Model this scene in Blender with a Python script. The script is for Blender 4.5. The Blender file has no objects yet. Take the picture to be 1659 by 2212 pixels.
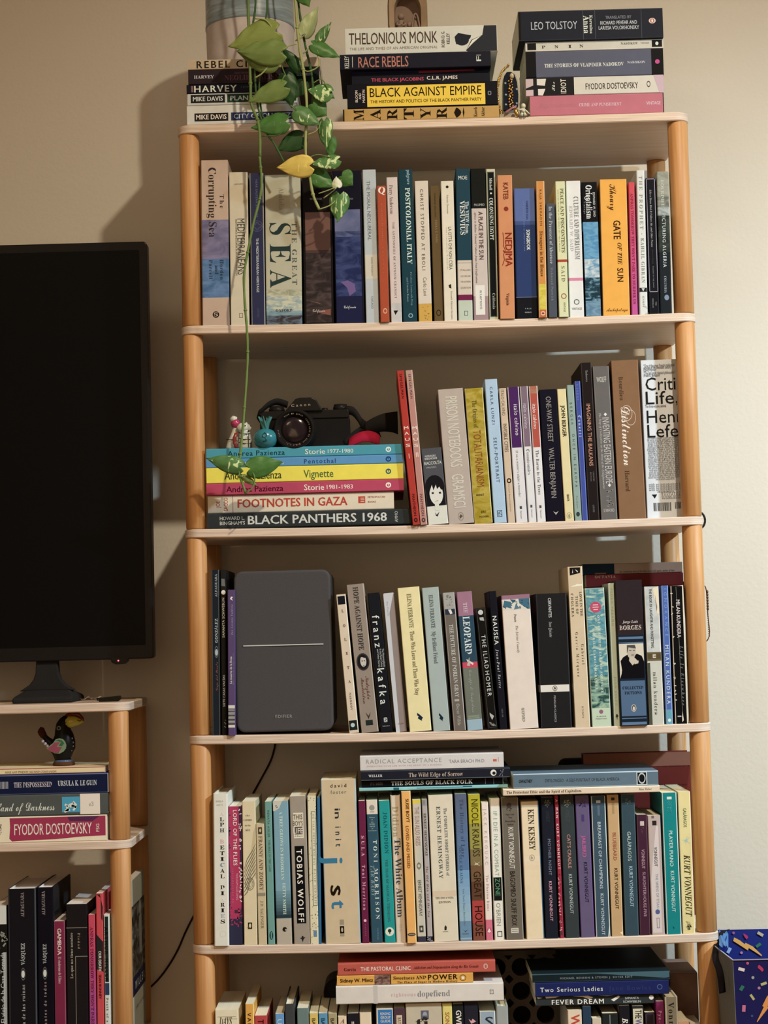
import bpy, bmesh, math, random
from mathutils import Vector, Matrix
random.seed(7)
C = bpy.context.scene.collection
S = bpy.context.scene
# ---------------------------------------------------------------- camera
CAM = (0.31885, -2.77217, -0.79384)
PITCH, YAW, ROLL = 0.06562, 0.00385, 0.02547
FPX = 3914.57
Rz = Matrix.Rotation(YAW, 3, 'Z')
Rx = Matrix.Rotation(PITCH, 3, 'X')
Ry = Matrix(((math.cos(ROLL), 0, math.sin(ROLL)), (0, 1, 0), (-math.sin(ROLL), 0, math.cos(ROLL))))
M = Rz @ Rx @ Ry
cr, cf, cu = M.col[0].copy(), M.col[1].copy(), M.col[2].copy()
cd = bpy.data.cameras.new('camera'); cam = bpy.data.objects.new('camera', cd); C.objects.link(cam)
mw = Matrix((( cr.x, cu.x, -cf.x, CAM[0]), (cr.y, cu.y, -cf.y, CAM[1]), (cr.z, cu.z, -cf.z, CAM[2]), (0, 0, 0, 1)))
cam.matrix_world = mw
cd.sensor_fit = 'HORIZONTAL'; cd.sensor_width = 36; cd.lens = FPX / 1659 * 36
cd.clip_start = 0.05; cd.clip_end = 30
S.camera = cam
# ---------------------------------------------------------------- light and exposure
S.view_settings.view_transform = 'Standard'; S.view_settings.look = 'None'
S.view_settings.gamma = 1; S.view_settings.use_curve_mapping = False
S.view_settings.exposure = 0.0
w = bpy.data.worlds.new('room_world'); S.world = w; w.use_nodes = True
w.node_tree.nodes['Background'].inputs[0].default_value = (0.9, 0.8, 0.7, 1)
w.node_tree.nodes['Background'].inputs[1].default_value = 0.05
def area(name, loc, target, size, power, col, shape='DISK'):
    l = bpy.data.lights.new(name, 'AREA'); l.shape = shape; l.size = size; l.energy = power; l.color = col
    o = bpy.data.objects.new(name, l); C.objects.link(o); o.location = loc
    o.rotation_euler = (Vector(target) - Vector(loc)).to_track_quat('-Z', 'Y').to_euler()
    return o
#LIGHTS
def spot(name, loc, target, size, blend, radius, power, col):
    l = bpy.data.lights.new(name, 'SPOT'); l.spot_size = math.radians(size); l.spot_blend = blend; l.shadow_soft_size = radius; l.energy = power; l.color = col
    o = bpy.data.objects.new(name, l); C.objects.link(o); o.location = loc
    o.rotation_euler = (Vector(target) - Vector(loc)).to_track_quat('-Z', 'Y').to_euler(); return o
spot('ceiling_spot', (1.15, -1.75, 1.32), (0.52, 0.1, -1.62), 86, 1.0, 0.04, 205, (1.0, 0.81, 0.57))
spot('side_spot', (2.55, -1.45, 0.60), (1.2, 0.25, -1.80), 90, 1.0, 0.08, 325, (0.76, 0.93, 1.0))
area('rear_fill', (-0.1, -3.1, -0.5), (0.3, 0.2, -0.7), 1.3, 8.5, (1.0, 0.66, 0.38), 'SQUARE')  # added warm fill behind the camera, lifts the shaded wall inside the bays
area('left_fill', (-1.1, -2.9, 1.25), (0.0, 0.2, -0.3), 0.9, 12.0, (1.0, 0.80, 0.54))  # added soft fill, high on the left, to brighten the upper wall there
#ENDLIGHTS
# ---------------------------------------------------------------- projection helpers
def PX(px, py, Y):
    d = cr * ((px - 829.5) / FPX) + cf - cu * ((py - 1106) / FPX)
    t = (Y - CAM[1]) / d.y
    return CAM[0] + d.x * t, CAM[2] + d.z * t
def P3(px, py, Y):
    x, z = PX(px, py, Y); return Vector((x, Y, z))
def PJ(x, y, z):
    v = Vector((x, y, z)) - Vector(CAM)
    b = v.dot(cf); return 829.5 + FPX * v.dot(cr) / b, 1106 - FPX * v.dot(cu) / b
def XAT(px, z, Y):
    k = (px - 829.5) / FPX; a = cr - cf * k
    return CAM[0] - (a.y * (Y - CAM[1]) + a.z * (z - CAM[2])) / a.x
# ---------------------------------------------------------------- materials
def lin(c): return c / 12.92 if c <= 0.04045 else ((c + 0.055) / 1.055) ** 2.4
def hexlin(h):
    h = h.lstrip('#')
    if len(h) == 3: h = ''.join(c * 2 for c in h)
    return [lin(int(h[i:i + 2], 16) / 255) for i in (0, 2, 4)]
# white-card reading of the lamps on the spines: the colours seen in the photograph are divided by it to get paint colours
ILY = [100, 530, 1000, 1420, 1880, 2170]
ILX = [60, 480, 760, 1040, 1320, 1440]
ILG =  [[[0.49, 0.34, 0.22], [0.72, 0.53, 0.35], [0.88, 0.67, 0.45], [1.03, 0.8, 0.56], [1.16, 0.94, 0.69], [1.21, 0.99, 0.75]], [[0.73, 0.54, 0.37], [0.86, 0.68, 0.49], [1.01, 0.81, 0.6], [1.14, 0.95, 0.73], [1.26, 1.08, 0.87], [1.31, 1.14, 0.93]], [[0.76, 0.6, 0.44], [0.89, 0.72, 0.55], [1.01, 0.84, 0.66], [1.13, 0.97, 0.78], [1.23, 1.09, 0.91], [1.27, 1.15, 0.97]], [[0.76, 0.6, 0.45], [0.86, 0.71, 0.55], [0.96, 0.8, 0.64], [1.05, 0.9, 0.74], [1.12, 1.01, 0.85], [1.15, 1.05, 0.91]], [[0.75, 0.6, 0.46], [0.82, 0.68, 0.55], [0.88, 0.74, 0.6], [0.93, 0.8, 0.66], [0.98, 0.87, 0.73], [0.99, 0.89, 0.77]], [[0.72, 0.57, 0.43], [0.82, 0.69, 0.56], [0.85, 0.72, 0.57], [0.88, 0.75, 0.6], [0.9, 0.78, 0.64], [0.9, 0.79, 0.66]]]
def illum(p):
    x, y = p if isinstance(p, tuple) else (p, 1000)
    def loc(v, ax):
        v = max(ax[0], min(ax[-1], v))
        for i in range(len(ax) - 1):
            if v <= ax[i + 1]: return i, (v - ax[i]) / (ax[i + 1] - ax[i])
    i, u = loc(y, ILY); j, t = loc(x, ILX)
    return tuple((ILG[i][j][k] * (1 - t) + ILG[i][j + 1][k] * t) * (1 - u) + (ILG[i + 1][j][k] * (1 - t) + ILG[i + 1][j + 1][k] * t) * u for k in range(3))
def seen(h):        # reading of the photograph's colour, slightly softened
    h = h.lstrip('#'); v = [int(h[i:i + 2], 16) for i in (0, 2, 4)]
    L = .3 * v[0] + .59 * v[1] + .11 * v[2]
    return [lin(min(1, ((L + (x - L) * .84) * 1.05 + 5) / 255)) for x in v]
def alb(h, px=None):
    if px is None: c = hexlin(h)
    else:
        c = seen(h if len(h) > 4 else '#' + ''.join(q * 2 for q in h[1:]))
        il = illum(px); c = [max(.003, min(.86, (a - .009) / b)) for a, b in zip(c, il)]
    return tuple(round(x, 2) if x > .1 else round(x, 3) for x in c)
MATS = {}
def nodes(m):
    nt = m.node_tree; b = nt.nodes['Principled BSDF']; return nt, b
def mat(col, kind='card'):
    key = (col, kind)
    if key in MATS: return MATS[key]
    m = bpy.data.materials.new(kind); m.use_nodes = True; nt, b = nodes(m)
    N = nt.nodes.new; L = nt.links.new
    rough = {'card': .5, 'ink': .5, 'paper': .9, 'gloss': .15, 'matte': .8, 'metal': .3, 'cloth': .95, 'plastic': .35, 'emit': .5, 'raw': .75, 'lacquer': .22}[kind]
    b.inputs['Roughness'].default_value = rough
    b.inputs['Base Color'].default_value = (*col, 1)
    if kind in ('card', 'ink', 'matte', 'cloth', 'plastic', 'paper', 'raw'): b.inputs['Specular IOR Level'].default_value = .08
    if kind == 'metal': b.inputs['Metallic'].default_value = 1
    if kind == 'emit':
        b.inputs['Emission Color'].default_value = (*col, 1); b.inputs['Emission Strength'].default_value = 6
    if kind in ('card', 'matte', 'cloth', 'raw', 'plastic'):
        tc = N('ShaderNodeTexCoord'); nz = N('ShaderNodeTexNoise'); L(tc.outputs['Object'], nz.inputs['Vector'])
        sc, amt, bump = {'card': (55, .10, .03), 'matte': (40, .12, .15), 'cloth': (900, .25, .4), 'raw': (60, .18, .3), 'plastic': (700, .08, .12)}[kind]
        nz.inputs['Scale'].default_value = sc; nz.inputs['Detail'].default_value = 6
        mx = N('ShaderNodeMix'); mx.data_type = 'RGBA'
        mx.inputs['A'].default_value = (*[x * (1 - amt) for x in col], 1); mx.inputs['B'].default_value = (*[min(1, x * (1 + amt) + amt * .004) for x in col], 1)
        L(nz.outputs['Fac'], mx.inputs['Factor']); L(mx.outputs['Result'], b.inputs['Base Color'])
        bp = N('ShaderNodeBump'); bp.inputs['Strength'].default_value = bump; bp.inputs['Distance'].default_value = .001
        L(nz.outputs['Fac'], bp.inputs['Height']); L(bp.outputs['Normal'], b.inputs['Normal'])
    if kind == 'paper':      # stacked page edges: fine streaks along the leaves
        tc = N('ShaderNodeTexCoord'); mp = N('ShaderNodeMapping'); mp.inputs['Scale'].default_value = (1800, 3, 1800)
        nz = N('ShaderNodeTexNoise'); nz.inputs['Scale'].default_value = 1; nz.inputs['Detail'].default_value = 3
        L(tc.outputs['Object'], mp.inputs['Vector']); L(mp.outputs['Vector'], nz.inputs['Vector'])
        mx = N('ShaderNodeMix'); mx.data_type = 'RGBA'
        mx.inputs['A'].default_value = (*[x * .72 for x in col], 1); mx.inputs['B'].default_value = (*[min(1, x * 1.15) for x in col], 1)
        L(nz.outputs['Fac'], mx.inputs['Factor']); L(mx.outputs['Result'], b.inputs['Base Color'])
    MATS[key] = m; return m
def paint(c1, c2, c3=None, scale=30, stretch=(1, 1, 2.2), kind='paint'):
    key = (c1, c2, c3, scale, stretch)
    if key in MATS: return MATS[key]
    m = bpy.data.materials.new(kind); m.use_nodes = True; nt, b = nodes(m); N = nt.nodes.new; L = nt.links.new
    tc = N('ShaderNodeTexCoord'); mp = N('ShaderNodeMapping'); mp.inputs['Scale'].default_value = stretch
    nz = N('ShaderNodeTexNoise'); nz.inputs['Scale'].default_value = scale; nz.inputs['Detail'].default_value = 5; nz.inputs['Distortion'].default_value = 1.2
    L(tc.outputs['Object'], mp.inputs['Vector']); L(mp.outputs['Vector'], nz.inputs['Vector'])
    cr_ = N('ShaderNodeValToRGB'); e = cr_.color_ramp.elements
    e[0].position = .38; e[0].color = (*c1, 1); e[1].position = .62; e[1].color = (*c2, 1)
    if c3: x = e.new(.5); x.color = (*c3, 1)
    L(nz.outputs['Fac'], cr_.inputs['Fac']); L(cr_.outputs['Color'], b.inputs['Base Color'])
    b.inputs['Roughness'].default_value = .45; b.inputs['Specular IOR Level'].default_value = .08
    MATS[key] = m; return m
def wood_mat(name, c1, c2, stretch=(60, 60, 2.5), rough=.5):
    m = bpy.data.materials.new(name); m.use_nodes = True; nt, b = nodes(m); N = nt.nodes.new; L = nt.links.new
    tc = N('ShaderNodeTexCoord'); mp = N('ShaderNodeMapping'); mp.inputs['Scale'].default_value = stretch
    nz = N('ShaderNodeTexNoise'); nz.inputs['Scale'].default_value = 2.2; nz.inputs['Detail'].default_value = 8; nz.inputs['Distortion'].default_value = .6
    L(tc.outputs['Object'], mp.inputs['Vector']); L(mp.outputs['Vector'], nz.inputs['Vector'])
    r = N('ShaderNodeValToRGB'); e = r.color_ramp.elements
    e[0].position = .3; e[0].color = (*c1, 1); e[1].position = .72; e[1].color = (*c2, 1)
    L(nz.outputs['Fac'], r.inputs['Fac']); L(r.outputs['Color'], b.inputs['Base Color'])
    bp = N('ShaderNodeBump'); bp.inputs['Strength'].default_value = .12; bp.inputs['Distance'].default_value = .001
    L(nz.outputs['Fac'], bp.inputs['Height']); L(bp.outputs['Normal'], b.inputs['Normal'])
    b.inputs['Roughness'].default_value = rough
    return m
BEECH = wood_mat('beech', (.44, .215, .078), (.61, .345, .145))
BIRCH = wood_mat('birch', (.55, .42, .33), (.66, .52, .42), (3, 40, 40), .5)
def ply_mat():
    m = wood_mat('ply_edge', (.52, .42, .36), (.84, .75, .67), (5, 5, 420), .6); return m
PLY = ply_mat()
def wall_mat(ca, cb):
    m = bpy.data.materials.new('wall_paint'); m.use_nodes = True; nt, b = nodes(m); N = nt.nodes.new; L = nt.links.new
    tc = N('ShaderNodeTexCoord'); nz = N('ShaderNodeTexNoise'); nz.inputs['Scale'].default_value = 130; nz.inputs['Detail'].default_value = 5
    L(tc.outputs['Object'], nz.inputs['Vector'])
    n2 = N('ShaderNodeTexNoise'); n2.inputs['Scale'].default_value = 2; L(tc.outputs['Object'], n2.inputs['Vector'])
    mx = N('ShaderNodeMix'); mx.data_type = 'RGBA'; mx.inputs['A'].default_value = (*ca, 1); mx.inputs['B'].default_value = (*cb, 1)
    L(n2.outputs['Fac'], mx.inputs['Factor']); L(mx.outputs['Result'], b.inputs['Base Color'])
    bp = N('ShaderNodeBump'); bp.inputs['Strength'].default_value = .25; bp.inputs['Distance'].default_value = .002
    L(nz.outputs['Fac'], bp.inputs['Height']); L(bp.outputs['Normal'], b.inputs['Normal'])
    b.inputs['Roughness'].default_value = .85
    return m
WALL = wall_mat((.63, .62, .57), (.69, .68, .63)); ROOM = wall_mat((.66, .52, .40), (.70, .56, .44))
# ---------------------------------------------------------------- mesh builder
class MB:
    def __init__(s): s.v = []; s.f = []; s.m = []; s.mats = []; s.smooth = []
    def mi(s, m):
        if m not in s.mats: s.mats.append(m)
        return s.mats.index(m)
    def add(s, vs, fs, m, T=None, smooth=False):
        o = len(s.v); k = s.mi(m)
        s.v += [tuple(T @ Vector(v)) if T else tuple(v) for v in vs]
        for f in fs: s.f.append([i + o for i in f]); s.m.append(k); s.smooth.append(smooth)
    def box(s, c, d, m, T=None):
        x, y, z = [k / 2 for k in d]
        vs = [(c[0] + a * x, c[1] + b * y, c[2] + e * z) for e in (-1, 1) for b in (-1, 1) for a in (-1, 1)]
        s.add(vs, [(0, 2, 3, 1), (4, 5, 7, 6), (0, 1, 5, 4), (2, 6, 7, 3), (0, 4, 6, 2), (1, 3, 7, 5)], m, T)
    def prism(s, pts, y0, y1, m, T=None, smooth=False, capm=None):      # outline in x,z extruded in y
        n = len(pts)
        vs = [(p[0], y0, p[1]) for p in pts] + [(p[0], y1, p[1]) for p in pts]
        s.add(vs, [(i, (i + 1) % n, (i + 1) % n + n, i + n) for i in range(n)], m, T, smooth)
        s.add(vs, [tuple(range(n))[::-1], tuple(range(n, 2 * n))], capm or m, T)
    def lathe(s, prof, m, T=None, n=24, smooth=True, a0=0, a1=2 * math.pi):
        full = abs(a1 - a0 - 2 * math.pi) < 1e-6; k = n if full else n + 1
        vs = [(r * math.cos(a0 + (a1 - a0) * j / n), r * math.sin(a0 + (a1 - a0) * j / n), z) for (r, z) in prof for j in range(k)]
        fs = []
        for i in range(len(prof) - 1):
            for j in range(n):
                j2 = (j + 1) % k
                fs.append((i * k + j, i * k + j2, (i + 1) * k + j2, (i + 1) * k + j))
        s.add(vs, fs, m, T, smooth)
    def tube(s, path, r, m, n=8, smooth=True, T=None):
        path = [Vector(p) for p in path]; k = len(path)
        rs = r if isinstance(r, (list, tuple)) else [r] * k
        vs = []; up = Vector((0, 1, 0))
        for i, p in enumerate(path):
            t = (path[min(i + 1, k - 1)] - path[max(i - 1, 0)]).normalized()
            a = t.cross(up)
            if a.length < .1: a = t.cross(Vector((1, 0, 0)))
            a.normalize(); b = t.cross(a)
            for j in range(n):
                q = 2 * math.pi * j / n; vs.append(p + (a * math.cos(q) + b * math.sin(q)) * rs[i])
        fs = [(i * n + j, i * n + (j + 1) % n, (i + 1) * n + (j + 1) % n, (i + 1) * n + j) for i in range(k - 1) for j in range(n)]
        fs += [tuple(range(n))[::-1], tuple((k - 1) * n + j for j in range(n))]
        s.add(vs, fs, m, T, smooth)
    def ball(s, c, r, m, n=12, T=None):
        rr = r if isinstance(r, (list, tuple)) else (r, r, r); k = n // 2 + 2
        prof = [(max(1e-5, math.sin(math.pi * i / k)), -math.cos(math.pi * i / k)) for i in range(k + 1)]
        X = Matrix.Translation(c) @ Matrix.Diagonal((*rr, 1))
        s.lathe(prof, m, (T @ X) if T else X, n)
    def ribbon(s, path, widths, th, m):      # path points + width vectors
        vs = []; n = len(path)
        for i, (p, w_) in enumerate(zip(path, widths)):
            p = Vector(p); w_ = Vector(w_); t = (Vector(path[min(i + 1, n - 1)]) - Vector(path[max(i - 1, 0)])).normalized()
            nn = t.cross(w_).normalized() * th / 2
            vs += [p - w_ / 2 - nn, p + w_ / 2 - nn, p + w_ / 2 + nn, p - w_ / 2 + nn]
        fs = [(i * 4 + j, i * 4 + (j + 1) % 4, i * 4 + 4 + (j + 1) % 4, i * 4 + 4 + j) for i in range(n - 1) for j in range(4)]
        fs += [(3, 2, 1, 0), (n * 4 - 4, n * 4 - 3, n * 4 - 2, n * 4 - 1)]
        s.add(vs, fs, m, None, True)
    def build(s, name, parent=None, loc=None, bevel=0, seg=2, rot=None):
        me = bpy.data.meshes.new(name); me.from_pydata(s.v, [], s.f)
        for m in s.mats: me.materials.append(m)
        me.polygons.foreach_set('material_index', s.m); me.polygons.foreach_set('use_smooth', s.smooth)
        me.update()
        if bevel:
            bm = bmesh.new(); bm.from_mesh(me); bmesh.ops.remove_doubles(bm, verts=bm.verts, dist=1e-6)
            bmesh.ops.recalc_face_normals(bm, faces=bm.faces)
            es = [e for e in bm.edges if len(e.link_faces) == 2 and e.calc_face_angle(0) > .6]
            bmesh.ops.bevel(bm, geom=es, offset=bevel, segments=seg, profile=.5, affect='EDGES', clamp_overlap=True)
            bm.to_mesh(me); bm.free()
        else:
            bm = bmesh.new(); bm.from_mesh(me); bmesh.ops.recalc_face_normals(bm, faces=bm.faces); bm.to_mesh(me); bm.free()
        o = bpy.data.objects.new(name, me); C.objects.link(o)
        if parent: o.parent = parent
        if loc: o.location = loc
        if rot: o.rotation_euler = rot
        return o
def thing(name, label, cat, loc=(0, 0, 0), group=None, rot=None):
    o = bpy.data.objects.new(name, None); o.empty_display_size = .02; C.objects.link(o); o.location = loc
    if rot: o.rotation_euler = rot
    o['label'] = label; o['category'] = cat
    if group: o['group'] = group
    return o
def rrect(x0, x1, z0, z1, r, n=5):
    out = []
    for (cx, cz, a) in ((x1 - r, z0 + r, -90), (x1 - r, z1 - r, 0), (x0 + r, z1 - r, 90), (x0 + r, z0 + r, 180)):
        for i in range(n + 1):
            q = math.radians(a + 90 * i / n); out.append((cx + r * math.cos(q), cz + r * math.sin(q)))
    return out
def ell(cx, cz, rx, rz, n=24): return [(cx + rx * math.cos(2 * math.pi * i / n), cz + rz * math.sin(2 * math.pi * i / n)) for i in range(n)]
# ---------------------------------------------------------------- lettering engine (flat print)
def styled(t, st):
    base = {'s': (0x1D400, 0x1D41A, 0x1D7CE), 'r': (0x1D400, 0x1D41A, 0x1D7CE), 'i': (0x1D468, 0x1D482, 0x1D7CE), 'j': (0x1D468, 0x1D482, 0x1D7CE),
            'c': (0x1D4D0, 0x1D4EA, None), 'm': (0x1D400, 0x1D41A, 0x1D7CE)}.get(st)
    if not base: return t
    out = ''
    for ch in t:
        o = ord(ch)
        if 65 <= o <= 90: out += chr(base[0] + o - 65)
        elif 97 <= o <= 122: out += chr(base[1] + o - 97)
        elif 48 <= o <= 57 and base[2]: out += chr(base[2] + o - 48)
        else: out += ch
    return out
OFF = {'r': -.007, 'm': -.010, 'i': -.006}
BOLD = {'b': ((-.008, 0), (.008, 0)), 'x': ((-.022, -.006), (0, .008), (.022, -.006), (0, -.008))}
TEXTS = {}      # (string, style) -> curve object
JOBS = []       # (root, name, list of (key, matrix4, material))
def tkey(t, st, sp=1.0):
    k = (t, st, sp)
    if k not in TEXTS:
        c = bpy.data.curves.new('lettering', 'FONT'); c.body = styled(t, st); c.size = 1; c.space_character = sp
        c.resolution_u = 2 if st in ('n', 'b', 'x', 't') else 1
        c.offset = OFF.get(st, 0); c.align_x = 'LEFT'
        o = bpy.data.objects.new('lettering', c); C.objects.link(o); TEXTS[k] = o
    return k
def letter(root, items, name='lettering'):   # items: (text, style, (cx, y, cz), xdir, zdir, length, cap, mat, center)
    JOBS.append((root, name, items))
def flush_text():
    geo = {}
    def measure():
        bpy.context.view_layer.update(); dg = bpy.context.evaluated_depsgraph_get()
        for k, o in TEXTS.items():
            if k in geo: continue
            me = bpy.data.meshes.new_from_object(o.evaluated_get(dg))
            vs = [v.co.copy() for v in me.vertices]; fs = [tuple(p.vertices) for p in me.polygons]
            x0, x1 = (min(v.x for v in vs), max(v.x for v in vs)) if vs else (0, 1)
            geo[k] = (vs, fs, x0, x1); bpy.data.meshes.remove(me)
    measure()
    for root, name, items in JOBS:      # letters set wider apart instead of stretched
        for i, it in enumerate(items):
            k, length, cap = it[0], it[4], it[5]
            if len(k[0]) < 3: continue
            ratio = length / max(1e-5, (geo[k][3] - geo[k][2]) * cap / .69)
            if ratio > 1.15: items[i] = (tkey(k[0], k[1], round(1 + (ratio - 1) * .85, 1)),) + tuple(it[1:])
    measure()
    for o in list(TEXTS.values()):
        c = o.data; bpy.data.objects.remove(o); bpy.data.curves.remove(c)
    for root, name, items in JOBS:
        mb = MB()
        for (k, ctr, xd, zd, length, cap, m) in items:
            vs, fs, x0, x1 = geo[k]
            if not vs: continue
            sx = length / max(1e-4, x1 - x0); sz = cap / .69
            xd = Vector(xd); zd = Vector(zd); ctr = Vector(ctr)
            nn = xd.cross(zd).normalized() * .00003
            for q, (ox, oz) in enumerate(BOLD.get(k[1], ((0, 0),))):
                mb.add([ctr + nn * q + xd * ((v.x + ox - (x0 + x1) / 2) * sx) + zd * ((v.y + oz - .345) * sz) for v in vs], fs, m)
        if mb.v:
            me = bpy.data.meshes.new(name); me.from_pydata(mb.v, [], mb.f)
            for m in mb.mats: me.materials.append(m)
            me.polygons.foreach_set('material_index', mb.m); me.update()
            o = bpy.data.objects.new(name, me); C.objects.link(o); o.parent = root
# ---------------------------------------------------------------- shelf dimensions
W_, H_, TB, PR, PI_, DD = 0.80, 0.31511, 0.0134, 0.01559, 0.01807, 0.26689
WALLY = 0.292; FLOOR = -1.76; CEIL = 1.45
ZP = [-k * H_ for k in range(6)]
struct_i = [0]
def struct(name, mb_, **k):
    o = mb_.build(name, **k); o['kind'] = 'structure'; return o
X0, X1, Y0 = -1.9, 2.9, -3.4
b = MB(); b.box(((X0 + X1) / 2, WALLY + .05, (FLOOR + CEIL) / 2), (X1 - X0, .1, CEIL - FLOOR), WALL); struct('wall_back', b)
b = MB(); b.box((X0 - .05, (Y0 + WALLY) / 2, (FLOOR + CEIL) / 2), (.1, WALLY - Y0, CEIL - FLOOR), ROOM); struct('wall_left', b)
b = MB(); b.box((X1 + .05, (Y0 + WALLY) / 2, (FLOOR + CEIL) / 2), (.1, WALLY - Y0, CEIL - FLOOR), ROOM); struct('wall_right', b)
b = MB(); b.box(((X0 + X1) / 2, Y0 - .05, (FLOOR + CEIL) / 2), (X1 - X0, .1, CEIL - FLOOR), ROOM); struct('wall_front', b)
b = MB(); b.box(((X0 + X1) / 2, (Y0 + WALLY) / 2, CEIL + .05), (X1 - X0, WALLY - Y0, .1), ROOM); struct('ceiling', b)
FLM = wood_mat('oak_floor', (.30, .17, .08), (.42, .26, .13), (2, 30, 30), .4)
b = MB(); b.box(((X0 + X1) / 2, (Y0 + WALLY) / 2, FLOOR - .05), (X1 - X0, WALLY - Y0, .1), FLM); struct('floor', b)
b = MB(); b.box(((X0 + X1) / 2, WALLY - .006, FLOOR + .04), (X1 - X0 - .002, .012, .08), mat((.75, .72, .66), 'matte')); struct('baseboard_back', b, bevel=.003)
# ---------------------------------------------------------------- shelving units
SAGS = [.0016, .0034, .0032, .0030, .0036, .003]      # how far each loaded board bows down in its middle
def SG(k, x): u = max(0, min(1, x / W_)); return SAGS[k] * 4 * u * (1 - u)
def board(parent, x0, x1, d, z, r=.024, sag=0):
    arc = [(x0 + r - r * math.cos(q), r - r * math.sin(q)) for q in [math.pi / 2 * i / 8 for i in range(9)]]      # left front corner: (x, y)
    xs = [a for a, _ in arc] + [x0 + r + (x1 - x0 - 2 * r) * i / 24 for i in range(1, 24)] + [x1 - (a - x0) for a, _ in arc[::-1]]
    yf = [c for _, c in arc] + [0] * 23 + [c for _, c in arc[::-1]]
    n = len(xs); e = .0014; b = MB()
    def bend(x): u = (x - x0) / (x1 - x0); return sag * 4 * u * (1 - u)
    def loop(off, zz):
        f = []; xm = (x0 + x1) / 2
        for x, y in zip(xs, yf): f.append((x + (off if x < xm else -off if x > xm else 0) * (1 if y > .0001 else 0), min(d / 2, y + off)))
        pts = [(x, y, zz - bend(x)) for x, y in f] + [(x, d - y, zz - bend(x)) for x, y in f[::-1]]
        return pts
    N2 = 2 * n
    A, B_, C_, D_ = loop(e, 0), loop(0, e), loop(0, TB - e), loop(e, TB)
    for lo, hi in ((A, B_), (B_, C_), (C_, D_)):
        b.add(lo + hi, [(i, (i + 1) % N2, (i + 1) % N2 + N2, i + N2) for i in range(N2)], PLY, None, True)
    for L_, m in ((A, BIRCH), (D_, BIRCH)):
        b.add(L_, [(i, i + 1, N2 - 2 - i, N2 - 1 - i) for i in range(n - 1)], m)
    return b.build('shelf_board', parent, (0, 0, z - TB))
def posts(parent, xs, ys, z1, z0):
    for x in xs:
        for y in ys:
            b = MB(); h = z1 - z0; r = PR
            b.lathe([(0.0001, 0), (r - .0015, 0), (r, .002), (r, h - .002), (r - .0015, h), (.0001, h)], BEECH, None, 28)
            b.build('post', parent, (x, y, z0), rot=(0, 0, random.random() * 6))
shelf = thing('shelving_unit', 'tall open shelving unit of pale plywood boards on round beech posts, full of books', 'bookshelf', (0, 0, FLOOR))
inv = Matrix.Translation((0, 0, -FLOOR))
for k in range(6): o = board(shelf, 0, W_, DD, ZP[k], sag=SAGS[k]); o.location.z -= FLOOR
for k in range(5):
    posts(shelf, (PI_, W_ - PI_), (PI_, DD - PI_), ZP[k] - TB - FLOOR, ZP[k + 1] - FLOOR)
posts(shelf, (PI_, W_ - PI_), (PI_, DD - PI_), ZP[5] - TB - FLOOR, 0)
# small unit at the left, carrying the television
UD = .235; _, UZ0 = PX(280, 1517, 0); _, UZ1 = PX(285, 1815, 0); UX = PX(286, 1830, .02)[0]
UZ2 = UZ1 - .315; UL = UX - 1.25
unit = thing('low_shelving_unit', 'low shelving unit of plywood boards and beech posts under the television', 'shelf', (0, 0, FLOOR))
for z in (UZ0, UZ1, UZ2): o = board(unit, UL, UX, UD, z); o.location.z -= FLOOR
for a, c in ((UZ0, UZ1), (UZ1, UZ2)): posts(unit, (UL + PI_, UX - PI_), (PI_, UD - PI_), a - TB - FLOOR, c - FLOOR)
posts(unit, (UL + PI_, UX - PI_), (PI_, UD - PI_), UZ2 - TB - FLOOR, 0)
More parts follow.
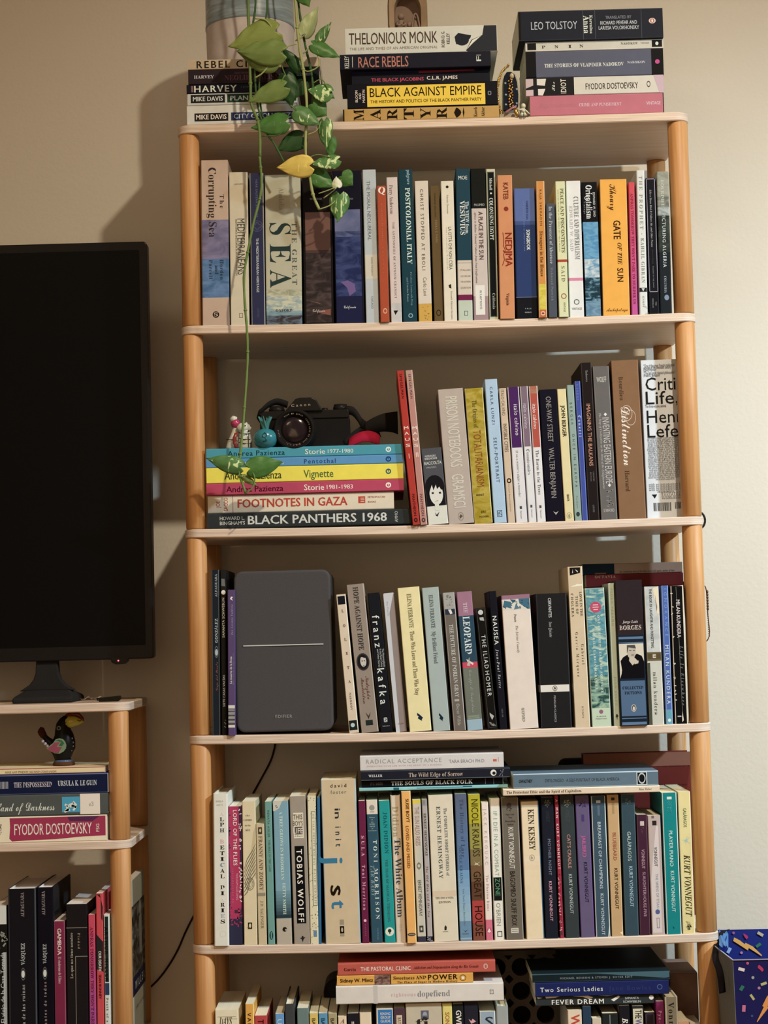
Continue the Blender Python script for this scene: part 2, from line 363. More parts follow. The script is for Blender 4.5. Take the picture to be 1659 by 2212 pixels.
# ---------------------------------------------------------------- books
PAGE = '#d8c39a'
BOOKS = {}      # bay -> list of (x, empty, desc)
ORD = ['', '1st', '2nd', '3rd'] + ['%dth' % i for i in range(4, 60)]
def bookgeo(root, T, L, D, axis, col, bands, hard, edge, pgpx, sidecol=None, tail=0):
    """thickness T, length L, depth D. axis 'v': thickness along X, length along Z; 'h': length along X, thickness along Z"""
    def Q(a, y, l):
        return (a, y, l) if axis == 'v' else (l - L / 2, y, a + T / 2)
    tc = .0022 if hard else .0006
    bv = min(.0022 if hard else .0014, T * .22)
    over = .003 if hard else 0.0
    prof = [(-T / 2, D), (-T / 2, bv)] + [(-T / 2 + bv * (1 - math.cos(q)), bv * (1 - math.sin(q))) for q in (.4, .8, 1.17)] + [(-T / 2 + bv, 0)]
    prof += [(-p[0], p[1]) for p in prof[::-1]]
    prof = [(-p[0], p[1]) if False else p for p in prof]
    inner = [(T / 2 - tc, D), (T / 2 - tc, tc + .0004), (-T / 2 + tc, tc + .0004), (-T / 2 + tc, D)]
    full = prof + inner
    cuts = sorted({0.0, L} | {max(0, min(L, q)) for b_ in bands for q in b_[:2]})
    mb = MB(); n = len(full)
    def bm_at(l):
        for b_ in bands[::-1]:
            if b_[0] <= l <= b_[1]: return b_[2]
        return col
    for a, c in zip(cuts, cuts[1:]):
        if c - a < 1e-5: continue
        m = bm_at((a + c) / 2)
        vs = [Q(p[0], p[1], a) for p in full] + [Q(p[0], p[1], c) for p in full]
        for i in range(n):
            j = (i + 1) % n
            isb = i in (1, 2, 3, 4) or i in (6, 7, 8, 9)
            side = i in (0, 10)
            mm = edge if (isb and edge) else (sidecol if (side and sidecol) else m)
            if i >= 11 : mm = mat(alb(PAGE, pgpx), 'paper')
            mb.add([vs[i], vs[j], vs[j + n], vs[i + n]], [(0, 1, 2, 3)], mm)
    for l, m in ((0, bm_at(0.001)), (L, bm_at(L - .001))):
        vs = [Q(p[0], p[1], l) for p in full]
        k = len(prof)
        pr = [(i, i + 1) for i in range(k - 1)]
        # cover rim: strips between outer and inner outline
        mb.add(vs, [(0, 1, n - 3 + 1, n - 1) if False else (0, 1, k + 2, k + 3), (1, 2, 3, 4, 5, 6, 7, 8, 9, 10, k + 1, k + 2), (10, 11, k, k + 1)], edge or m)
    mb.build('cover', root)
    pb = MB(); a = T / 2 - tc; y0 = tc + .0006; y1 = D - .0008 - over; l0 = .0003 + over; l1 = L - .0003 - over
    vs = [Q(x, y, l) for l in (l0, l1) for y in (y0, y1) for x in (-a, a)]
    pb.add(vs, [(0, 2, 3, 1), (4, 5, 7, 6), (0, 1, 5, 4), (2, 6, 7, 3), (0, 4, 6, 2), (1, 3, 7, 5)], mat(alb(PAGE, pgpx), 'paper'))
    pb.build('page_block', root)
    return Q
def band_mat(spec, px):
    if spec.startswith('~'):
        p = spec[1:].split(','); c = [alb(h, px) for h in p[:3] if h.startswith('#')]
        sc = float(p[-1]) if not p[-1].startswith('#') else 45
        return paint(c[0], c[1], c[2] if len(c) > 2 else None, sc)
    return mat(alb(spec, px), 'card')
def decorate(root, Q, T, L, axis, f_of, cmap, shapes, texts, px, pxl):
    """f_of(s) gives the local length coordinate for a pixel; cmap(c) the local thickness coordinate for an across fraction"""
    def P(s, c, k): return Q(cmap(c), -.00010 - .000014 * k, f_of(s))
    if shapes:
        mb = MB()
        for k, sh in enumerate(shapes):
            t = sh[0]
            if t == 'R':
                _, s0, s1, c0, c1, col = sh; vs = [P(s0, c0, k), P(s1, c0, k), P(s1, c1, k), P(s0, c1, k)]; mb.add(vs, [(0, 1, 2, 3)], band_mat(col, px) if col[0] == '~' else mat(alb(col, px), 'ink'))
            elif t == 'F':      # frame: rect outline, line width in px
                _, s0, s1, c0, c1, wd, col = sh; m = mat(alb(col, px), 'ink'); wc = wd / pxl
                sg = 1 if s1 > s0 else -1
                for (a, b_, c, d) in ((s0, s0 + sg * wd, c0, c1), (s1 - sg * wd, s1, c0, c1), (s0, s1, c0, c0 + wc), (s0, s1, c1 - wc, c1)):
                    mb.add([P(a, c, k), P(b_, c, k), P(b_, d, k), P(a, d, k)], [(0, 1, 2, 3)], m)
            elif t == 'E':
                s, c, rs, col = sh[1:5]; rc = (sh[5] if len(sh) > 5 and sh[5] else rs) / pxl; n = 18
                hole = sh[6] if len(sh) > 6 else 0; m = mat(alb(col, px), 'ink')
                o = [P(s + rs * math.sin(2 * math.pi * i / n), c + rc * math.cos(2 * math.pi * i / n), k) for i in range(n)]
                if hole:
                    q = [P(s + hole * rs * math.sin(2 * math.pi * i / n), c + hole * rc * math.cos(2 * math.pi * i / n), k) for i in range(n)]
                    mb.add(o + q, [(i, (i + 1) % n, (i + 1) % n + n, i + n) for i in range(n)], m)
                else: mb.add(o, [tuple(range(n))], m)
            elif t == 'P':
                _, pts, col = sh; mb.add([P(s, c, k) for s, c in pts], [tuple(range(len(pts)))], mat(alb(col, px), 'ink'))
            elif t == 'D':      # scattered small marks
                _, s0, s1, c0, c1, n, r, col = sh; rg = random.Random(len(texts) * 7 + int(s0)); m = mat(alb(col, px), 'ink')
                for _i in range(n):
                    s = rg.uniform(s0, s1); c = rg.uniform(c0, c1); a = rg.random() * 3
                    mb.add([P(s + r * math.cos(a + q), c + r / pxl * math.sin(a + q), k) for q in (0, .7, 3.1, 3.9)], [(0, 1, 2, 3)], m)
        mb.build('spine_print', root)
    if texts:
        items = []
        for k, t in enumerate(texts):
            s, s0, s1, c, cap, col = t[:6]; st = t[6] if len(t) > 6 else 'n'; o = t[7] if len(t) > 7 else ('d' if axis == 'v' else 'r')
            y = -.00018 - .000014 * len(shapes) - .00002 * (k % 4)
            if o in ('d', 'u', 'r', 'x'):
                l0 = f_of(s0); l1 = f_of(s1); ctr = Q(cmap(c), y, (l0 + l1) / 2); ln = abs(l1 - l0); cp = cap * T
                xd, zd = {'d': ((0, 0, -1), (1, 0, 0)), 'u': ((0, 0, 1), (-1, 0, 0)), 'r': ((1, 0, 0), (0, 0, 1)), 'x': ((-1, 0, 0), (0, 0, -1))}[o]
            else:           # 'h' text across a standing spine / 'v' text across a lying spine; s0 position, s1 extent as fraction of T, cap fraction of T
                ctr = Q(cmap(c), y, f_of(s0)); ln = s1 * T; cp = cap * T
                xd, zd = {'h': ((1, 0, 0), (0, 0, 1)), 'v': ((0, 0, 1), (-1, 0, 0)), 'w': ((0, 0, -1), (1, 0, 0))}[o]
            items.append((tkey(s, st), ctr, xd, zd, ln, cp, mat(alb(col, px), 'ink')))
        letter(root, items)
def reg(bay, x, o, desc): BOOKS.setdefault(bay, []).append((x, o, desc))
def V(bay, zb, q, col, desc, texts=(), bands=(), shapes=(), Y=.003, D=None, hard=0, edge=None, side=None, gap=.0005):
    xtl, xtr, yt = q[:3]
    if zb in ZP: kk = ZP.index(zb); zb -= SG(kk, (PX(xtl, yt, Y)[0] + PX(xtr, yt, Y)[0]) / 2)
    zt = PX((xtl + xtr) / 2, yt, Y)[1]
    a0 = PX(xtl, yt, Y)[0]; a1 = PX(xtr, yt, Y)[0]
    if len(q) > 3: b0 = XAT(q[3], zb, Y); b1 = XAT(q[4], zb, Y)
    else: b0, b1 = a0, a1
    cb = (b0 + b1) / 2; ct = (a0 + a1) / 2; dx = ct - cb; dz = zt - zb
    ph = math.atan2(dx, dz); T = ((a1 - a0) + (b1 - b0)) / 2 * math.cos(ph) - gap
    L = math.hypot(dx, dz) - T / 2 * abs(math.sin(ph))
    px = ((xtl + xtr) / 2, (yt + 1.0 * PJ(cb, Y, zb)[1]) / 2); yb = PJ(cb, Y, zb)[1]; pxl = T / (zt - zb) * (yb - yt)
    D = D or min(.21, max(.105, L * random.uniform(.61, .68)))
    root = thing('hardcover_book' if hard else 'paperback_book', desc, 'book', (cb, Y, zb + T / 2 * abs(math.sin(ph)) + .0001), rot=(0, ph, 0))
    f_of = lambda s: L * (1 - (s - yt) / (yb - yt))
    bd = []
    for b_ in bands:
        if b_[0] == 'G':
            _, s0, s1, ca, cb_, n = b_; A = seen(ca); B = seen(cb_); il = illum(px)
            for i in range(n):
                t = (i + .5) / n; c = tuple(round(min(.86, (A[j] * (1 - t) + B[j] * t) / il[j]), 3) for j in range(3))
                bd.append((f_of(s0 + (s1 - s0) * (i + 1) / n), f_of(s0 + (s1 - s0) * i / n), mat(c, 'card')))
        else:
            s0, s1, c = b_; l0 = f_of(s1); l1 = f_of(s0)
            if s1 > yb - 3: l0 = -1
            if s0 < yt + 2: l1 = L + 1
            bd.append((l0, l1, band_mat(c, px)))
    Q = bookgeo(root, T, L, D, 'v', band_mat(col, px), bd, hard, mat(alb(edge, px), 'card') if edge else None, px, mat(alb(side, px), 'card') if side else None)
    decorate(root, Q, T, L, 'v', f_of, lambda c: (c - .5) * T, shapes, texts, px, pxl)
    reg(bay, cb, root, desc); return root
def Hb(bay, z0, q, col, desc, texts=(), bands=(), shapes=(), Y=.003, D=None, hard=0, edge=None, side=None, th=None, tilt=0):
    xl, xr, yt, yb = q; xm = (xl + xr) / 2
    T = th or abs(PX(xm, yt, Y)[1] - PX(xm, yb, Y)[1]) - .0004
    zc = z0 + T / 2; x0 = XAT(xl, zc, Y); x1 = XAT(xr, zc, Y); L = x1 - x0
    D = D or min(.2, L * random.uniform(.62, .68))
    root = thing('hardcover_book' if hard else 'paperback_book', desc, 'book', ((x0 + x1) / 2, Y, z0 + .0001), rot=(0, tilt, 0))
    f_of = lambda s: (s - xl) / (xr - xl) * L
    px = (xm, yt); pxl = abs(yb - yt)
    bd = []
    for s0, s1, c in bands:
        l0 = f_of(s0) if s0 > xl + 2 else -1; l1 = f_of(s1) if s1 < xr - 2 else L + 1
        bd.append((l0, l1, band_mat(c, px)))
    Q = bookgeo(root, T, L, D, 'h', band_mat(col, px), bd, hard, mat(alb(edge, px), 'card') if edge else None, px, mat(alb(side, px), 'card') if side else None)
    decorate(root, Q, T, L, 'h', f_of, lambda c: (.5 - c) * T, shapes, texts, px, pxl)
    reg(bay, zc, root, desc); return z0 + T + .0003
K = '#1c1a1c'; WH = '#e9e2d4'
# ================================================================ top of the unit: three stacks
T0 = ZP[0]; BAY = 'top left stack'
z = T0 - SG(0, .02)
z = Hb(BAY, z, (404, 640, 224, 266), '#b5a58a', 'thick cream paperback, dark spine boxes, base of top left stack',
  [('MIKE DAVIS', 424, 489, .6, .24, '#c9bda3', 'x'), ('CITY OF QUARTZ', 505, 628, .6, .24, '#a9a3a0', 'x')], (), [('R', 420, 493, .4, .82, '#22201f'), ('R', 499, 632, .4, .82, '#2c2f49')], D=.15)
z = Hb(BAY, z, (405, 642, 198, 224), '#a99c82', 'thin cream paperback, black and green spine boxes, second from bottom of stack',
  [('MIKE DAVIS', 417, 481, .45, .38, '#b5a990', 'x'), ('PLANET OF SLUMS', 498, 632, .45, .38, '#a7a58c', 'x')], (), [('R', 412, 486, .1, .8, '#211f1e'), ('R', 491, 640, .1, .8, '#233324')], D=.14)
z = Hb(BAY, z, (403, 642, 178, 198), '#1b1a1f', 'black paperback with big white five-letter name, middle of top left stack',
  [('HARVEY', 420, 511, .5, .72, '#b9b0a2', 'x'), ('A BRIEF COMPANION', 520, 570, .4, .15, '#4b4648'), ('I', 413, 418, .5, .7, '#6f4a42')], D=.14)
z = Hb(BAY, z, (406.5, 690, 146, 178), '#2b2021', 'dark brown paperback with faint red title, second from top of stack',
  [('HARVEY', 419, 462, .5, .22, '#a79c8d', 's'), ('A BRIEF HISTORY OF', 505, 545, .28, .12, '#5d3836', 's'), ('NEOLIBERALISM', 485, 606, .6, .36, '#5a3232', 'r'), ('OXFORD', 641, 671, .5, .18, '#8d857a', 's')], (), [('R', 612, 688, 0, 1, '#1a1f1c')], D=.14)
z = Hb(BAY, z, (406, 691, 124.5, 146), '#a8875f', 'tan paperback with heavy black title, under the plant pot',
  [('REBEL CITIES', 425, 588, .5, .72, '#241f1b', 'x'), ('V', 612, 620, .45, .5, '#4a4034', 's')], D=.15)
POTZ = z
BAY = 'top middle stack'
z = T0 - SG(0, .26)
z = Hb(BAY, z, (741, 1078, 230, 258), '#b5853f', 'ochre hardcover with black sideways capitals, base of middle stack', [(ch, x_, .85, .5, .8, '#1f1812', 's', 'v') for ch, x_ in zip('MARTYR!', (775, 811, 847, 883, 919, 954, 992))] +
  [('Kaveh', 1027, .75, .5, .26, '#2a2018', 's', 'v'), ('Akbar', 1043, .75, .5, .26, '#2a2018', 's', 'v')], ((741, 744, '#231a14'),), hard=1)
z = Hb(BAY, z, (750, 1075, 177, 230), '#19191c', 'thick black paperback with large yellow title panel', [('BLACK AGAINST EMPIRE', 799, 1040, .36, .37, '#161412', 'n'), ('THE HISTORY AND POLITICS OF THE BLACK PANTHER PARTY', 800, 1040, .74, .13, '#2a2313', 'b'), ('BLOOM', 770, .48, .5, .1, WH, 'b', 'v'), ('AND', 777.5, .26, .5, .1, WH, 'b', 'v'), ('MARTIN', 785.5, .52, .5, .1, WH, 'b', 'v')], (),
  [('R', 793, 1048, .09, .95, '#e3b22c'), ('F', 1054, 1061, .42, .58, 1, '#a8a095')])
z = Hb(BAY, z, (760, 1058, 147.5, 177), '#1d1c21', 'slim black paperback with small red and white words, dark blue edge', [('THE BLACK JACOBINS', 802, 915, .63, .25, '#c8424a', 'x'), ('C.L.R. JAMES', 922, 988, .58, .25, '#ddd3c2', 'x')], (), [('P', [(905, .02), (1025, .02), (1025, .12), (905, .2)], '#8d2a34'), ('R', 760, 905, 0, .12, '#272544')], Y=.01)
z = Hb(BAY, z, (734, 1060, 113.5, 147.5), '#1f1e24', 'black paperback with salmon rough capitals and white side word', [('RACE REBELS', 774, 882, .53, .68, '#b1684c', 'b'), ('KELLEY', 749, .78, .5, .28, '#cfc6b4', 'b', 'v'), ('F', 1034, .3, .5, .3, '#c9c0b2', 'b', 'v')], (), [('R', 761, 762, .15, .85, WH), ('R', 1029, 1039, .25, .28, '#bbb')], Y=-.001)
MONK_T = z
z = Hb(BAY, z, (746, 1074, 55, 113), '#c2b597', 'thick cream book topped by clay figure, black photo at right', [('THELONIOUS MONK', 754, 945, .4, .43, '#4a3428', 'b'), ('THE LIFE AND TIMES OF AN AMERICAN ORIGINAL', 755, 945, .78, .1, '#7a6752', 'n'), ('ROBIN D. G.', 957, .6, .5, .12, '#3a342c', 'b', 'v'), ('KELLEY', 968, .4, .48, .12, '#3a342c', 'b', 'v')], (),
  [('E', 998, .55, 15, '#26282c', 12), ('P', [(982, .42), (990, .28), (1018, .38), (1016, .48), (1003, .72), (985, .7)], '#232529'), ('P', [(1006, .95), (1018, .55), (1042, .38), (1046, .02), (1073, .02), (1073, .98), (1010, .98)], '#2b2b2b'), ('P', [(1008, .9), (1020, .56), (1040, .4), (1022, .66)], '#d3c9b4')])
MONKZ = z
BAY = 'top right stack'
z = T0 - SG(0, .74)
z = Hb(BAY, z, (1145, 1434, 201, 245), '#c4686b', 'rose pink paperback, bottom of the right stack', [('FYODOR DOSTOEVSKY', 1165, 1247, .5, .13, '#c07079', 's'), ('CRIME AND PUNISHMENT', 1251, 1342, .5, .16, '#e2b0b0', 's'), ('VINTAGE', 1396, 1427, .5, .16, '#e5b9b9', 'b')], ((1432, 1434, '#1c1c20'),), D=.15)
z = Hb(BAY, z, (1136, 1433, 162, 201), '#d2c3a6', 'cream paperback with black and pink patches, above the rose one', [('FYODOR DOSTOEVSKY', 1265, 1378, .55, .34, '#3a3630', 'b'), ('The', 1195, .5, .5, .18, '#e0d6c2', 'c', 'v'), ('IDIOT', 1217, .8, .5, .3, WH, 'b', 'v')], (),
  [('R', 1136, 1240, 0, 1, '#222021'), ('P', [(1136, .05), (1152, .05), (1152, .42), (1136, .58)], '#c9a79a'), ('P', [(1160, .06), (1180, .06), (1177, .45), (1160, .4)], '#dccbb0'), ('P', [(1136, .68), (1152, .66), (1152, 1), (1136, 1)], '#d0a9a2'), ('P', [(1162, .62), (1178, .62), (1172, 1), (1162, .98)], '#e0cfb8'), ('E', 1401, .5, 4, '#4a4238', 7, .7), ('P', [(1412, 0), (1433, 0), (1433, 1), (1424, 1)], '#c9a3a2')], D=.14)
z = Hb(BAY, z, (1136, 1433, 105, 162), '#5b5862', 'thick slate grey paperback with black ends and pink dot', [('THE STORIES OF VLADIMIR NABOKOV', 1176, 1347, .55, .14, '#d6cfcb', 's'), ('NABOKOV', 1355, 1394, .5, .09, '#c9c2c0', 's')], ((1136, 1158, '#17171a'), (1407, 1434, '#17171a')), [('E', 1420, .5, 5, '#d2457c', 5)], D=.14)
z = Hb(BAY, z, (1135, 1433, 84, 105), '#c8bda0', 'slim pale paperback with four spaced letters and black ends', [(ch, x_, x_ + 8, .55, .3, '#3c352c', 's') for ch, x_ in (('P', 1170), ('N', 1198), ('I', 1227), ('N', 1252))] + [('NABOKOV', 1341, 1378, .4, .24, '#5a5044', 's'), ('VINTAGE', 1384, 1402, .4, .13, '#6a6054', 's')], (), [('R', 1139, 1158, .12, .85, '#1c1b1a'), ('R', 1408, 1430, .1, .85, '#1c1b1a'), ('E', 1419, .48, 3.4, '#cfd6cc', 4)], edge='#e6dcc4', D=.13)
z = Hb(BAY, z, (1120, 1432, 19, 84), '#22252b', 'very thick black paperback on top of the right stack', [('LEO TOLSTOY', 1147, 1247, .5, .26, '#b9b7b3', 't'), ('Anna', 1267, .6, .5, .2, '#d8d2c4', 's', 'w'), ('Karenina', 1277, .62, .5, .1, '#d8d2c4', 's', 'w'), ('TRANSLATED BY', 1308, 1364, .28, .1, '#8d8c8b', 'n'), ('RICHARD PEVEAR AND', 1297, 1376, .46, .12, '#c5c2bd', 'b'), ('LARISSA VOLOKHONSKY', 1293, 1380, .63, .12, '#c5c2bd', 'b')], ((1120, 1125, '#0f1012'),),
  [('R', 1259, 1260, 0, 1, '#4b4f56'), ('R', 1285, 1286, 0, 1, '#4b4f56'), ('R', 1385, 1386, 0, 1, '#4b4f56'), ('E', 1409, .43, 7.5, '#d9b9a6', 6), ('E', 1409, .43, 4.5, '#b5563e', 4.5), ('E', 1409, .43, 2, WH, 3.4)], D=.15, Y=-.002, edge='#3a3d42')
# ================================================================ bay one
BAY = 'top bay'; zb = ZP[1]
def v(q, col, desc, t=(), b=(), s=(), **k): return V(BAY, zb, q, col, desc, t, b, s, **k)
v((433.5, 492.3, 346, 437.4, 496), '#ad8a6c', 'wide tan paperback with blue painted middle', [('The', 421, 451, .77, .16, '#33251f', 'r'), ('Corrupting Sea', 362, 513, .42, .3, '#2f2624', 'r'), ('Horden', 562, 605, .74, .13, '#28303f', 's'), ('and', 574, 593, .55, .13, '#28303f', 's'), ('Purcell', 562, 603, .33, .13, '#28303f', 's'), ('5', 680, .16, .5, .14, '#ad8a6c', 'j', 'h')], ((475.5, 560, '~#5a5266,#77697a,25'), (560, 643.5, '~#3f5a72,#56708a,30')), [('E', 680, .5, 7, '#20191a', 7)])
v((494.4, 534.6, 372, 498, 539), '#bba57f', 'cream paperback with tall condensed capitals, by vine', [('MEDITERRANEANS', 473, 594, .62, .4, '#3c3a33', 'n'), ('NORTH AFRICA AND EUROPE IN AN AGE OF MIGRATION', 474, 595, .36, .1, '#5b5344', 'b'), ('CLANCY-SMITH', 398, .5, .5, .08, '#6b604c', 'n', 'h')], (), [('F', 677, 687, .47, .66, 1, '#4d4636')])
v((537.8, 569.5, 374, 543.7, 573), '#2e2d42', 'navy paperback with thin ornament and tiny capitals', [('THE MEDITERRANEAN HERITAGE', 515, 632, .5, .18, '#b9b4b0', 'b'), ('NEAR EASTERN STUDIES', 388, 470, .5, .15, '#5f6176', 'b'), ('OXFORD', 666, 686, .5, .16, '#4c4a62')], (), [('E', 489, .5, 12, '#55536a', 12, .93), ('E', 489, .5, 9, '#55536a', 5, .9), ('E', 489, .5, 5, '#55536a', 10, .88)], edge='#8f8672')
v((570.4, 650, 378, 575.8, 652.2), '#a89c79', 'wide beige paperback with three giant spaced serif letters', [('Abulafia', 406, 454, .46, .14, '#8a7f67', 'r'), ('S', 482, 508, .42, .6, '#26332f', 'r'), ('E', 527, 568, .42, .6, '#26332f', 'r'), ('A', 583, 622, .42, .6, '#26332f', 'r'), ('THE GREAT', 481, 616, .81, .14, '#4d5144', 'r'), ('OXFORD', 671, .46, .5, .07, '#23261f', 's', 'h')], ((626, 640, '~#8a8463,#b3a67f,60'), (640, 672, '~#b9ac84,#7f8c86,70'), (672, 682, '~#5c7477,#7f8c86,60'), (682, 702, '~#3a2f2b,#59646a,60')))
v((652.5, 716, 372, 656.5, 722), '#1d1917', 'black-topped paperback with brown sunset panel', [('California', 671, .42, .5, .11, '#b9a08c', 'c', 'h'), ('THE MEDITERRANEAN', 430, .4, .45, .06, '#8b7f72', 's', 'h')], (), [('R', 459, 545, .08, .93, '#6b4637'), ('R', 545, 697, .08, .93, '~#2e2522,#4b3a34,#3a2d29,40'), ('P', [(649, .15), (655, .5), (658, .62), (652, .3)], '#a26a55'), ('P', [(674, .4), (668, .9), (682, .9), (678, .6)], '#7e4636'), ('R', 541, 547, .08, .93, '#4a342c')], Y=.005)
v((718.6, 779, 369, 724.5, 789.2), '#1a1a22', 'black-topped paperback with violet and navy sea painting', [('California', 663, .42, .5, .11, '#c3bcc4', 'c', 'h'), ('THE MEDITERRANEAN', 430, .4, .5, .06, '#7d7a80', 's', 'h')], (), [('R', 453, 500, .04, .93, '~#585a74,#6e6b84,20'), ('R', 500, 512, .04, .93, '~#585a74,#35395a,40'), ('R', 512, 640, .04, .93, '~#23294a,#3b4266,30'), ('P', [(609, .2), (606, .45), (614, .68), (630, .72), (640, .5), (622, .42)], '#6b5078'), ('R', 640, 697, .04, .93, '#20223a')], Y=.004)
v((782.4, 811.7, 366.5, 790.9, 820), '#aeaea4', 'pale blue-grey paperback with cream band', [('THE MORAL NEOLIBERAL', 391, 520, .42, .26, '#5f635e', 'n'), ('ANDREA MUEHLEBACH', 556, 596, .55, .12, '#7b7361'), ('CHICAGO', 640, 667, .5, .16, '#6d6f68')], ((550.4, 602.4, '#c4b598'),))
v((812.4, 834, 401.4, 822.6, 841), '#ad4427', 'short rust red paperback with white Q', [('Q', 411, .8, .55, .75, '#e4ccb4', 's', 'h'), ('QUADERNI DI STORIA', 440, 520, .5, .13, '#c56a4a', 's'), ('EDITORE', 535, 590, .5, .12, '#c56a4a'), ], (), [('E', 672, .55, 6, '#d0916f', 4.5, .6)], Y=-.004)
v((834.5, 857.9, 383, 844.6, 869.3), '#c9b29f', 'pale pinkish paperback with two small grey titles', [('Perry Anderson', 400, 463, .4, .34, '#6a5148', 'r'), ('THE ANTINOMIES OF ANTONIO GRAMSCI', 480, 644, .5, .2, '#7a5f55', 'r')], ((655, 702, '~#c9bdaa,#aaa294,15'),), [('P', [(671, .25), (671, .68), (678, .48), (681, .42)], '#1f1c1a')])
v((859.8, 890.8, 366, 871.2, 901), '#1c3b41', 'tall teal paperback with white serif title', [('palgrave', 367, 399, .72, .24, '#8fa6a3', 's'), ('POSTCOLONIAL ITALY', 406, 571, .62, .35, '#c9d0c8', 's'), ('Cristina Lombardi-Diop', 589, 660, .68, .12, '#7f9896', 'r'), ('and Caterina Romeo', 600, 652, .4, .12, '#7f9896', 'r')], (), [('E', 682, .55, 5, '#7f9896', 5, .6)])
v((894.9, 924.9, 390.8, 904.6, 933.7), '#d0bb9f', 'cream paperback with mustard base', [('CHRIST STOPPED AT EBOLI', 409, 584, .5, .24, '#5c4d3b', 'b'), ('Carlo Levi', 600, 639, .55, .26, '#75634d', 'n')], ((656, 702, '#cb9538'),), [('D', 662, 690, .3, .8, 14, 1.4, '#7d6a34')])
v((926.6, 950.4, 401.4, 939.9, 956.6), '#634a29', 'short plain brown paperback', [('FERNAND BRAUDEL', 417, 470, .5, .16, '#3d2c1a', 'b'), ('TERRA E MARE', 475, 525, .55, .22, '#95764a', 'b')], (), [('E', 676, .5, 7, '#2b1e10', 5, .72)], Y=.006)
v((951.3, 979.9, 391, 960, 987.5), '#dac9a6', 'ivory paperback with tiny black emblem at top', [('LA CITTÀ CHE NON C’ERA', 491, 583, .62, .26, '#4f4534', 'n'), ('Fabrizio Denunzio', 422, 462, .5, .14, '#7e7054'), ('città e territorio nel Mezzogiorno', 492, 582, .36, .09, '#8c7e61'), ('Donzelli Edizioni Europee', 630, 690, .62, .12, '#5f5440')], (), [('E', 404, .5, 3, '#2b261c', 3), ('P', [(616, .4), (614, .6), (624, .62), (622, .45)], '#2b261c')])
v((983, 1015.7, 364.4, 991, 1021), '#213f48', 'teal topped paperback with cream, maroon and mint bands', [('MOE', 384, .62, .5, .26, '#dcd3bf', 'b', 'h'), ('The VIEW from', 436, 505, .75, .25, '#c9c8ba', 's'), ('VESUVIUS', 434, 508, .42, .34, '#dcd3bf', 's')] + [(t_, y_, .7, .55, .12, '#8d765f', 'b', 'h') for t_, y_ in (('ITALIAN', 584), ('CULTURE AND', 597), ('THE SOUTHERN', 609), ('QUESTION', 622))], ((562.8, 637, '#cdb79c'), (637, 649, '#762040'), (649, 702, '#b9bd9f')), [('F', 672, 682, .42, .66, 1, '#4c5644'), ('R', 568, 569, 0, 1, '#8d8470')])
v((1016, 1048, 364.4, 1023, 1056.4), '#1c1c1a', 'black topped book with white library label', [('PALUMBO', 442.8, .7, .55, .16, '#a09c8d', 'x', 'h'), ('A PLACE IN THE SUN', 458, 561, .62, .3, '#5a4137', 'x'), ('Africa in Italian Colonial Culture from Post-Unification', 458, 612, .26, .13, '#755e4f', 'j'), ('PR 9 ANT ROOTS', 628, 668, .5, .14, '#4d4238', 'n')], ((450.8, 640, '#c8b19f'), (640, 702, '#a18079')), [('R', 616.5, 680, .15, .78, '#dfd3bd')])
v((1049, 1069.7, 365.3, 1057.3, 1076.7), '#c5b992', 'cream paperback with long black spine panel', [('Mitchell', 385, 411, .5, .3, '#c9c5b1', 's'), ('COLONISING EGYPT', 428, 519, .5, .42, '#cfcbb7', 'r'), ('California', 634, 668, .55, .3, '#a8a48f', 'r')], (), [('R', 371, 685, .12, .9, '#4e5a44'), ('R', 373, 683, .2, .82, '#17181a'), ('E', 418, .5, 2, '#cfcbb7')])
v((1074, 1106.3, 378.5, 1080, 1112.9), '#d48450', 'orange paperback with red sun and brush title', [('KATEB', 395, 431, .55, .34, '#7e2f1e', 'x'), ('NEDJMA', 504, 576, .68, .46, '#952a1d', 'x'), ('Virginia', 634, 660, .55, .2, '#3f231a', 's')], (), [('E', 451.7, .55, 5, '#8e3120', 5), ('P', [(503, .27), (518, .33), (532, .3), (541, .42), (550, .3), (562, .34), (574, .2), (574, .25), (562, .39), (550, .35), (541, .47), (532, .35), (518, .38), (503, .32)], '#7a2a1b')], Y=-.003)
v((1109.5, 1154.8, 407, 1115.5, 1162.6), '#2c3c66', 'wide blue hardcover with paler top and black foot', [('UMBERTO SABA', 434, 475, .62, .1, '#27345c', 's'), ('SONGBOOK', 497, 541, .64, .16, '#e2e0da', 'x'), ('THE SELECTED POEMS OF UMBERTO SABA', 434, 543, .45, .05, '#8494b8')] + [(t_, y_, .3, .55, .05, '#b9b6ae', 'b', 'h') for t_, y_ in (('YALE', 667), ('MARGELLOS', 675))], ((407, 478, '#56689a'), (478, 486, '#41527f'), (643, 700, '#1a1b20')), [('R', 642, 643, 0, 1, '#6c6f80')], hard=1)
v((1156.9, 1177, 391.2, 1164.9, 1181.6), '#d98638', 'narrow orange paperback with yellow lower band', [('RAJA SHEHADEH', 410, 488, .5, .26, '#5b3a1f', 'b'), ('Strangers in the House', 500, 598, .5, .4, '#5b2f1a', 's')], ((614, 669, '~#cdb229,#dcc44b,60'), (669, 700, '#c9622c')), [('E', 677, .5, 5, '#e8b08a', 5), ('E', 677, .5, 2, '#8d3a1c', 3)], Y=-.005, edge='#e3b27d')
v((1179.5, 1197.8, 439.3, 1184.6, 1204.5), '#4c5055', 'short grey paperback with pale serif lettering', [('In the Presence of Absence', 446, 570, .5, .4, '#b6b7b3', 'r'), ('Mahmoud Darwish', 578, 650, .5, .28, '#7c8087', 'r')], Y=-.003)
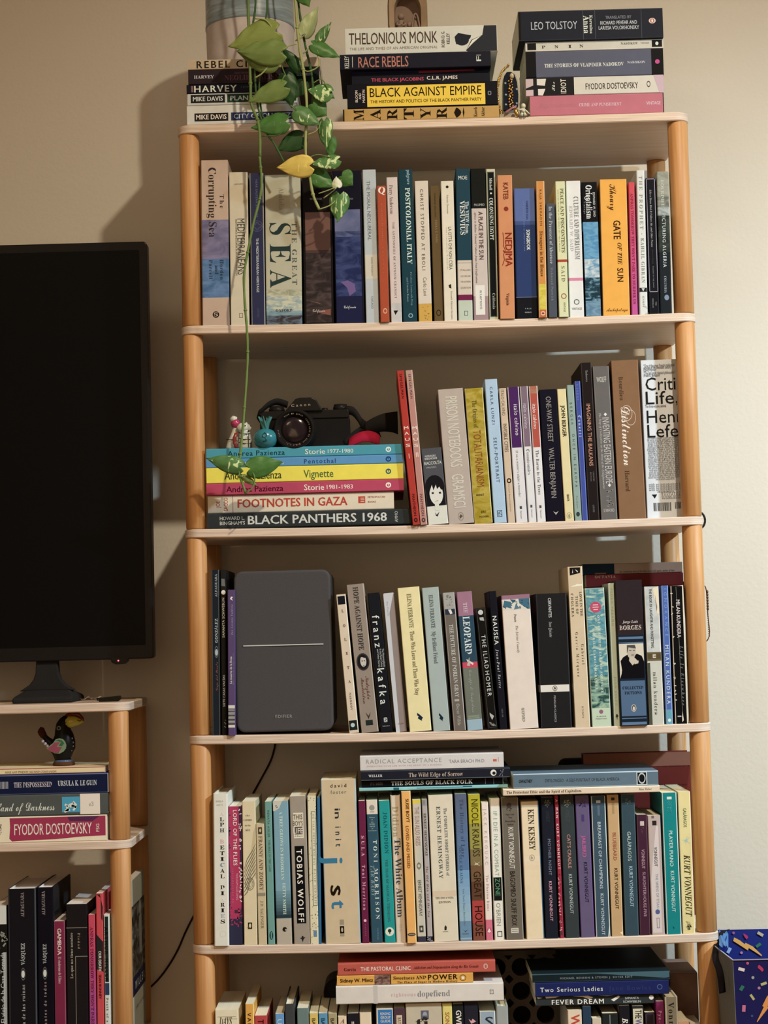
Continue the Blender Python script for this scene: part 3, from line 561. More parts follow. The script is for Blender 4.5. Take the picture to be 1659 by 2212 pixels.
v((1199, 1220.4, 391.7, 1207.5, 1229), '#d8d39a', 'pale yellow paperback with brick red stripe', [('PEACE AND DISCONTENTS', 407, 546, .64, .36, '#5f5a3f', 's'), ('ESSAYS ON PALESTINE IN THE MIDDLE EAST PEACE PROCESS', 410, 544, .26, .12, '#7e7855'), ('SAID', 575, 609, .55, .38, '#7d7656', 'r'), ('VINTAGE', 653, 674, .6, .2, '#7d7656')], ((561, 566.5, '#b7432c'),), [('E', 640, .55, 6, '#a1583c', 6, .7)], Y=-.004)
v((1222, 1253.6, 390.8, 1231, 1262.4), '#e2dacb', 'white paperback with pink stripe', [('CULTURE AND IMPERIALISM', 425, 561, .66, .34, '#6c6963', 'r'), ('EDWARD W. SAID', 445, 543, .28, .24, '#b9a9a0', 'r'), ('VINTAGE', 667, .7, .5, .16, '#7e7a72', 'b', 'h')], ((600.7, 607, '#dc7b94'),), [('E', 652.5, .5, 6, '#5e5c58', 6, .7)])
v((1255.3, 1289.6, 393.5, 1265.6, 1299.3), '#17181b', 'black topped paperback with blue-white painted scene', [('EDWARD W. SAID', 416, 469, .78, .14, '#cfcabf', 'b'), ('Orientalism', 400, 473, .46, .4, '#dedacf', 's'), ('Vintage', 435, 462, .16, .12, '#8d8b86', 'r')], ((480, 500, '#4d8bb0'),), [('R', 480, 582, .02, .98, '~#4d8bb0,#6ea3bf,60'), ('R', 560, 602, .02, .98, '~#c9cfc6,#5f93ae,50'), ('R', 600, 650, .02, .98, '~#1f3640,#6f9aab,#2e4a55,70'), ('R', 650, 683, .02, .98, '~#587e93,#7d9fae,50'), ('E', 428, .3, 4.5, '#cfcabf', 4.5, .7)])
v((1295, 1353.4, 387.3, 1302.6, 1361.5), '#f5a63c', 'wide bright orange book lettered by hand', [('Khoury', 398, 455, .5, .28, '#4a2712', 'c'), ('GATE', 477, 517, .6, .26, '#3b1f10', 'x'), ('OF THE', 525, 572, .68, .16, '#4a2712', 'j'), ('SUN', 580, 609, .68, .22, '#4a2712', 'x'), ('Archipelago', 669, .8, .52, .13, '#4a2712', 'c', 'h')], edge='#efae55')
v((1357, 1370.8, 393.8, 1364.8, 1378.2), '#df4458', 'very thin coral to magenta paperback', [('ANDRAS TOMORROW THEY WON’T DARE TO MURDER US', 418, 657, .5, .46, '#8f1f3a', 's')], (('G', 393, 685, '#e0454a', '#cf4f93', 12),))
v((1373.4, 1393, 367.9, 1382, 1399.4), '#dedacb', 'white hardcover with worn torn foot', [('THE PROPHET', 380, 496, .5, .42, '#8e9080', 'r'), ('·', 504, 507, .5, .4, '#8e9080'), ('KAHLIL GIBRAN', 515, 611, .55, .4, '#7b7e70', 'r'), ('KNOPF', 640, 664, .5, .22, '#8e9080', 'r')], (), [('R', 622, 631, .05, .95, '#2b2a29'), ('P', [(623, .3), (630, .5), (623, .7)], '#cfcdc2'), ('D', 660, 680, .6, 1, 9, 1.6, '#b9a988')], hard=1)
v((1393.8, 1416, 384.7, 1404, 1424.5), '#1a1b20', 'black paperback with white hairline frame', [('Like a Straw Bird It Follows Me, and Other Poems', 410, 534, .46, .2, '#a4a3a0', 'j'), ('Ghassan Zaqtan', 540, 570, .5, .1, '#5e5e62'), ('Translated by Fady Joudah', 575, 622, .5, .12, '#8a898a', 'j'), ('YALE', 652, 660, .68, .16, '#8a898a', 'b'), ('MARGELLOS', 645, 665, .36, .14, '#8a898a', 'b')], (), [('F', 386, 631, .03, .95, 1.3, '#a79aa6')], edge='#2b2b30')
v((1416.5, 1445.6, 370.6, 1427, 1451.2), '#22272a', 'grey and black photographic hardcover beside right post', [('BOURDIEU', 389, 448, .45, .26, '#c9c7b3', 'r'), ('PICTURING ALGERIA', 462, 578, .5, .28, '#ced2cc', 'b'), ('COLUMBIA', 597, 633, .5, .2, '#9fa5a8', 'r')], ((370, 425, '~#8d8c77,#a3a18a,30'), (425, 448, '~#6b6c5e,#94947f,40'), (448, 466, '~#b4b9b0,#8d9389,40'), (466, 545, '~#2a2e2a,#3f463c,30')), [('E', 643, .58, 6, '#7e8ca0', 5)], hard=1)
# ================================================================ bay two: lying stack, then standing
BAY = 'second bay stack'; z = ZP[2] - SG(2, .04)
z = Hb(BAY, z, (447, 889, 1105.5, 1139), '#2e302e', 'dark grey hardcover at the very bottom of the stack', [('HOWARD L.', 475, 528, .33, .23, '#b1ab9a', 'x'), ('BINGHAM’S', 475, 529, .65, .23, '#b1ab9a', 'x'), ('BLACK PANTHERS 1968', 536, 835, .48, .56, '#bdb7a6', 'x'), ('AMMO', 856, .7, .5, .2, '#a7a293', 'b', 'v')], hard=1, D=.23)
z = Hb(BAY, z, (449, 851, 1065, 1104.5), '#cdb795', 'cream hardcover with large red capitals', [('JOE', 471, .36, .5, .22, '#a8402c', 'b', 'v'), ('SACCO', 488, .74, .5, .22, '#a8402c', 'b', 'v'), ('FOOTNOTES IN GAZA', 514, 750, .47, .46, '#b73a28', 'x'), ('METROPOLITAN', 795, 832, .3, .1, '#a0553f', 'b'), ('BOOKS', 795, 812, .56, .1, '#a0553f', 'b')], (), [('R', 502.5, 503.5, .02, .98, '#8d3d2d'), ('R', 774, 789, .25, .62, '#b73a28'), ('R', 779, 787, .33, .37, '#cdb795'), ('R', 779, 787, .42, .46, '#cdb795'), ('R', 779, 787, .51, .55, '#cdb795')], hard=1, Y=.008, D=.2)
def paz(z, q, col, desc, a, at, b2, bt, ring, extra=()):
    return Hb(BAY, z, q, col, desc, [('Andrea Pazienza', a, a + 123, .52, .5, at, 'b')] + list(extra) + [(b2[0], b2[1], b2[2], .52, .5, bt, 'b')], (), [('E', 839, .5, 6, ring, 6, .55), ('P', [(837, .35), (840, .35), (839, .62)], ring)], D=.21, Y=.004)
z = paz(z, (446, 872, 1038.5, 1064), '#b23c50', 'crimson pink hardcover in the four-colour comic set', 489, '#47131f', ('Storie', 657, 700), '#e3cfc9', '#e3cfc9', [('1981-1983', 706, 762, .54, .36, '#e3cfc9', 'b')])
z = paz(z, (446, 871, 1004, 1038), '#dcc23a', 'bright yellow book in the lying stack', 485, '#2d3a1e', ('Vignette', 656, 720), '#47602f', '#2b5560')
z = paz(z, (445.5, 870, 984, 1003.5), '#4f82a6', 'thin blue book in the lying stack', 490, '#a6b6be', ('Pentothal', 657, 725), '#20406f', '#1c3b63')
z = paz(z, (445.5, 869, 961.5, 984), '#3f8790', 'teal book topping the stack, under the black camera', 492, '#12323b', ('Storie', 659, 702), '#c9d3cb', '#c9d3cb', [('1977-1980', 708, 763, .54, .38, '#c9d3cb', 'b')])
S2Z = z
BAY = 'second bay'; zb = ZP[2]
v((856, 872.4, 800.6, 891.5, 907.2), '#b23328', 'tall thin red hardcover leaning on the stack', [('SPIEGELMAN', 808, 861, .5, .34, '#3d1414', 'b')] + [(c_, y_, .62, .5, .42, '#e4cdb9', 'b', 'h') for c_, y_ in zip('MAUS', (925, 937, 950, 963))] + [('I', 986, .1, .5, .7, '#dba08a', 'b', 'h'), ('PANTHEON', 1068, 1115, .5, .36, '#3d1414', 'b')], (), [('E', 1124, .5, 5, '#3d1c1c', 4, .4)], Y=-.006, D=.17)
v((875, 891.6, 799.8, 908.6, 923), '#b5786a', 'tall thin dusty pink hardcover', [('SPIEGELMAN', 808, 861, .5, .34, '#5a3029', 'b')] + [(c_, y_, .62, .5, .42, '#ecdcca', 'b', 'h') for c_, y_ in zip('MAUS', (925, 937, 950, 963))] + [('II', 983, .34, .5, .7, '#ecc9b4', 'b', 'h'), ('PANTHEON', 1068, 1115, .5, .36, '#5a3029', 'b')], ((800, 845, '~#ab8068,#b5867a,40'),), [('E', 1124, .5, 5, '#4d2f2c', 4, .4)], Y=-.004, D=.17, edge='#c99b80')
v((908.5, 953.4, 968, 925.3, 968.9), '#4c4a4c', 'small grey book with drawn dark-haired face', [('ALESSANDRO', 985, .55, .42, .1, '#d3cfc7', 'b', 'h'), ('BARONCIANI', 990.5, .6, .44, .1, '#d3cfc7', 'b', 'h'), ('RACCOLTA', 1000.5, .85, .52, .16, '#d9d5cd', 'n', 'h'), ('1992/2012', 1010, .5, .42, .08, '#b3aea6', 'n', 'h')], ((1094, 1134, '#cfc7b1'),),
  [('E', 1053, .5, 26, '#1c1c1e', 21), ('R', 1053, 1094, .04, .96, '#1c1c1e'), ('E', 1068, .54, 24, '#d3cab5', 14.5), ('P', [(1042, .2), (1052, .3), (1062, .14), (1045, .1)], '#1c1c1e'), ('P', [(1036, .2), (1036, .86), (1060, .92), (1060, .8), (1053, .72), (1058, .6), (1048, .56), (1060, .42), (1048, .36), (1066, .18), (1066, .1)], '#1c1c1e'), ('P', [(1065, .3), (1063, .4), (1067, .44), (1068, .34)], '#27252a'), ('P', [(1065, .66), (1064, .76), (1068, .8), (1069, .7)], '#27252a'), ('P', [(1083.5, .44), (1082.5, .6), (1085.5, .6), (1085, .46)], '#8d6a5c'), ('P', [(1084, .42), (1104, .42), (1104, .62), (1084, .62)], '#cfc7b1'), ('P', [(1108, .4), (1117, .5), (1107, .62), (1115, .42)], '#27252a')])
v((944, 1000.4, 840, 970, 1024), '#b19d88', 'wide beige paperback with raised pale condensed capitals', [('PRISON NOTEBOOKS', 857, 1010, .5, .46, '#c9bba2', 'x'), ('GRAMSCI', 1026, 1098, .5, .46, '#c9bba2', 'x')], (), [('E', 1117, .5, 9, '#7d6d5b', 6, .85), ('P', [(1112, .5), (1117, .58), (1122, .46), (1117, .44)], '#5a4c3e')], side='#5d5044')
v((1002, 1044, 838.7, 1026, 1063.5), '#a98d20', 'gold-green mottled worn paperback', [('The Origins of', 865, 925, .48, .26, '#3b3313', 'r'), ('TOTALITARIANISM', 930, 1052, .5, .42, '#8a3a22', 't'), ('ARENDT', 1070, .45, .42, .11, '#2f2812', 'x', 'h'), ('HBJ', 1107, .28, .55, .14, '#1f1b10', 's', 'h'), ('MODERN', 1117, .5, .55, .1, '#2f2812', 'x', 'h')], (), [('R', 841, 1132, .04, .96, '~#9c8018,#b89c3a,35')], edge='#d8c27b')
v((1046.4, 1073.6, 819, 1067.4, 1095.3), '#a5bbca', 'pale blue paperback standing tallest of its group', [('CARLA LUNZI', 836, 917, .48, .22, '#3b4f63', 'b'), ('SELF-PORTRAIT', 946, 1043, .52, .26, '#3b4f63', 'b')], (), [('F', 1103, 1117, .28, .68, 1.3, '#33465a'), ('D', 1106, 1114, .36, .6, 7, 1.6, '#33465a')])
v((1076.3, 1094.2, 838.7, 1098, 1112.3), '#cdaf8b', 'narrow tan worn paperback', [('ITALO CALVINO', 842, 898, .45, .42, '#6f5a48', 't'), ('INVISIBLE CITIES', 916, 977, .5, .5, '#4f3d31', 't'), ('Harcourt Brace Jovanovich', 1046, 1105, .5, .2, '#8f7a60')], (), [('E', 1039, .55, 5.5, '#2e2721', 5, .5)])
v((1096, 1120.4, 836, 1114, 1140.5), '#d8d0c6', 'white paperback with deep purple top', [('italo calvino', 874, 941, .62, .34, '#dcd0cf', 'n'), ('If on a winter’s night a traveler', 974, 1074, .48, .2, '#7d766f', 'r'), ('Harcourt', 1104, 1121, .5, .14, '#6d665f')], ((836, 967.6, '#4b2557'),), [('R', 1094, 1100, .4, .6, '#4c4743')], edge='#cfc2ba')
v((1122, 1140.4, 834.4, 1142, 1159), '#dad3c9', 'white paperback with dusty mauve top', [('italo calvino', 872, 926, .5, .44, '#c9bcbc', 'n'), ('Cosmicomics', 971, 1026, .5, .4, '#6d666a', 'r'), ('Harcourt', 1101, 1118, .5, .18, '#6d665f')], ((834, 965, '#7f656d'),), [('R', 1091, 1097, .35, .6, '#4c4743')], edge='#cfc2ba')
v((1142, 1161, 834, 1160, 1179.7), '#dcd5cb', 'white paperback with coral red top', [('italo calvino', 873, 927, .48, .42, '#eadad0', 'n'), ('The Baron in the Trees', 973, 1069, .5, .36, '#5f585c', 'r'), ('Harcourt', 1102, 1120, .5, .18, '#6d665f')], ((850, 966.7, '#b94c3b'), (834, 850, '~#a87a55,#b94c3b,50')), [('R', 1092, 1098, .35, .6, '#4c4743')], edge='#d8cbc0')
v((1164.4, 1202, 841.3, 1180.8, 1219.2), '#1b1923', 'wide black paperback with grey condensed capitals', [('ONE-WAY STREET', 857, 955, .5, .3, '#8f867a', 'b'), ('WALTER BENJAMIN', 968, 1076, .5, .3, '#8f867a', 'b')], (), [('P', [(1105, .4), (1113, .55), (1105, .72), (1108, .55)], '#a89f90')])
v((1203, 1222.4, 840.4, 1220.3, 1240.6), '#dfcb8d', 'cream yellow paperback with bold black name', [('JOHN BERGER', 876, 944, .55, .42, '#26231d', 'x'), ('GRANTA', 1068, 1083, .5, .24, '#26231d', 'x')], (), [('E', 1114, .5, 6.5, '#8a7c52', 5.5, .85), ('E', 1115, .5, 4, '#8a7c52', 2, .3)])
v((1223.2, 1240, 831.8, 1242.2, 1256.8), '#8fa194', 'sage green paperback with thin spaced capitals', [('BERGER', 870, 918, .45, .34, '#4c5a52', 't'), ('ONCE IN EUROPA', 938, 1053, .52, .34, '#4c5a52', 't'), ('Pantheon', 1072, 1098, .5, .2, '#4c5a52')], (), [('E', 1111, .5, 5, '#33403a', 4)])
v((1241, 1253.6, 823.4, 1258, 1270.4), '#414f9b', 'thin cobalt blue paperback', [('GANDHI', 830, 865, .4, .34, '#6a78c3', 's'), ('Canetti', 898, 944, .5, .5, '#c3c6da', 'r')], edge='#6a78bb')
v((1254.5, 1277, 783.5, 1271, 1296.3), '#241e1d', 'tall black paperback with salmon title, curled top', [('Todorova', 800, 825, .5, .2, '#8f8a84', 'r'), ('IMAGINING THE BALKANS', 873, 1007, .5, .36, '#cf8d6c', 'b'), ('UPDATED', 1020, 1040, .66, .12, '#7d756e'), ('EDITION', 1021, 1040, .4, .12, '#7d756e'), ('OXFORD', 1091, 1107, .5, .16, '#7d756e')], Y=.002, edge='#453c38')
v((1278.8, 1316, 791, 1299.8, 1333.5), '#6a635c', 'grey paperback with pale condensed capitals and map', [('WOLFF', 820, .6, .5, .34, '#cfc9bb', 'b', 'h'), ('INVENTING EASTERN EUROPE', 903, 1045, .62, .42, '#c4beb1', 'n'), ('The Map of Civilization on the Mind of the Enlightenment', 893, 1056, .28, .14, '#b3ada1', 'j'), ('STANFORD', 1103, .65, .5, .2, '#c4beb1', 'b', 'h')], (), [('P', [(892, .62), (896, .72), (900, .62), (896, .52)], '#e0dacb'), ('P', [(1045, .62), (1049, .72), (1053, .62), (1049, .52)], '#e0dacb'), ('D', 1060, 1095, .4, .8, 16, 3, '#857e76')], edge='#857e76')
v((1318.5, 1379, 778, 1338.5, 1395.6), '#8c6040', 'very wide brown paperback with white script title', [('Bourdieu', 814, 865, .33, .16, '#4b3324', 'r'), ('Distinction', 880, 1006, .45, .36, '#ecdcc6', 'c'), ('Harvard', 1017, 1062, .38, .17, '#4b3324', 'r')], (), [('E', 893, .48, 17, '#d9c6ae', 12, .93), ('E', 903, .62, 17, '#d9c6ae', 11, .93)], side='#6b452e', edge='#9a6b49')
tx = [(t_, y_, w_, .5 - (.86 - w_) / 2, .072, '#55575a', 'n', 'h') for t_, y_, w_ in [('“One of the great French intellectual', 789, .74), ('activists of the twentieth century”', 793.5, .68), ('David Harvey', 798, .3), ('“The last great classical philosopher”', 805, .76), ('Fredric Jameson', 810, .38), ('The three-volume seminal', 877, .5)]]
rg = random.Random(3)
tx += [(' '.join(rg.choice(['in everyday', 'life and', 'critique of', 'the modern', 'world space', 'work and', 'theory the', 'philosophy']) for _ in range(4)), 946 + i * 4.05, .8 - (.35 if i == 22 else rg.random() * .06), .47, .05, '#66686b', 'n', 'h') for i in range(23)]
tx += [('with an introduction by', 1046 + i * 4, .8 - (.4 if i == 4 else 0), .47, .05, '#66686b', 'n', 'h') for i in range(5)]
tx += [(t_, 1064 + i * 4, .5, .62, .05, '#66686b', 'n', 'h') for i, t_ in enumerate(['philosophy', 'sociology', 'critical theory', 'versobooks.com'])]
v((1382, 1474, 777, 1399, 1488), '#dde0df', 'very wide white paperback with giant black grotesque words', tx + [('Critiq', 829, .92, .56, .31, '#222426', 'n', 'h'), ('Life,', 859, .78, .48, .31, '#222426', 'n', 'h'), ('Henri', 900, .93, .56, .31, '#222426', 'n', 'h'), ('Lefeb', 931, .97, .58, .31, '#222426', 'n', 'h')], (),
  [('P', [(1068, .13), (1068, .26), (1077, .2)], '#222426')] + [('R', 1086, 1104, .16 + i * .022, .16 + i * .022 + rg.choice((.007, .011, .015)), '#2b2c2e') for i in range(20)] + [('R', 1086, 1100, .68 + i * .03, .695 + i * .03, '#2b2c2e') for i in range(7)], side='#c9ccca', Y=.036)
# ================================================================ bay three
BAY = 'third bay'; zb = ZP[3]
v((456, 473.3, 1231, 458.5, 476.2), '#1e2226', 'black tall paperback with upward grey words, beside post', [('ALFAGUARA', 1240, 1290, .6, .3, '#8d8d86', 's', 'u'), ('GONZÁLEZ', 1337, 1389, .6, .36, '#a9a9a2', 'r', 'u'), ('Viaje del Pirata', 1431, 1493, .6, .3, '#8a4d45', 'c', 'u')], (), [('E', 1409, .6, 13, '#5d605f', 4, .8), ('E', 1410, .6, 7, '#9a9c98', 3)], edge='#4c4d4b', Y=.004)
v((475, 488, 1231, 479, 491), '#211f1d', 'black thin paperback with round white dot near top', [('SAMANTA SCHWEBLIN', 1292, 1378, .5, .42, '#c9c5ba', 'b', 'u'), ('SIETE CASAS VACÍAS', 1459, 1527, .5, .38, '#b3b0a6', 'b', 'u'), ('lds', 1555, 1572, .6, .4, '#a8a59c', 'c', 'u')], (), [('E', 1280, .55, 5, '#cfcbc0', 4.6), ('P', [(1250, .2), (1251, .8), (1267, .9), (1266, .2)], '#5f5b55')], Y=.006)
v((491, 507, 1274, 492.6, 508.6), '#513c5c', 'purple paperback with barcode at its foot', [('Zoé Lorenzo Valdivia', 1306, 1372, .6, .28, '#8f7f97', 'j', 'u'), ('La muerte de la Rosa', 1419, 1477, .42, .3, '#c9bfc9', 'b', 'u'), ('obra y vida de un siglo entero', 1412, 1480, .75, .16, '#84728c', 'b', 'u')], (),
  [('P', [(1289, .5), (1294, .35), (1298, .75), (1293, .6), (1290, .8)], '#e0d8e0'), ('R', 1524, 1572, .04, .96, '#bfb3a2')] + [('R', 1530 + i * 2.9, 1531.4 + i * 2.9 + (i % 3) * .5, .04, .96, '#3a3238') for i in range(13)], Y=-.005)
v((725.5, 746.4, 1284, 754, 775.5), '#c8ae8f', 'cream narrow paperback leaning beside the speaker', [(c_, y_, .26, .55, .3, '#5f4b3c', 's', 'h') for c_, y_ in zip('LOLITA', (1320, 1352, 1382, 1412, 1443, 1473))] + [('NABOKOV', 1497, 1535, .5, .2, '#6d5747', 's')], (), [('R', 1288, 1306, .12, .9, '#1b1d22'), ('R', 1557, 1578, .08, .92, '#1f2422'), ('E', 1567, .45, 4.5, '#a9b3aa', 4.5)], edge='#d9c5a4')
v((748, 785.6, 1262, 781, 818.3), '#8a7665', 'taupe tall book with oval portrait medallion', [('HOPE AGAINST HOPE', 1268, 1405, .5, .3, '#383432', 's'), ('Nadezhda', 1462, 1512, .66, .22, '#6b3d30', 'c'), ('Mandelstam', 1465, 1521, .38, .2, '#6b3d30', 'c')], (), [('E', 1431, .5, 19, '#33302e', 14), ('E', 1431, .5, 16, '#1f1e1e', 11.5), ('E', 1430, .52, 12, '#b8ab99', 6.5), ('P', [(1420, .35), (1416, .6), (1424, .66), (1421, .5)], '#1f1e1e'), ('P', [(1428, .42), (1428, .5), (1430, .5), (1430, .42)], '#37302c'), ('P', [(1428, .56), (1428, .63), (1430, .63), (1430, .56)], '#37302c'), ('P', [(1439, .48), (1439, .58), (1441, .56), (1441, .5)], '#4a3d35'), ('R', 1557, 1568, .3, .72, '#242a26'), ('P', [(1540, .35), (1555, .5), (1540, .66), (1548, .5)], '#3b322b')], edge='#a3917d')
v((794, 818.5, 1281, 821.5, 849.5), '#1d1d20', 'black paperback with huge white lowercase surname', [('franz', 1330, 1399, .5, .6, '#cdc8bd', 'b'), ('kafka', 1445, 1522, .5, .6, '#cdc8bd', 'b'), ('The Metamorphosis', 1403, 1442, .85, .16, '#aaa59b', 'b'), ('In the Penal Colony', 1403, 1442, .64, .16, '#aaa59b', 'b'), ('and Other Stories', 1403, 1442, .42, .16, '#aaa59b', 'b'), ('S', 1556, .22, .5, .24, '#cdc8bd', 'b', 'h'), ('Schocken', 1569, .6, .5, .1, '#9a958c', 'r', 'h')], (), [('F', 1551, 1561, .36, .64, 1, '#cdc8bd')], Y=.005)
v((827, 851, 1281, 855.5, 878.8), '#89756a', 'brownish grey paperback with pale white left strip', [('The Castle', 1299, 1330, .3, .16, '#7d8191', 'r'), ('CLM', 1564, .5, .5, .14, '#9d3e35', 'b', 'h')], ((1281, 1284, '#b5aea8'),), [('P', [(1283, 0), (1283, .95), (1325, .42), (1590, .36), (1590, 0)], '#b9b4b0')], Y=.008)
v((858.5, 905, 1268.7, 884, 933.3), '#dcc688', 'wide pale yellow paperback', [('ELENA FERRANTE · Those Who Leave and Those Who Stay', 1283, 1503, .5, .2, '#6b5c3c', 's')], (), [('P', [(1541, .42), (1546, .54), (1552, .66), (1558, .58), (1550, .5), (1546, .4)], '#1c2a38'), ('P', [(1546, .5), (1553, .42), (1560, .62), (1555, .56)], '#1c2a38')], side='#a8935f')
v((910, 948, 1269, 936.5, 972.4), '#9ba398', 'pale grey-green paperback', [('ELENA FERRANTE · My Brilliant Friend', 1285, 1434, .5, .24, '#4f5650', 's')], (), [('P', [(1541, .42), (1546, .54), (1552, .66), (1558, .58), (1550, .5), (1546, .4)], '#1c2a38'), ('P', [(1546, .5), (1553, .42), (1560, .62), (1555, .56)], '#1c2a38')], side='#6d6a5c')
v((955, 982, 1280, 980.8, 1006.6), '#695c4e', 'worn brown paperback with pale badge at top', [('THE PICTURE OF DORIAN GRAY', 1349, 1507, .5, .34, '#b9b0a2', 's'), ('Oscar Wilde', 1521, 1568, .5, .3, '#a39a8c', 'r'), ('|', 1511, 1516, .5, .3, '#a39a8c')], ((1280, 1316, '#9c9588'), (1316, 1328, '#2b3340')), [('P', [(1317, .35), (1317, .6), (1326, .7), (1327, .5)], '#cfc9bb'), ('D', 1284, 1300, .3, .7, 9, 2, '#6d665b'), ('D', 1300, 1310, .3, .75, 12, 1.2, '#7d766a')], edge='#a5988a')
v((985.5, 1019, 1278, 1009.5, 1043.4), '#6b6a5b', 'mauve, teal, red and olive banded paperback', [('THE', 1302, 1325, .5, .26, '#c9a9b0', 's'), ('LEOPARD', 1332, 1414, .5, .44, '#c5c9c2', 's'), ('Giuseppe di Lampedusa', 1448, 1540, .5, .2, '#98978a', 'c')], ((1278, 1330.5, '#9a6878'), (1330.5, 1431, '#2b4450'), (1431, 1443, '#c9404f'), (1554.7, 1580, '#8fa5ac')), [('P', [(1424, .3), (1434, .75), (1438, .7), (1430, .35)], '#cfc3b0'), ('P', [(1420, .5), (1438, .3), (1440, .5)], '#b5a997'), ('R', 1546, 1550, .1, .85, '#7b8268'), ('R', 1551, 1553, .1, .85, '#8a9076')])
v((1027, 1047, 1313.5, 1055, 1076), '#1b1a18', 'short black paperback with round white emblem', [('THE ILIAD', 1372, 1445, .52, .44, '#c9c3b6', 't'), ('HOMER', 1450, 1505, .52, .44, '#c9c3b6', 't')], (), [('E', 1323, .5, 5.5, '#bdb7aa', 5.5, .5), ('E', 1323, .5, 3, '#bdb7aa'), ('P', [(1334, .3), (1334, .75), (1342, .8), (1340, .35)], '#a8a296'), ('P', [(1540, .3), (1548, .75), (1556, .5), (1546, .3)], '#a8a296'), ('D', 1560, 1568, .2, .8, 9, 2, '#a8a296'), ('F', 1315, 1572, .06, .94, 1, '#46423c')], side='#7d6757')
v((1056, 1071, 1277, 1079, 1097.4), '#1c1c21', 'narrow black paperback with wobbly white hand lettering', [('NAUSEA', 1331, 1393, .5, .56, '#d9d4c9', 'b'), ('Jean-Paul Sartre', 1403, 1487, .5, .36, '#b9b4aa', 'j'), ('NEW DIR', 1532, 1550, .5, .2, '#6d6a68')], (), Y=.004)
v((1082.5, 1143.5, 1285, 1101, 1164.4), '#d9c5ae', 'very wide cream paperback with mauve and blue-leaf top', [('Dante', 1327, 1344, .45, .08, '#4a4138', 's'), ('The Divine Comedy', 1352, 1411, .48, .09, '#8d7f70', 'i'), ('OXFORD', 1530, 1560, .5, .1, '#8d7f70', 's')], ((1285, 1294, '#956672'),), [('R', 1294, 1317, .03, .99, '#cfc3ad'), ('P', [(1294, .6), (1294, .98), (1317, .98), (1317, .9), (1304, .62)], '#3d6678'), ('P', [(1296, .1), (1308, .04), (1314, .3), (1300, .34)], '#3d6678'), ('P', [(1304, .5), (1317, .42), (1315, .62)], '#4d7282'), ('P', [(1294, .3), (1296, .52), (1303, .4)], '#33566a'), ('D', 1296, 1314, .05, .95, 16, 2.4, '#2d4c5c')], side='#8a5f6c')
v((1159, 1221.7, 1282, 1167, 1237.6), '#232223', 'very wide black paperback with white lower band', [('CERVANTES', 1292, 1334, .44, .1, '#c9c5bd', 'b'), ('Don Quixote', 1343, 1377, .44, .1, '#a39f98', 'i'), ('PENGUIN CLASSICS', 1503, 1560, .48, .06, '#a39f98', 'b')], ((1480, 1495, '#d6ccba'),), [('E', 1487.5, .5, 6, '#3b3832', 5, .8), ('P', [(1484, .49), (1487, .54), (1491, .5), (1487, .47)], '#3b3832')], edge='#3b3a3b')
v((1225, 1258, 1224, 1243, 1275.6), '#cdb48c', 'tall buff worn paperback with chipped black top', [('LOVE IN THE', 1279, 1332, .8, .16, '#5a4c3a', 's'), ('TIME OF', 1288, 1327, .52, .16, '#5a4c3a', 's'), ('CHOLERA', 1282, 1333, .22, .16, '#5a4c3a', 's'), ('Gabriel', 1392, 1436, .75, .18, '#5a4c3a', 'm'), ('García Márquez', 1366, 1462, .4, .18, '#5a4c3a', 'm'), ('KNOPF', 1526, 1552, .55, .12, '#7d6c54', 'm')], (), [('P', [(1226, .14), (1226, .86), (1238, .84), (1240, .6), (1243, .14)], '#1f1c19'), ('P', [(1229, .35), (1238, .3), (1238, .36)], '#cfc9bb'), ('P', [(1230, .5), (1237, .66), (1234, .7)], '#cfc9bb'), ('P', [(1262, .55), (1263, .95), (1266, .96), (1268, .2), (1266, .2), (1264, .5)], '#e6d8b9')], edge='#e0cfa9')
v((1262.5, 1306, 1270, 1280.5, 1320.2), '#86a294', 'sea green patterned paperback with red dot', [('ONE HUNDRED YEARS OF SOLITUDE', 1330, 1498, .62, .12, '#c9d6c0', 's'), ('GABRIEL GARCÍA MÁRQUEZ', 1358, 1490, .32, .12, '#c9d6c0', 's'), ('HARPER', 1548, .5, .5, .06, '#6d7d68', 's', 'h'), ('PERENNIAL', 1553, .6, .5, .06, '#6d7d68', 's', 'h')], (), [('R', 1273, 1460, .03, .97, '~#5f9aa0,#a9c0a5,#3f7d88,42'), ('R', 1460, 1530, .03, .97, '~#2c4a42,#9db38e,#6f9480,55'), ('R', 1530, 1572, .02, .98, '#b9c7a5'), ('E', 1312, .5, 12, '#c2455c', 12), ('R', 1306, 1308, .36, .64, '#e0b9b5'), ('R', 1311, 1313, .34, .66, '#e0b9b5'), ('R', 1316, 1318, .38, .62, '#e0b9b5'), ('E', 1538, .5, 4.5, '#8d5a70', 4.5)], edge='#d6dbc1')
v((1313, 1326.8, 1260, 1326.5, 1341), '#c2cdae', 'pale mint narrow paperback with faint letters', [('PEDRO PÁRAMO', 1272, 1352, .5, .36, '#a3b394', 'b'), ('JUAN RULFO', 1462, 1524, .5, .36, '#a9bc99', 'b')], (), [('P', [(1547, .2), (1546, .8), (1549, .6), (1556, .5), (1549, .4)], '#242a22'), ('E', 1545, .5, 2, '#242a22')], side='#8d8c74')
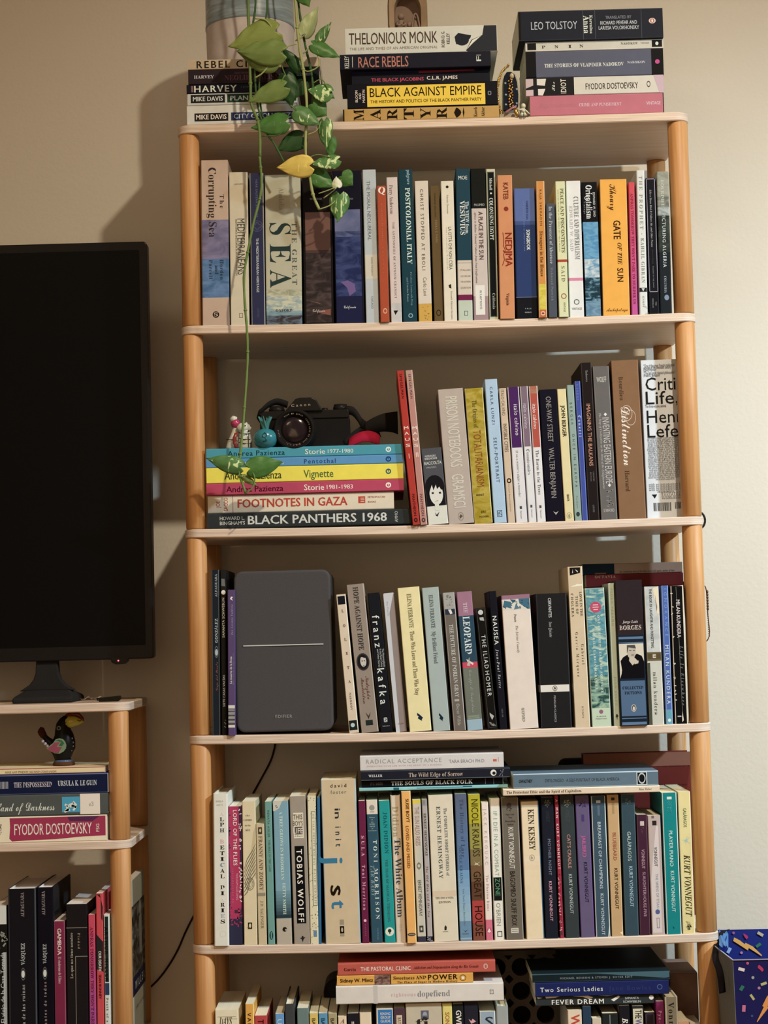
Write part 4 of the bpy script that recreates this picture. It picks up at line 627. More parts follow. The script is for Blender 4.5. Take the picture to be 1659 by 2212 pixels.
v((1328, 1386, 1253, 1341.5, 1400.2), '#312728', 'thick dark book with blue panels and seated man photograph', [('Jorge Luis', 1343.5, .58, .5, .1, '#c9bfae', 'j', 'h'), ('BORGES', 1356, .82, .5, .17, '#c9b7a6', 's', 'h'), ('COLLECTED', 1486, .78, .5, .11, '#1c2936', 's', 'h'), ('FICTIONS', 1497, .64, .5, .11, '#1c2936', 's', 'h')], ((1372, 1570, '#1d2733'),),
  [('R', 1376, 1381, .04, .96, '#5a7492'), ('R', 1388, 1390, .04, .96, '#5a7492'), ('R', 1391, 1466, .04, .96, '#cfc3a8'), ('P', [(1466, .04), (1455, .1), (1448, .12), (1428, .08), (1420, .18), (1414, .36), (1422, .5), (1413, .7), (1418, .88), (1430, .96), (1466, .96)], '#17161a'), ('E', 1409, .5, 15, '#b7ab94', 9.5), ('P', [(1394, .34), (1394, .64), (1402, .68), (1399, .4), (1408, .36), (1412, .33)], '#4c4a48'), ('P', [(1405, .42), (1405, .5), (1406.5, .5), (1406.5, .42)], '#2b2826'), ('P', [(1405, .56), (1405, .64), (1406.5, .64), (1406.5, .56)], '#2b2826'), ('P', [(1415, .48), (1415, .6), (1416.5, .58), (1416.5, .5)], '#54453c'), ('P', [(1419, .42), (1421, .6), (1428, .72), (1438, .52), (1428, .4)], '#c3b69c'), ('P', [(1430, .62), (1428, .76), (1434, .74), (1436, .6)], '#c3b69c'),
   ('R', 1471, 1547, .04, .96, '#4d6883'), ('E', 1530, .5, 8, '#c9b593', 5.5), ('E', 1530, .5, 6.5, '#3c4f63', 4.2), ('E', 1531, .5, 4.6, '#cfc3a8', 2.4), ('R', 1551, 1553, .04, .96, '#5a7492'), ('R', 1560, 1566, .04, .96, '#5a7492')], Y=-.004)
v((1390, 1423.5, 1267, 1404, 1434.8), '#c3c0ae', 'worn white and grey book with brown middle badge', [('THE BOOK OF LAUGHTER AND FORGETTING', 1272, 1400, .42, .18, '#34322b', 'b'), ('milan kundera', 1452, 1544, .5, .26, '#5d584a', 'm')], ((1267, 1408, '~#c4c4bb,#aeb1aa,20'),), [('P', [(1270, .6), (1290, .66), (1310, .88), (1324, .8), (1330, .98), (1268, .98)], '#e3d0ab'), ('P', [(1282, .72), (1312, .84), (1322, .8), (1310, .78)], '#7d5f45'), ('R', 1409, 1428, .02, .98, '#6d5d3d'), ('R', 1412, 1424, .06, .94, '#5a4a2e'), ('R', 1414, 1422, .4, .62, '#c9c2a8'), ('R', 1417, 1419, .45, .66, '#5a4a2e'), ('R', 1432, 1566, .02, .2, '#4a4c3a')], edge='#e6dac0')
v((1427.5, 1443.7, 1265, 1439.5, 1453.8), '#4a69ae', 'bright blue narrow paperback', [('IGNORANCE', 1272, 1375, .55, .42, '#7f9bd0', 't'), ('MILAN KUNDERA', 1394, 1521, .5, .52, '#d3dbe0', 'n')], ((1533, 1566, '#58a0b0'),), [('E', 1556, .5, 3.5, '#cfe0de', 3.5)], edge='#8fa3cc')
v((1448.5, 1475, 1266, 1457.8, 1487.2), '#161618', 'worn black paperback with cream scuffed edges', [('MILAN KUNDERA', 1296, 1378, .55, .3, '#d9c7c0', 'b'), ('Life Is Elsewhere', 1396, 1524, .7, .26, '#6f6f6f', 'j')], (), [('P', [(1268, .42), (1290, .44), (1378, .52), (1480, .56), (1556, .6), (1556, .62), (1480, .58), (1378, .54), (1290, .46), (1268, .44)], '#8f8f7a'), ('P', [(1536, .6), (1556, .68), (1560, .56), (1550, .56)], '#d9cbb0'), ('D', 1275, 1550, .04, .12, 12, 2.6, '#d6c3a5'), ('R', 1546, 1549, .2, .5, '#a39f98')], edge='#d8c6a6')
BAY = 'third bay lying pair'
z3 = PX(1350, 1262, .1)[1]
z = Hb(BAY, PX(1370, 1265, 0)[1] + .0008, (1266, 1476, 1236, 1264), '#5a1f20', 'dark maroon book lying on the upright books at right', [('OCTAVIA', 1285, 1330, .2, .2, '#8d6a50', 's')], (), Y=.085, D=.14)
z = Hb(BAY, z, (1259, 1474, 1213, 1236), '#866d5d', 'brown book with dark blue end, lying on a maroon one', [('the continuing story of the later years told again, points of view', 1338, 1457, .8, .22, '#3c2f28', 'i')], ((1259, 1327, '#13222e'),), [('P', [(1286, .86), (1310, .86), (1308, 1), (1284, 1)], '#5a4434')], Y=.085, D=.14)
# ================================================================ bay four
BAY = 'fourth bay'; zb = ZP[4]
v((459.4, 492.3, 1715, 463, 494.5), '#c6bfb0', 'white tall hardcover with black stacked capitals, beside post', [('SHEILA', 1731, .5, .45, .12, '#9a9480', 'b', 'h'), ('HETI', 1739, .4, .45, .12, '#9a9480', 'b', 'h')] + [(c_, y_, .3, .6, .26, co, 's', 'h') for c_, y_, co in [('A', 1758, '#d0b5a5')] + [(a, b_, '#2b2a2b') for a, b_ in zip('LPH', (1770, 1781.5, 1794))] + [('B', 1818, '#c98f86')] + [(a, b_, c2) for a, b_, c2 in zip('ETICAL', (1831, 1843.5, 1856, 1869, 1881.5, 1893.5), (K, K, K, '#5c7a8c', K, K))] + [('D', 1917, K), ('I', 1930, K), ('A', 1944, '#d6cdb8'), ('R', 1955, K), ('I', 1967, K), ('E', 1979, '#8d959c'), ('S', 1991, K)]], (), [('E', 2018, .6, 7, '#b5a999', 7, .9)], hard=1, Y=-.004)
v((493.6, 521, 1742, 496, 524.6), '#a42d49', 'raspberry pink paperback with dark splatter', [('LORD OF THE FLIES', 1750, 1870, .5, .3, '#e8c9c9', 'b'), ('WILLIAM GOLDING', 1887, 1945, .62, .17, '#cf7f8a', 'b'), ('introduction by', 1878, 1950, .3, .12, '#c96f7c', 'b')], ((1985, 2045, '#2c2b3b'),), [('P', [(1742, .8), (1820, .84), (1880, .9), (1960, .94), (1985, .7), (1995, .5), (2000, .0), (1960, .04), (1900, .1), (1850, .02), (2040, 0), (2040, 1), (1742, 1)], '#2c2b3b'), ('D', 1745, 1950, .82, .98, 34, 2.6, '#d9b9b5'), ('D', 1745, 1990, .0, .1, 20, 2.4, '#3a2a3a'), ('D', 1960, 2000, .1, .9, 26, 3, '#a42d49'), ('R', 1966, 1973, .4, .66, '#3a2a3a')])
v((522, 552, 1731.7, 527.3, 556), '#c4ad82', 'cream paperback with inked swirling linework', [(t_, y_, w_, .42, .12, '#5d5138', 's', 'h') for t_, y_, w_ in (('the', 1761.5, .3), ('CATCHER', 1771.5, .62), ('in the', 1783, .42), ('RYE', 1793.5, .34))] + [('1951', 2004, .3, .4, .08, '#5d5138', 's', 'h')], (),
  [('P', [(1786, .98), (1800, .8), (1820, .72), (1840, .66), (1880, .7), (1900, .98)], '#b39a70')] + [('P', [(1822 + i * 9, .98), (1838 + i * 9, .7 - .02 * i), (1856 + i * 10, .3), (1878 + i * 8, .08), (1879.5 + i * 8, .09), (1858 + i * 10, .33), (1840 + i * 9, .73 - .02 * i), (1824 + i * 9, .98)], '#5d5741') for i in range(8)] + [('E', 1910, .5, 14 - 4 * i, '#5d5741', 10 - 3 * i, .9) for i in range(3)] + [('R', 1993, 2007, .32, .62, '#1d1b17'), ('E', 2000, .47, 5, '#c4ad82', 2.4)])
v((552.8, 570.6, 1780, 557.3, 577.3), '#b59d75', 'short tan paperback with dark serif title', [('FRANNY AND ZOOEY', 1806, 1924, .52, .44, '#66533a', 's'), ('J.D. SALINGER', 1946, 2006, .52, .34, '#74613f', 'r')], (), [('R', 1787, 1802, .25, .72, '#3c3527'), ('E', 1794, .5, 4, '#b59d75', 2), ('R', 1929, 1936, .05, .95, '#80735c')])
v((571.2, 586.6, 1731.7, 578.8, 594.6), '#5d8878', 'narrow sage green paperback', [('RENATA ADLER', 1751, 1809, .5, .3, '#3b5a50', 'b'), ('THE BELL IN THE LAKE', 1815, 1884, .55, .28, '#3f5f54', 's')], (), [('E', 2021, .5, 9, '#1d2f36', 4), ('R', 2014, 2028, .42, .58, '#5d8878')])
v((589.4, 622.2, 1730.8, 597.4, 631.6), '#6b8e95', 'dusty blue paperback with pale base and round logo', [('A TREE GROWS IN BROOKLYN', 1753, 1901, .5, .2, '#b3c3bd', 's'), ('BETTY SMITH', 1908, 1976, .58, .2, '#b3c3bd', 's')], (('G', 1925, 1984, '#5f8288', '#152126', 8), (1984.6, 2045, '#a3937b')), [('P', [(1731, 0), (1731, .6), (1746, .4), (1752, .1), (1752, 0)], '#b5a894'), ('D', 1740, 1746, .15, .35, 4, 1.5, '#3c3a36'), ('E', 2008, .55, 5, '#1f1d1b', 5), ('E', 2009, .63, 2, '#a3937b', 2)])
v((624.6, 660, 1720, 635.4, 670.4), '#8e7e6b', 'taupe paperback with black panel and white name', [('THIS', 1765, .6, .48, .3, '#3a352e', 'n', 'h'), ('BOY’S', 1779, .62, .48, .3, '#3a352e', 'n', 'h'), ('LIFE', 1795, .6, .48, .34, '#e9dcc2', 'n', 'h'), ('A Memoir', 1806, .55, .5, .08, '#2b2723', 'c', 'h'), ('TOBIAS WOLFF', 1835, 1992, .5, .34, '#d9ceb8', 'x')], (), [('R', 1756, 1811, .2, .82, '#cdbd9f'), ('R', 1758, 1784, .24, .78, '#bfae90'), ('R', 1786, 1803, .26, .76, '#544a3d'), ('R', 1828, 1995, .22, .8, '#151718'), ('P', [(2026, .36), (2025, .72), (2029, .6), (2036, .54), (2029, .48)], '#242220'), ('E', 2024, .54, 2, '#242220')])
v((661.6, 683.5, 1720, 672, 687.6), '#c8b88f', 'cream paperback dotted with tiny birds and framed title', [('ME TALK PRETTY ONE DAY', 1758, 1870, .68, .24, '#8a7f63', 'r'), ('DAVID SEDARIS', 1878, 1952, .72, .24, '#8a7f63', 'r')], (), [('D', 1724, 2040, .05, .98, 70, 1.5, '#6d6650'), ('R', 1753, 1957, .42, .95, '#cbbb93'), ('F', 1753, 1957, .42, .95, 1.2, '#4d5a5c'), ('R', 2010, 2024, .4, .8, '#5a7288')])
v((684, 691, 1722, 688.2, 694.4), '#2d5a7c', 'very thin deep blue spine beside the widest tan book', (), (), Y=.003, gap=.0003)
v((692.4, 768.4, 1684.5, 703.4, 779.6), '#bca078', 'widest tan paperback with scattered lowercase letters', [('david', 1697, .46, .5, .1, '#26211c', 'b', 'h'), ('foster', 1711, .45, .5, .1, '#5d6352', 'n', 'h'), ('in', 1747, 1768, .46, .17, '#24282c', 'b'), ('init', 1786, 1829, .46, .17, '#24353f', 'b'), ('j', 1848, 1865, .32, .55, '#2e6b86', 'b'), ('s', 1914, 1934, .4, .42, '#1f1a16', 'x'), ('t', 1946, 1962, .42, .42, '#2e6b86', 'x')], (), [('R', 1987, 1998, .42, .54, '#8d7c5e'), ('R', 2001, 2017, .42, .54, '#14161a'), ('E', 2009, .48, 5, '#b0946a', 2.2), ('R', 2018, 2023, .42, .54, '#8d7c5e')], edge='#8aa3a8')
v((773.5, 788.7, 1730, 782.4, 798), '#68203a', 'wine red narrow paperback', [('SULA', 1806, 1850, .5, .46, '#c9a3a0', 'r'), ('Toni Morrison', 1869, 1966, .5, .46, '#c99aa0', 'r'), ('VINTAGE', 1996, 2022, .5, .16, '#a3606c')], (), [('E', 1989, .5, 3, '#d9a8a8', 3)])
v((790.2, 815, 1729, 802.4, 827), '#2d4a57', 'slate blue paperback with cream top block', [('TONI MORRISON', 1815, 1986, .66, .34, '#c3c4b3', 'r'), ('TAR BABY', 1870, 1937, .34, .34, '#7f9190', 'i'), ('VINTAGE', 2005, 2030, .6, .14, '#6b8088')] + [(t_, y_, w_, .48, .1, '#aeb4a8', 'b', 'h') for t_, y_, w_ in (('Winner', 1766, .5), ('of', 1771, .12), ('the', 1776, .2), ('NOBEL', 1780.5, .5), ('PRIZE', 1785.5, .45), ('in', 1790, .12), ('Literature', 1794.5, .7))], ((1729, 1759, '#cdb8a0'),), [('E', 1745, .5, 6, '#8c8378', 6), ('R', 1753, 1755, .3, .7, '#8c8378')], Y=.004)
v((817.8, 840.7, 1729.6, 830.4, 855.4), '#1d8880', 'turquoise teal paperback with round white tree logo', [('JOAN DIDION', 1754, 1844, .55, .34, '#14525c', 's'), ('THE YEAR OF MAGICAL THINKING', 1857, 1992, .5, .22, '#2b5f60', 's')], (), [('E', 2013, .5, 9.5, '#c9c9a9', 9.5), ('E', 2011, .5, 4, '#1d3a2b', 4), ('R', 2014, 2018, .46, .54, '#1d3a2b')], side='#176a66')
v((841.9, 865.2, 1718.5, 856.3, 877.4), '#cab497', 'cream hardcover with fat grey and black serif title', [('Didion', 1742, 1808, .45, .6, '#a08d66', 's'), ('The White Album', 1812, 1982, .55, .62, '#3b4450', 's'), ('FSG', 1998, 2012, .5, .24, '#b09c82')], (), hard=1)
v((865.9, 887.2, 1709.7, 880, 900.2), '#e2994a', 'apricot orange paperback with black and rust words', [('SUSIE BOYT', 1726, 1777, .6, .32, '#3a2a17', 'x'), ('LOVED AND MISSED', 1785, 1876, .5, .32, '#8d4a24', 'x')], (), [('E', 2019, .5, 3.5, '#4a4036', 9), ('R', 2018, 2020, .2, .8, '#8d8068')], Y=-.004, edge='#ebb06a')
v((890.5, 908.3, 1728, 902, 921), '#b5a993', 'grey-cream paperback with yellow tip and compass emblem', [('THE SUN ALSO RISES', 1743, 1827, .5, .55, '#9a6a68', 'n'), ('ERNEST HEMINGWAY', 1902, 1979, .5, .42, '#4e5248', 'n')], ((1728, 1736, '#c9b035'), (2023, 2045, '#33323c')), [('E', 1871, .5, 7, '#6b6a5b', 5), ('P', [(1862, .5), (1871, .2), (1880, .5), (1871, .8)], '#6b6a5b'), ('E', 1871, .5, 3.6, '#b5a993', 3), ('R', 2000, 2014, .25, .75, '#3a3932'), ('R', 2004, 2010, .4, .6, '#b5a993')])
v((911, 921.8, 1727, 922.6, 935.8), '#a4958c', 'thin greyish paperback with sideways serif title', [('ERNEST HEMINGWAY', 1757, 1850, .5, .46, '#4b4138', 's'), ('The Old Man and the Sea', 1872, 1981, .5, .42, '#7d4a55', 'j')], ((1727, 1741, '#8d887f'), (2023, 2045, '#2b2a31')), [('D', 2024, 2040, .1, .9, 12, 2.4, '#8d8890'), ('R', 1729, 1738, .3, .36, '#5c5850'), ('R', 1729, 1738, .5, .56, '#5c5850')])
v((923.8, 977.6, 1717.6, 938, 991), '#ccbb9b', 'wide cream paperback with two lines of slate capitals', [('The COMPLETE SHORT STORIES of', 1746, 1893, .68, .12, '#585d5c', 's'), ('ERNEST HEMINGWAY', 1742, 1898, .4, .16, '#4c5152', 's'), ('THE FINCA VIGIA', 1940, .74, .5, .08, '#6d5644', 's', 'h'), ('EDITION', 1949.5, .5, .5, .08, '#6d5644', 's', 'h'), ('SCRIBNER', 2013, .22, .48, .03, '#5a5448', 's', 'h')], ((1925, 1937, '#c9ac8a'),), [('P', [(1999, .48), (2003, .54), (2010, .52), (2010, .44), (2004, .44)], '#2b2723')])
v((981.4, 1007.6, 1715, 994, 1020), '#5f7f97', 'blue-grey gradient paperback with typewriter title', [('The History of Love', 1727, 1852, .56, .32, '#3a4458', 'm'), ('NICOLE KRAUSS', 1828, 1908, .32, .24, '#3f5268', 'm'), ('New York Times Bestseller', 1920, 2000, .45, .16, '#5a7080', 'r')], (('G', 1715, 1880, '#4f566a', '#4d6c92', 8), ('G', 1880, 1990, '#5f87a8', '#88a3aa', 6), (2026, 2029, '#8d9aa0')), [('P', [(2007, .25), (2012, .45), (2008, .7), (2014, .48)], '#2b3a46'), ('R', 2016, 2019, .2, .75, '#54687a')])
v((1009.8, 1036.6, 1716, 1022, 1048), '#7a6634', 'hardcover banded olive yellow, brown and red', [('NICOLE KRAUSS', 1727, 1851, .55, .56, '#352c18', 'n'), ('GREAT', 1883, 1941, .55, .6, '#2f2117', 'n'), ('HOUSE', 1958, 2022, .55, .62, '#2b1917', 'n')], ((1716, 1780, '#a99a1e'), (1780, 1835, '#8f8338'), (1835, 1870, '#7a653c'), (1870, 1905, '#6d4f32'), (1905, 1946, '#5d3a28'), (1946, 1995, '#a83a34'), (1995, 2045, '#7a4232')), [('P', [(1861, .3), (1866, .55), (1862, .85), (1867, .6), (1872, .85), (1868, .5), (1870, .32), (1865, .45)], '#c9b78d')])
v((1039.5, 1054.3, 1733.5, 1049.5, 1065.7), '#dcc5b2', 'pale pink narrow paperback with coral foot', [('JACK KEROUAC', 1747, 1868, .5, .42, '#b39c92', 't'), ('The Dharma Bums', 1891, 1968, .5, .36, '#a87f80', 'm')], ((1987, 2040, '#cf6274'),), [('E', 2010, .5, 6, '#c24a62', 5), ('P', [(2005, .5), (2013, .25), (2015, .5), (2013, .75)], '#e6d6cc')])
v((1057.5, 1079, 1725.5, 1068, 1090.3), '#d6d3b5', 'off-white paperback with green words and black block', [('IF I DIE IN A COMBAT', 1753, 1893, .5, .4, '#7d9a7a', 't'), ('ZONE', 1898, 1936, .5, .46, '#4d8f63', 't'), ('O’BRIEN', 1951, 2000, .5, .42, '#84836c', 't')], ((1895.6, 1946, '#1c1d1c'),), [('F', 2012, 2024, .3, .8, 1.6, '#3b3a31')], edge='#b5a787')
v((1081.5, 1119.5, 1723.8, 1094.5, 1131.6), '#685b4c', 'grey-brown wide paperback with white and dark title words', [(t_, y_, w_, .5, .1, '#3c332b', 'b', 'h') for t_, y_, w_ in (('New York', 1759.5, .48), ('Times', 1766, .22), ('Bestselling', 1774, .58), ('Author', 1781, .38))] + [('KURT VONNEGUT', 1788, 1877, .5, .3, '#d3c8b3', 'b'), ('BAGOMBO SNUFF BOX', 1883, 2000, .5, .3, '#2e2720', 'b')], (), [('E', 1740, .45, 6, '#463b32', 5.5), ('D', 1745, 1752, .3, .62, 8, 2, '#463b32'), ('R', 2005, 2016, .28, .72, '#bdb29c'), ('R', 2008, 2009, .33, .67, '#6d6252'), ('R', 2012, 2013, .33, .67, '#6d6252')], edge='#8f8270')
v((1124, 1163.5, 1731.7, 1138, 1176), '#d9bf94', 'wide cream paperback with blue right edge', [('KEN KESEY', 1748, 1837, .55, .34, '#3c3429', 's')], (('G', 1850, 1880, '#dcc39c', '#d6b98d', 3),), [('E', 1853.5, .5, 7, '#a3906f', 6, .8), ('P', [(1849, .45), (1854, .58), (1858, .48), (1854, .42)], '#a3906f'), ('R', 1731, 2036, .955, 1.0, '#2f5f86')])
VON = 'KURT VONNEGUT'
v((1167.8, 1195.6, 1723, 1179.5, 1205.6), '#20222a', 'black paperback with grey title and pink author words', [('MOTHER NIGHT', 1813, 1891, .55, .24, '#6f7683', 'b'), (VON, 1904, 1990, .52, .24, '#cf8f9a', 'b'), ('VONNEGUT', 1752, 1776, .5, .3, '#343a36')], (), [('D', 1729, 1744, .3, .72, 22, 2, '#6b6a58')])
v((1197.2, 1206, 1719, 1210, 1218.6), '#9d2b3c', 'very thin crimson paperback among the dark ones', [('A  MAN  KURT VONNEGUT', 1727, 1878, .5, .6, '#e0c9c4', 'b'), ('Without a Country', 1888, 2002, .55, .4, '#4d1620', 'j')], (), [('D', 1890, 2010, .1, .5, 26, 2, '#d99a98'), ('R', 2012, 2020, .2, .7, '#3a3f3c')])
v((1208.2, 1239.6, 1719, 1222.5, 1252), '#343a3a', 'charcoal green paperback with salmon title', [('CAT’S CRADLE', 1803, 1876, .52, .24, '#c0806f', 'b'), (VON, 1889, 1974, .52, .24, '#a8b0a8', 'b'), ('VONNEGUT', 1750, 1776, .5, .3, '#4a524e')], (), [('D', 1729, 1744, .3, .72, 22, 2, '#8d8d78')])
v((1242, 1271.6, 1719, 1255, 1285.3), '#5f4f6e', 'vivid purple paperback with pink title', [('JAILBIRD', 1805, 1852, .5, .28, '#c8558f', 'b'), (VON, 1863, 1950, .55, .26, '#241a3a', 'b')], (), [('D', 1729, 1744, .3, .72, 18, 2, '#48356a'), ('R', 1760, 1775, .4, .6, '#48356a')], edge='#6d4a86')
v((1275.6, 1308, 1720, 1288, 1318.6), '#3a4e5a', 'slate paperback with white worn rounded edges', [('BREAKFAST OF CHAMPIONS', 1776, 1920, .5, .22, '#b5bcb9', 'b'), (VON, 1931, 2020, .52, .22, '#b5bcb9', 'b')], (), [('R', 1729, 1735, .35, .65, '#c3c6bb'), ('R', 1740, 1762, .42, .58, '#55666e'), ('P', [(1990, .98), (2010, .9), (2034, .8), (2034, .84), (2012, .96)], '#c6cabc'), ('P', [(2000, .98), (2034, .92), (2034, .98)], '#c6cabc')], edge='#c6cabc')
v((1310.4, 1336.6, 1717, 1322.5, 1346.3), '#bb9260', 'tan paperback with brick red title', [('BLUEBEARD', 1799, 1859, .52, .3, '#9c4434', 'b'), (VON, 1876, 1964, .55, .3, '#30281f', 'b')], (), [('R', 1723, 1729, .35, .65, '#3c352b'), ('R', 1733, 1758, .4, .6, '#a37d52'), ('P', [(2015, .7), (2020, .95), (2012, .95)], '#e0cfa5')], edge='#cfa873')
v((1340.6, 1371.4, 1716.7, 1351, 1380.3), '#33474f', 'dark blue-grey paperback with pale green-white title', [('GALÁPAGOS', 1797, 1860, .5, .26, '#a9b6a8', 'b'), (VON, 1872, 1959, .55, .26, '#9db3bf', 'b'), ('VONNEGUT', 1748, 1774, .5, .3, '#43575f')], (), [('D', 1726, 1742, .3, .7, 18, 2, '#5f7076')], edge='#465a60')
v((1374.6, 1397.6, 1760, 1382.4, 1405.6), '#432432', 'short dark plum worn paperback', [('VONNEGUT', 1835, 1877, .52, .3, '#b08a94', 'b'), ('SLAUGHTERHOUSE-FIVE', 1884, 1980, .56, .28, '#a8848e', 'b')], (), [('R', 1774, 1784, .32, .7, '#c0a8a0'), ('D', 1788, 1800, .35, .65, 7, 1.4, '#6b4450')], edge='#5f3d48')
v((1399.4, 1425.5, 1761.7, 1407.4, 1437.8), '#b39c90', 'short mauve-beige paperback with pale wedge and blue planet', [('VONNEGUT', 1830, 1872, .52, .24, '#3d3330', 'b'), ('THE SIRENS OF TITAN', 1888, 1962, .55, .2, '#8a8c94', 'b')], (), [('P', [(1784, .62), (1850, .3), (1900, .1), (2015, .08), (2015, .8), (1784, .8)], '#c9b8b0'), ('R', 1773, 1783, .35, .68, '#2c2826'), ('R', 1762, 1768, .3, .5, '#6b5d55'), ('E', 1970, .5, 5.5, '#4a5a86', 5), ('F', 1983, 2005, .4, .62, 1, '#6b605a')])
v((1428.4, 1462, 1712.3, 1441, 1472.6), '#147b7b', 'strong teal paperback with white worn edges', [('PLAYER PIANO', 1795, 1872, .5, .24, '#bfd3c3', 'b'), (VON, 1882, 1970, .52, .24, '#bfd3c3', 'b')], (), [('R', 1721, 1727, .34, .66, '#c9cfc0'), ('D', 1730, 1756, .35, .65, 24, 1.5, '#3f9390'), ('P', [(2000, .4), (2008, .48), (2004, .52)], '#0c4b4d')], edge='#d6dcd0')
v((1463, 1492, 1710.2, 1476, 1501.4), '#d6c37f', 'buttery yellow paperback with black brush name, beside right post', [('GALÁPAGOS', 1746, 1787, .5, .26, '#3c6448', 'b'), (VON, 1847, 1980, .55, .52, '#3d3b26', 'j')], (), [('P', [(1815, .2), (1814, .5), (1806, .66), (1815, .56), (1808, .85), (1817, .6), (1824, .86), (1818, .55), (1826, .5), (1818, .48), (1822, .3), (1816, .46)], '#8fb0ae'), ('P', [(1990, .35), (1992, .62), (2008, .65), (2009, .35)], '#b5a468'), ('D', 1990, 2009, .32, .68, 16, 2.6, '#8d7f4c')], edge='#e3d49d')
# lying stacks on the upright books
BAY = 'fourth bay left pile'
zt = PX(876, 1708.6, 0)[1] + .0006
z = Hb(BAY, zt, (776, 1097, 1699, 1706.5), '#7fb3ae', 'very thin pale turquoise paperback at the foot of the pile', (), (), [('R', 850, 862, .1, .9, '#1f5a66'), ('R', 900, 1000, .3, .6, '#4f8d92'), ('R', 1000, 1020, .1, .5, '#27606c')], D=.14, Y=.006)
z = Hb(BAY, z, (781, 1087, 1681, 1697), '#17171a', 'slim black paperback with white serif capitals', [('THE SOULS OF BLACK FOLK', 845, 1021, .5, .55, '#c9c5bd', 's'), ('DU BOIS', 800, 827, .5, .4, '#5d4a40', 's')], (), [('R', 1048, 1049, .1, .9, '#6d6a66'), ('R', 1066, 1067, .05, .95, '#6d6a66'), ('R', 1086, 1087, .05, .95, '#8fb0b5')], D=.14, Y=.008)
z = Hb(BAY, z, (780, 1102, 1659.5, 1680.5), '#212229', 'blue-black paperback with bronze title and white swirl', [('The Wild Edge of Sorrow', 883, 1000, .52, .46, '#b39a85', 'r'), ('WELLER', 796, 826, .52, .26, '#c3beb8', 's')], (), [('E', 1066, .5, 6.5, '#d3c7b0', 7), ('E', 1067, .55, 3.6, '#212229', 3.6), ('D', 1078, 1088, .2, .8, 8, 2, '#6d6a6c'), ('R', 780, 1102, .94, 1, '#55585c')], D=.15, Y=.002, edge='#35363d')
z = Hb(BAY, z, (778, 1088, 1626, 1658.5), '#c5b9ac', 'white-grey paperback with thin grey capitals, top of pile', [('RADICAL ACCEPTANCE', 791, 954, .38, .28, '#8f8a86', 't'), ('TARA BRACH PH.D.', 970, 1048, .5, .22, '#7f7d80', 't'), ('EMBRACING YOUR LIFE WITH THE HEART OF A BUDDHA', 793, 954, .7, .1, '#c4908a', 'n')], (), [('R', 1065, 1073, .42, .58, '#c6503f'), ('R', 1076, 1077, .3, .6, '#c6503f')], D=.15, Y=.004)
BAY = 'fourth bay right pile'
zt = PX(1255, 1716, 0)[1] + .0016
z = Hb(BAY, zt, (1087, 1425, 1701, 1716), '#d9bf9d', 'thin cream paperback under the grey-blue one', [('The Protestant Ethic and the Spirit of Capitalism', 1094, 1256, .5, .42, '#4d4136', 's'), ('Max Weber', 1380, 1408, .5, .34, '#5d5044', 'i')], (), D=.14, Y=-.012, edge='#e6d2b4')
z = Hb(BAY, z, (1109, 1422, 1667, 1699), '#5b6d78', 'grey-blue paperback with black and white photo square', [('GWALTNEY', 1121, 1150, .5, .22, '#1f262b', 'x'), ('DRYLONGSO · A SELF-PORTRAIT OF BLACK AMERICA', 1178, 1338, .5, .22, '#3b4a53', 'n')], (), [('R', 1375, 1398, .04, .96, '#c3c6bd'), ('R', 1377, 1396, .1, .9, '#1b1c1e'), ('E', 1386.5, .5, 8, '#b5b8b0', 12, .75)], D=.16, Y=-.011, edge='#a9bac0')
# ================================================================ bay five (upright books cut by the frame)
BAY = 'bottom bay'; zb = ZP[5]
def w5(x0, x1, yt, col, desc, t=(), s=(), **k): return V(BAY, zb, (x0, x1, yt), col, desc, t, (), s, **k)
w5(464, 515, 2182, '#cdbb95', 'thick cream paperback at the left end', [('DAYS', 2206, .55, .45, .34, '#3b3328', 'j', 'h')], [('R', 2196, 2197, .1, .9, '#8d7c60'), ('R', 2201, 2202, .3, .95, '#8d7c60')])
w5(529.5, 548.6, 2169, '#d08c33', 'orange paperback with dark sideways capitals', [('VALERIA', 2188, 2255, .45, .4, '#3a2a16', 'x')], edge='#e6b25e')
w5(549.2, 577, 2194, '#b03a37', 'short red paperback', [('THE END', 2203, 2260, .5, .46, '#3a1414', 'x')])
w5(594, 613.5, 2190, '#5b86b3', 'short sky blue paperback', [('ULA', 2202, 2250, .5, .5, '#a9c3d6', 'b')], side='#1d1a1a')
w5(614.2, 636.5, 2169, '#3b3a38', 'charcoal taller hardcover', (), hard=1)
w5(641, 666.6, 2178, '#5f6d66', 'grey-green paperback', ())
w5(668, 686.6, 2189, '#cba64a', 'mustard yellow paperback', [('BALDWIN', 2200, 2255, .5, .42, '#5d4a22', 'x')])
w5(687.4, 707.4, 2189, '#52849c', 'mid blue paperback', [('BALDWIN', 2200, 2255, .5, .42, '#1f4256', 'x')])
w5(708.2, 727.5, 2189, '#9c8a5c', 'olive tan paperback', [('BALDWIN', 2200, 2255, .5, .42, '#4d422a', 'x')])
w5(729.5, 748.5, 2196, '#d6b28a', 'short peach cream paperback', [('A', 2206, .5, .5, .5, '#4a3a2c', 'j', 'h')])
w5(750, 775.4, 2189, '#211f22', 'black paperback with two white bars', (), [('R', 2207, 2215, .36, .42, '#d9d3c7'), ('R', 2207, 2215, .5, .56, '#d9d3c7')])
w5(776.2, 802, 2188, '#ceb48c', 'plain sand paperback', ())
w5(812, 848.6, 2178, '#c9bba3', 'blue-fronted paperback with white stacked words', [(t_, y_, .6, .55, .15, '#dfe3e0', 'b', 'h') for t_, y_ in (('READING', 2190, ), ('GROUP', 2198), ('GUIDE', 2206))], [('R', 2181, 2300, .1, .96, '#2e6a9e')])
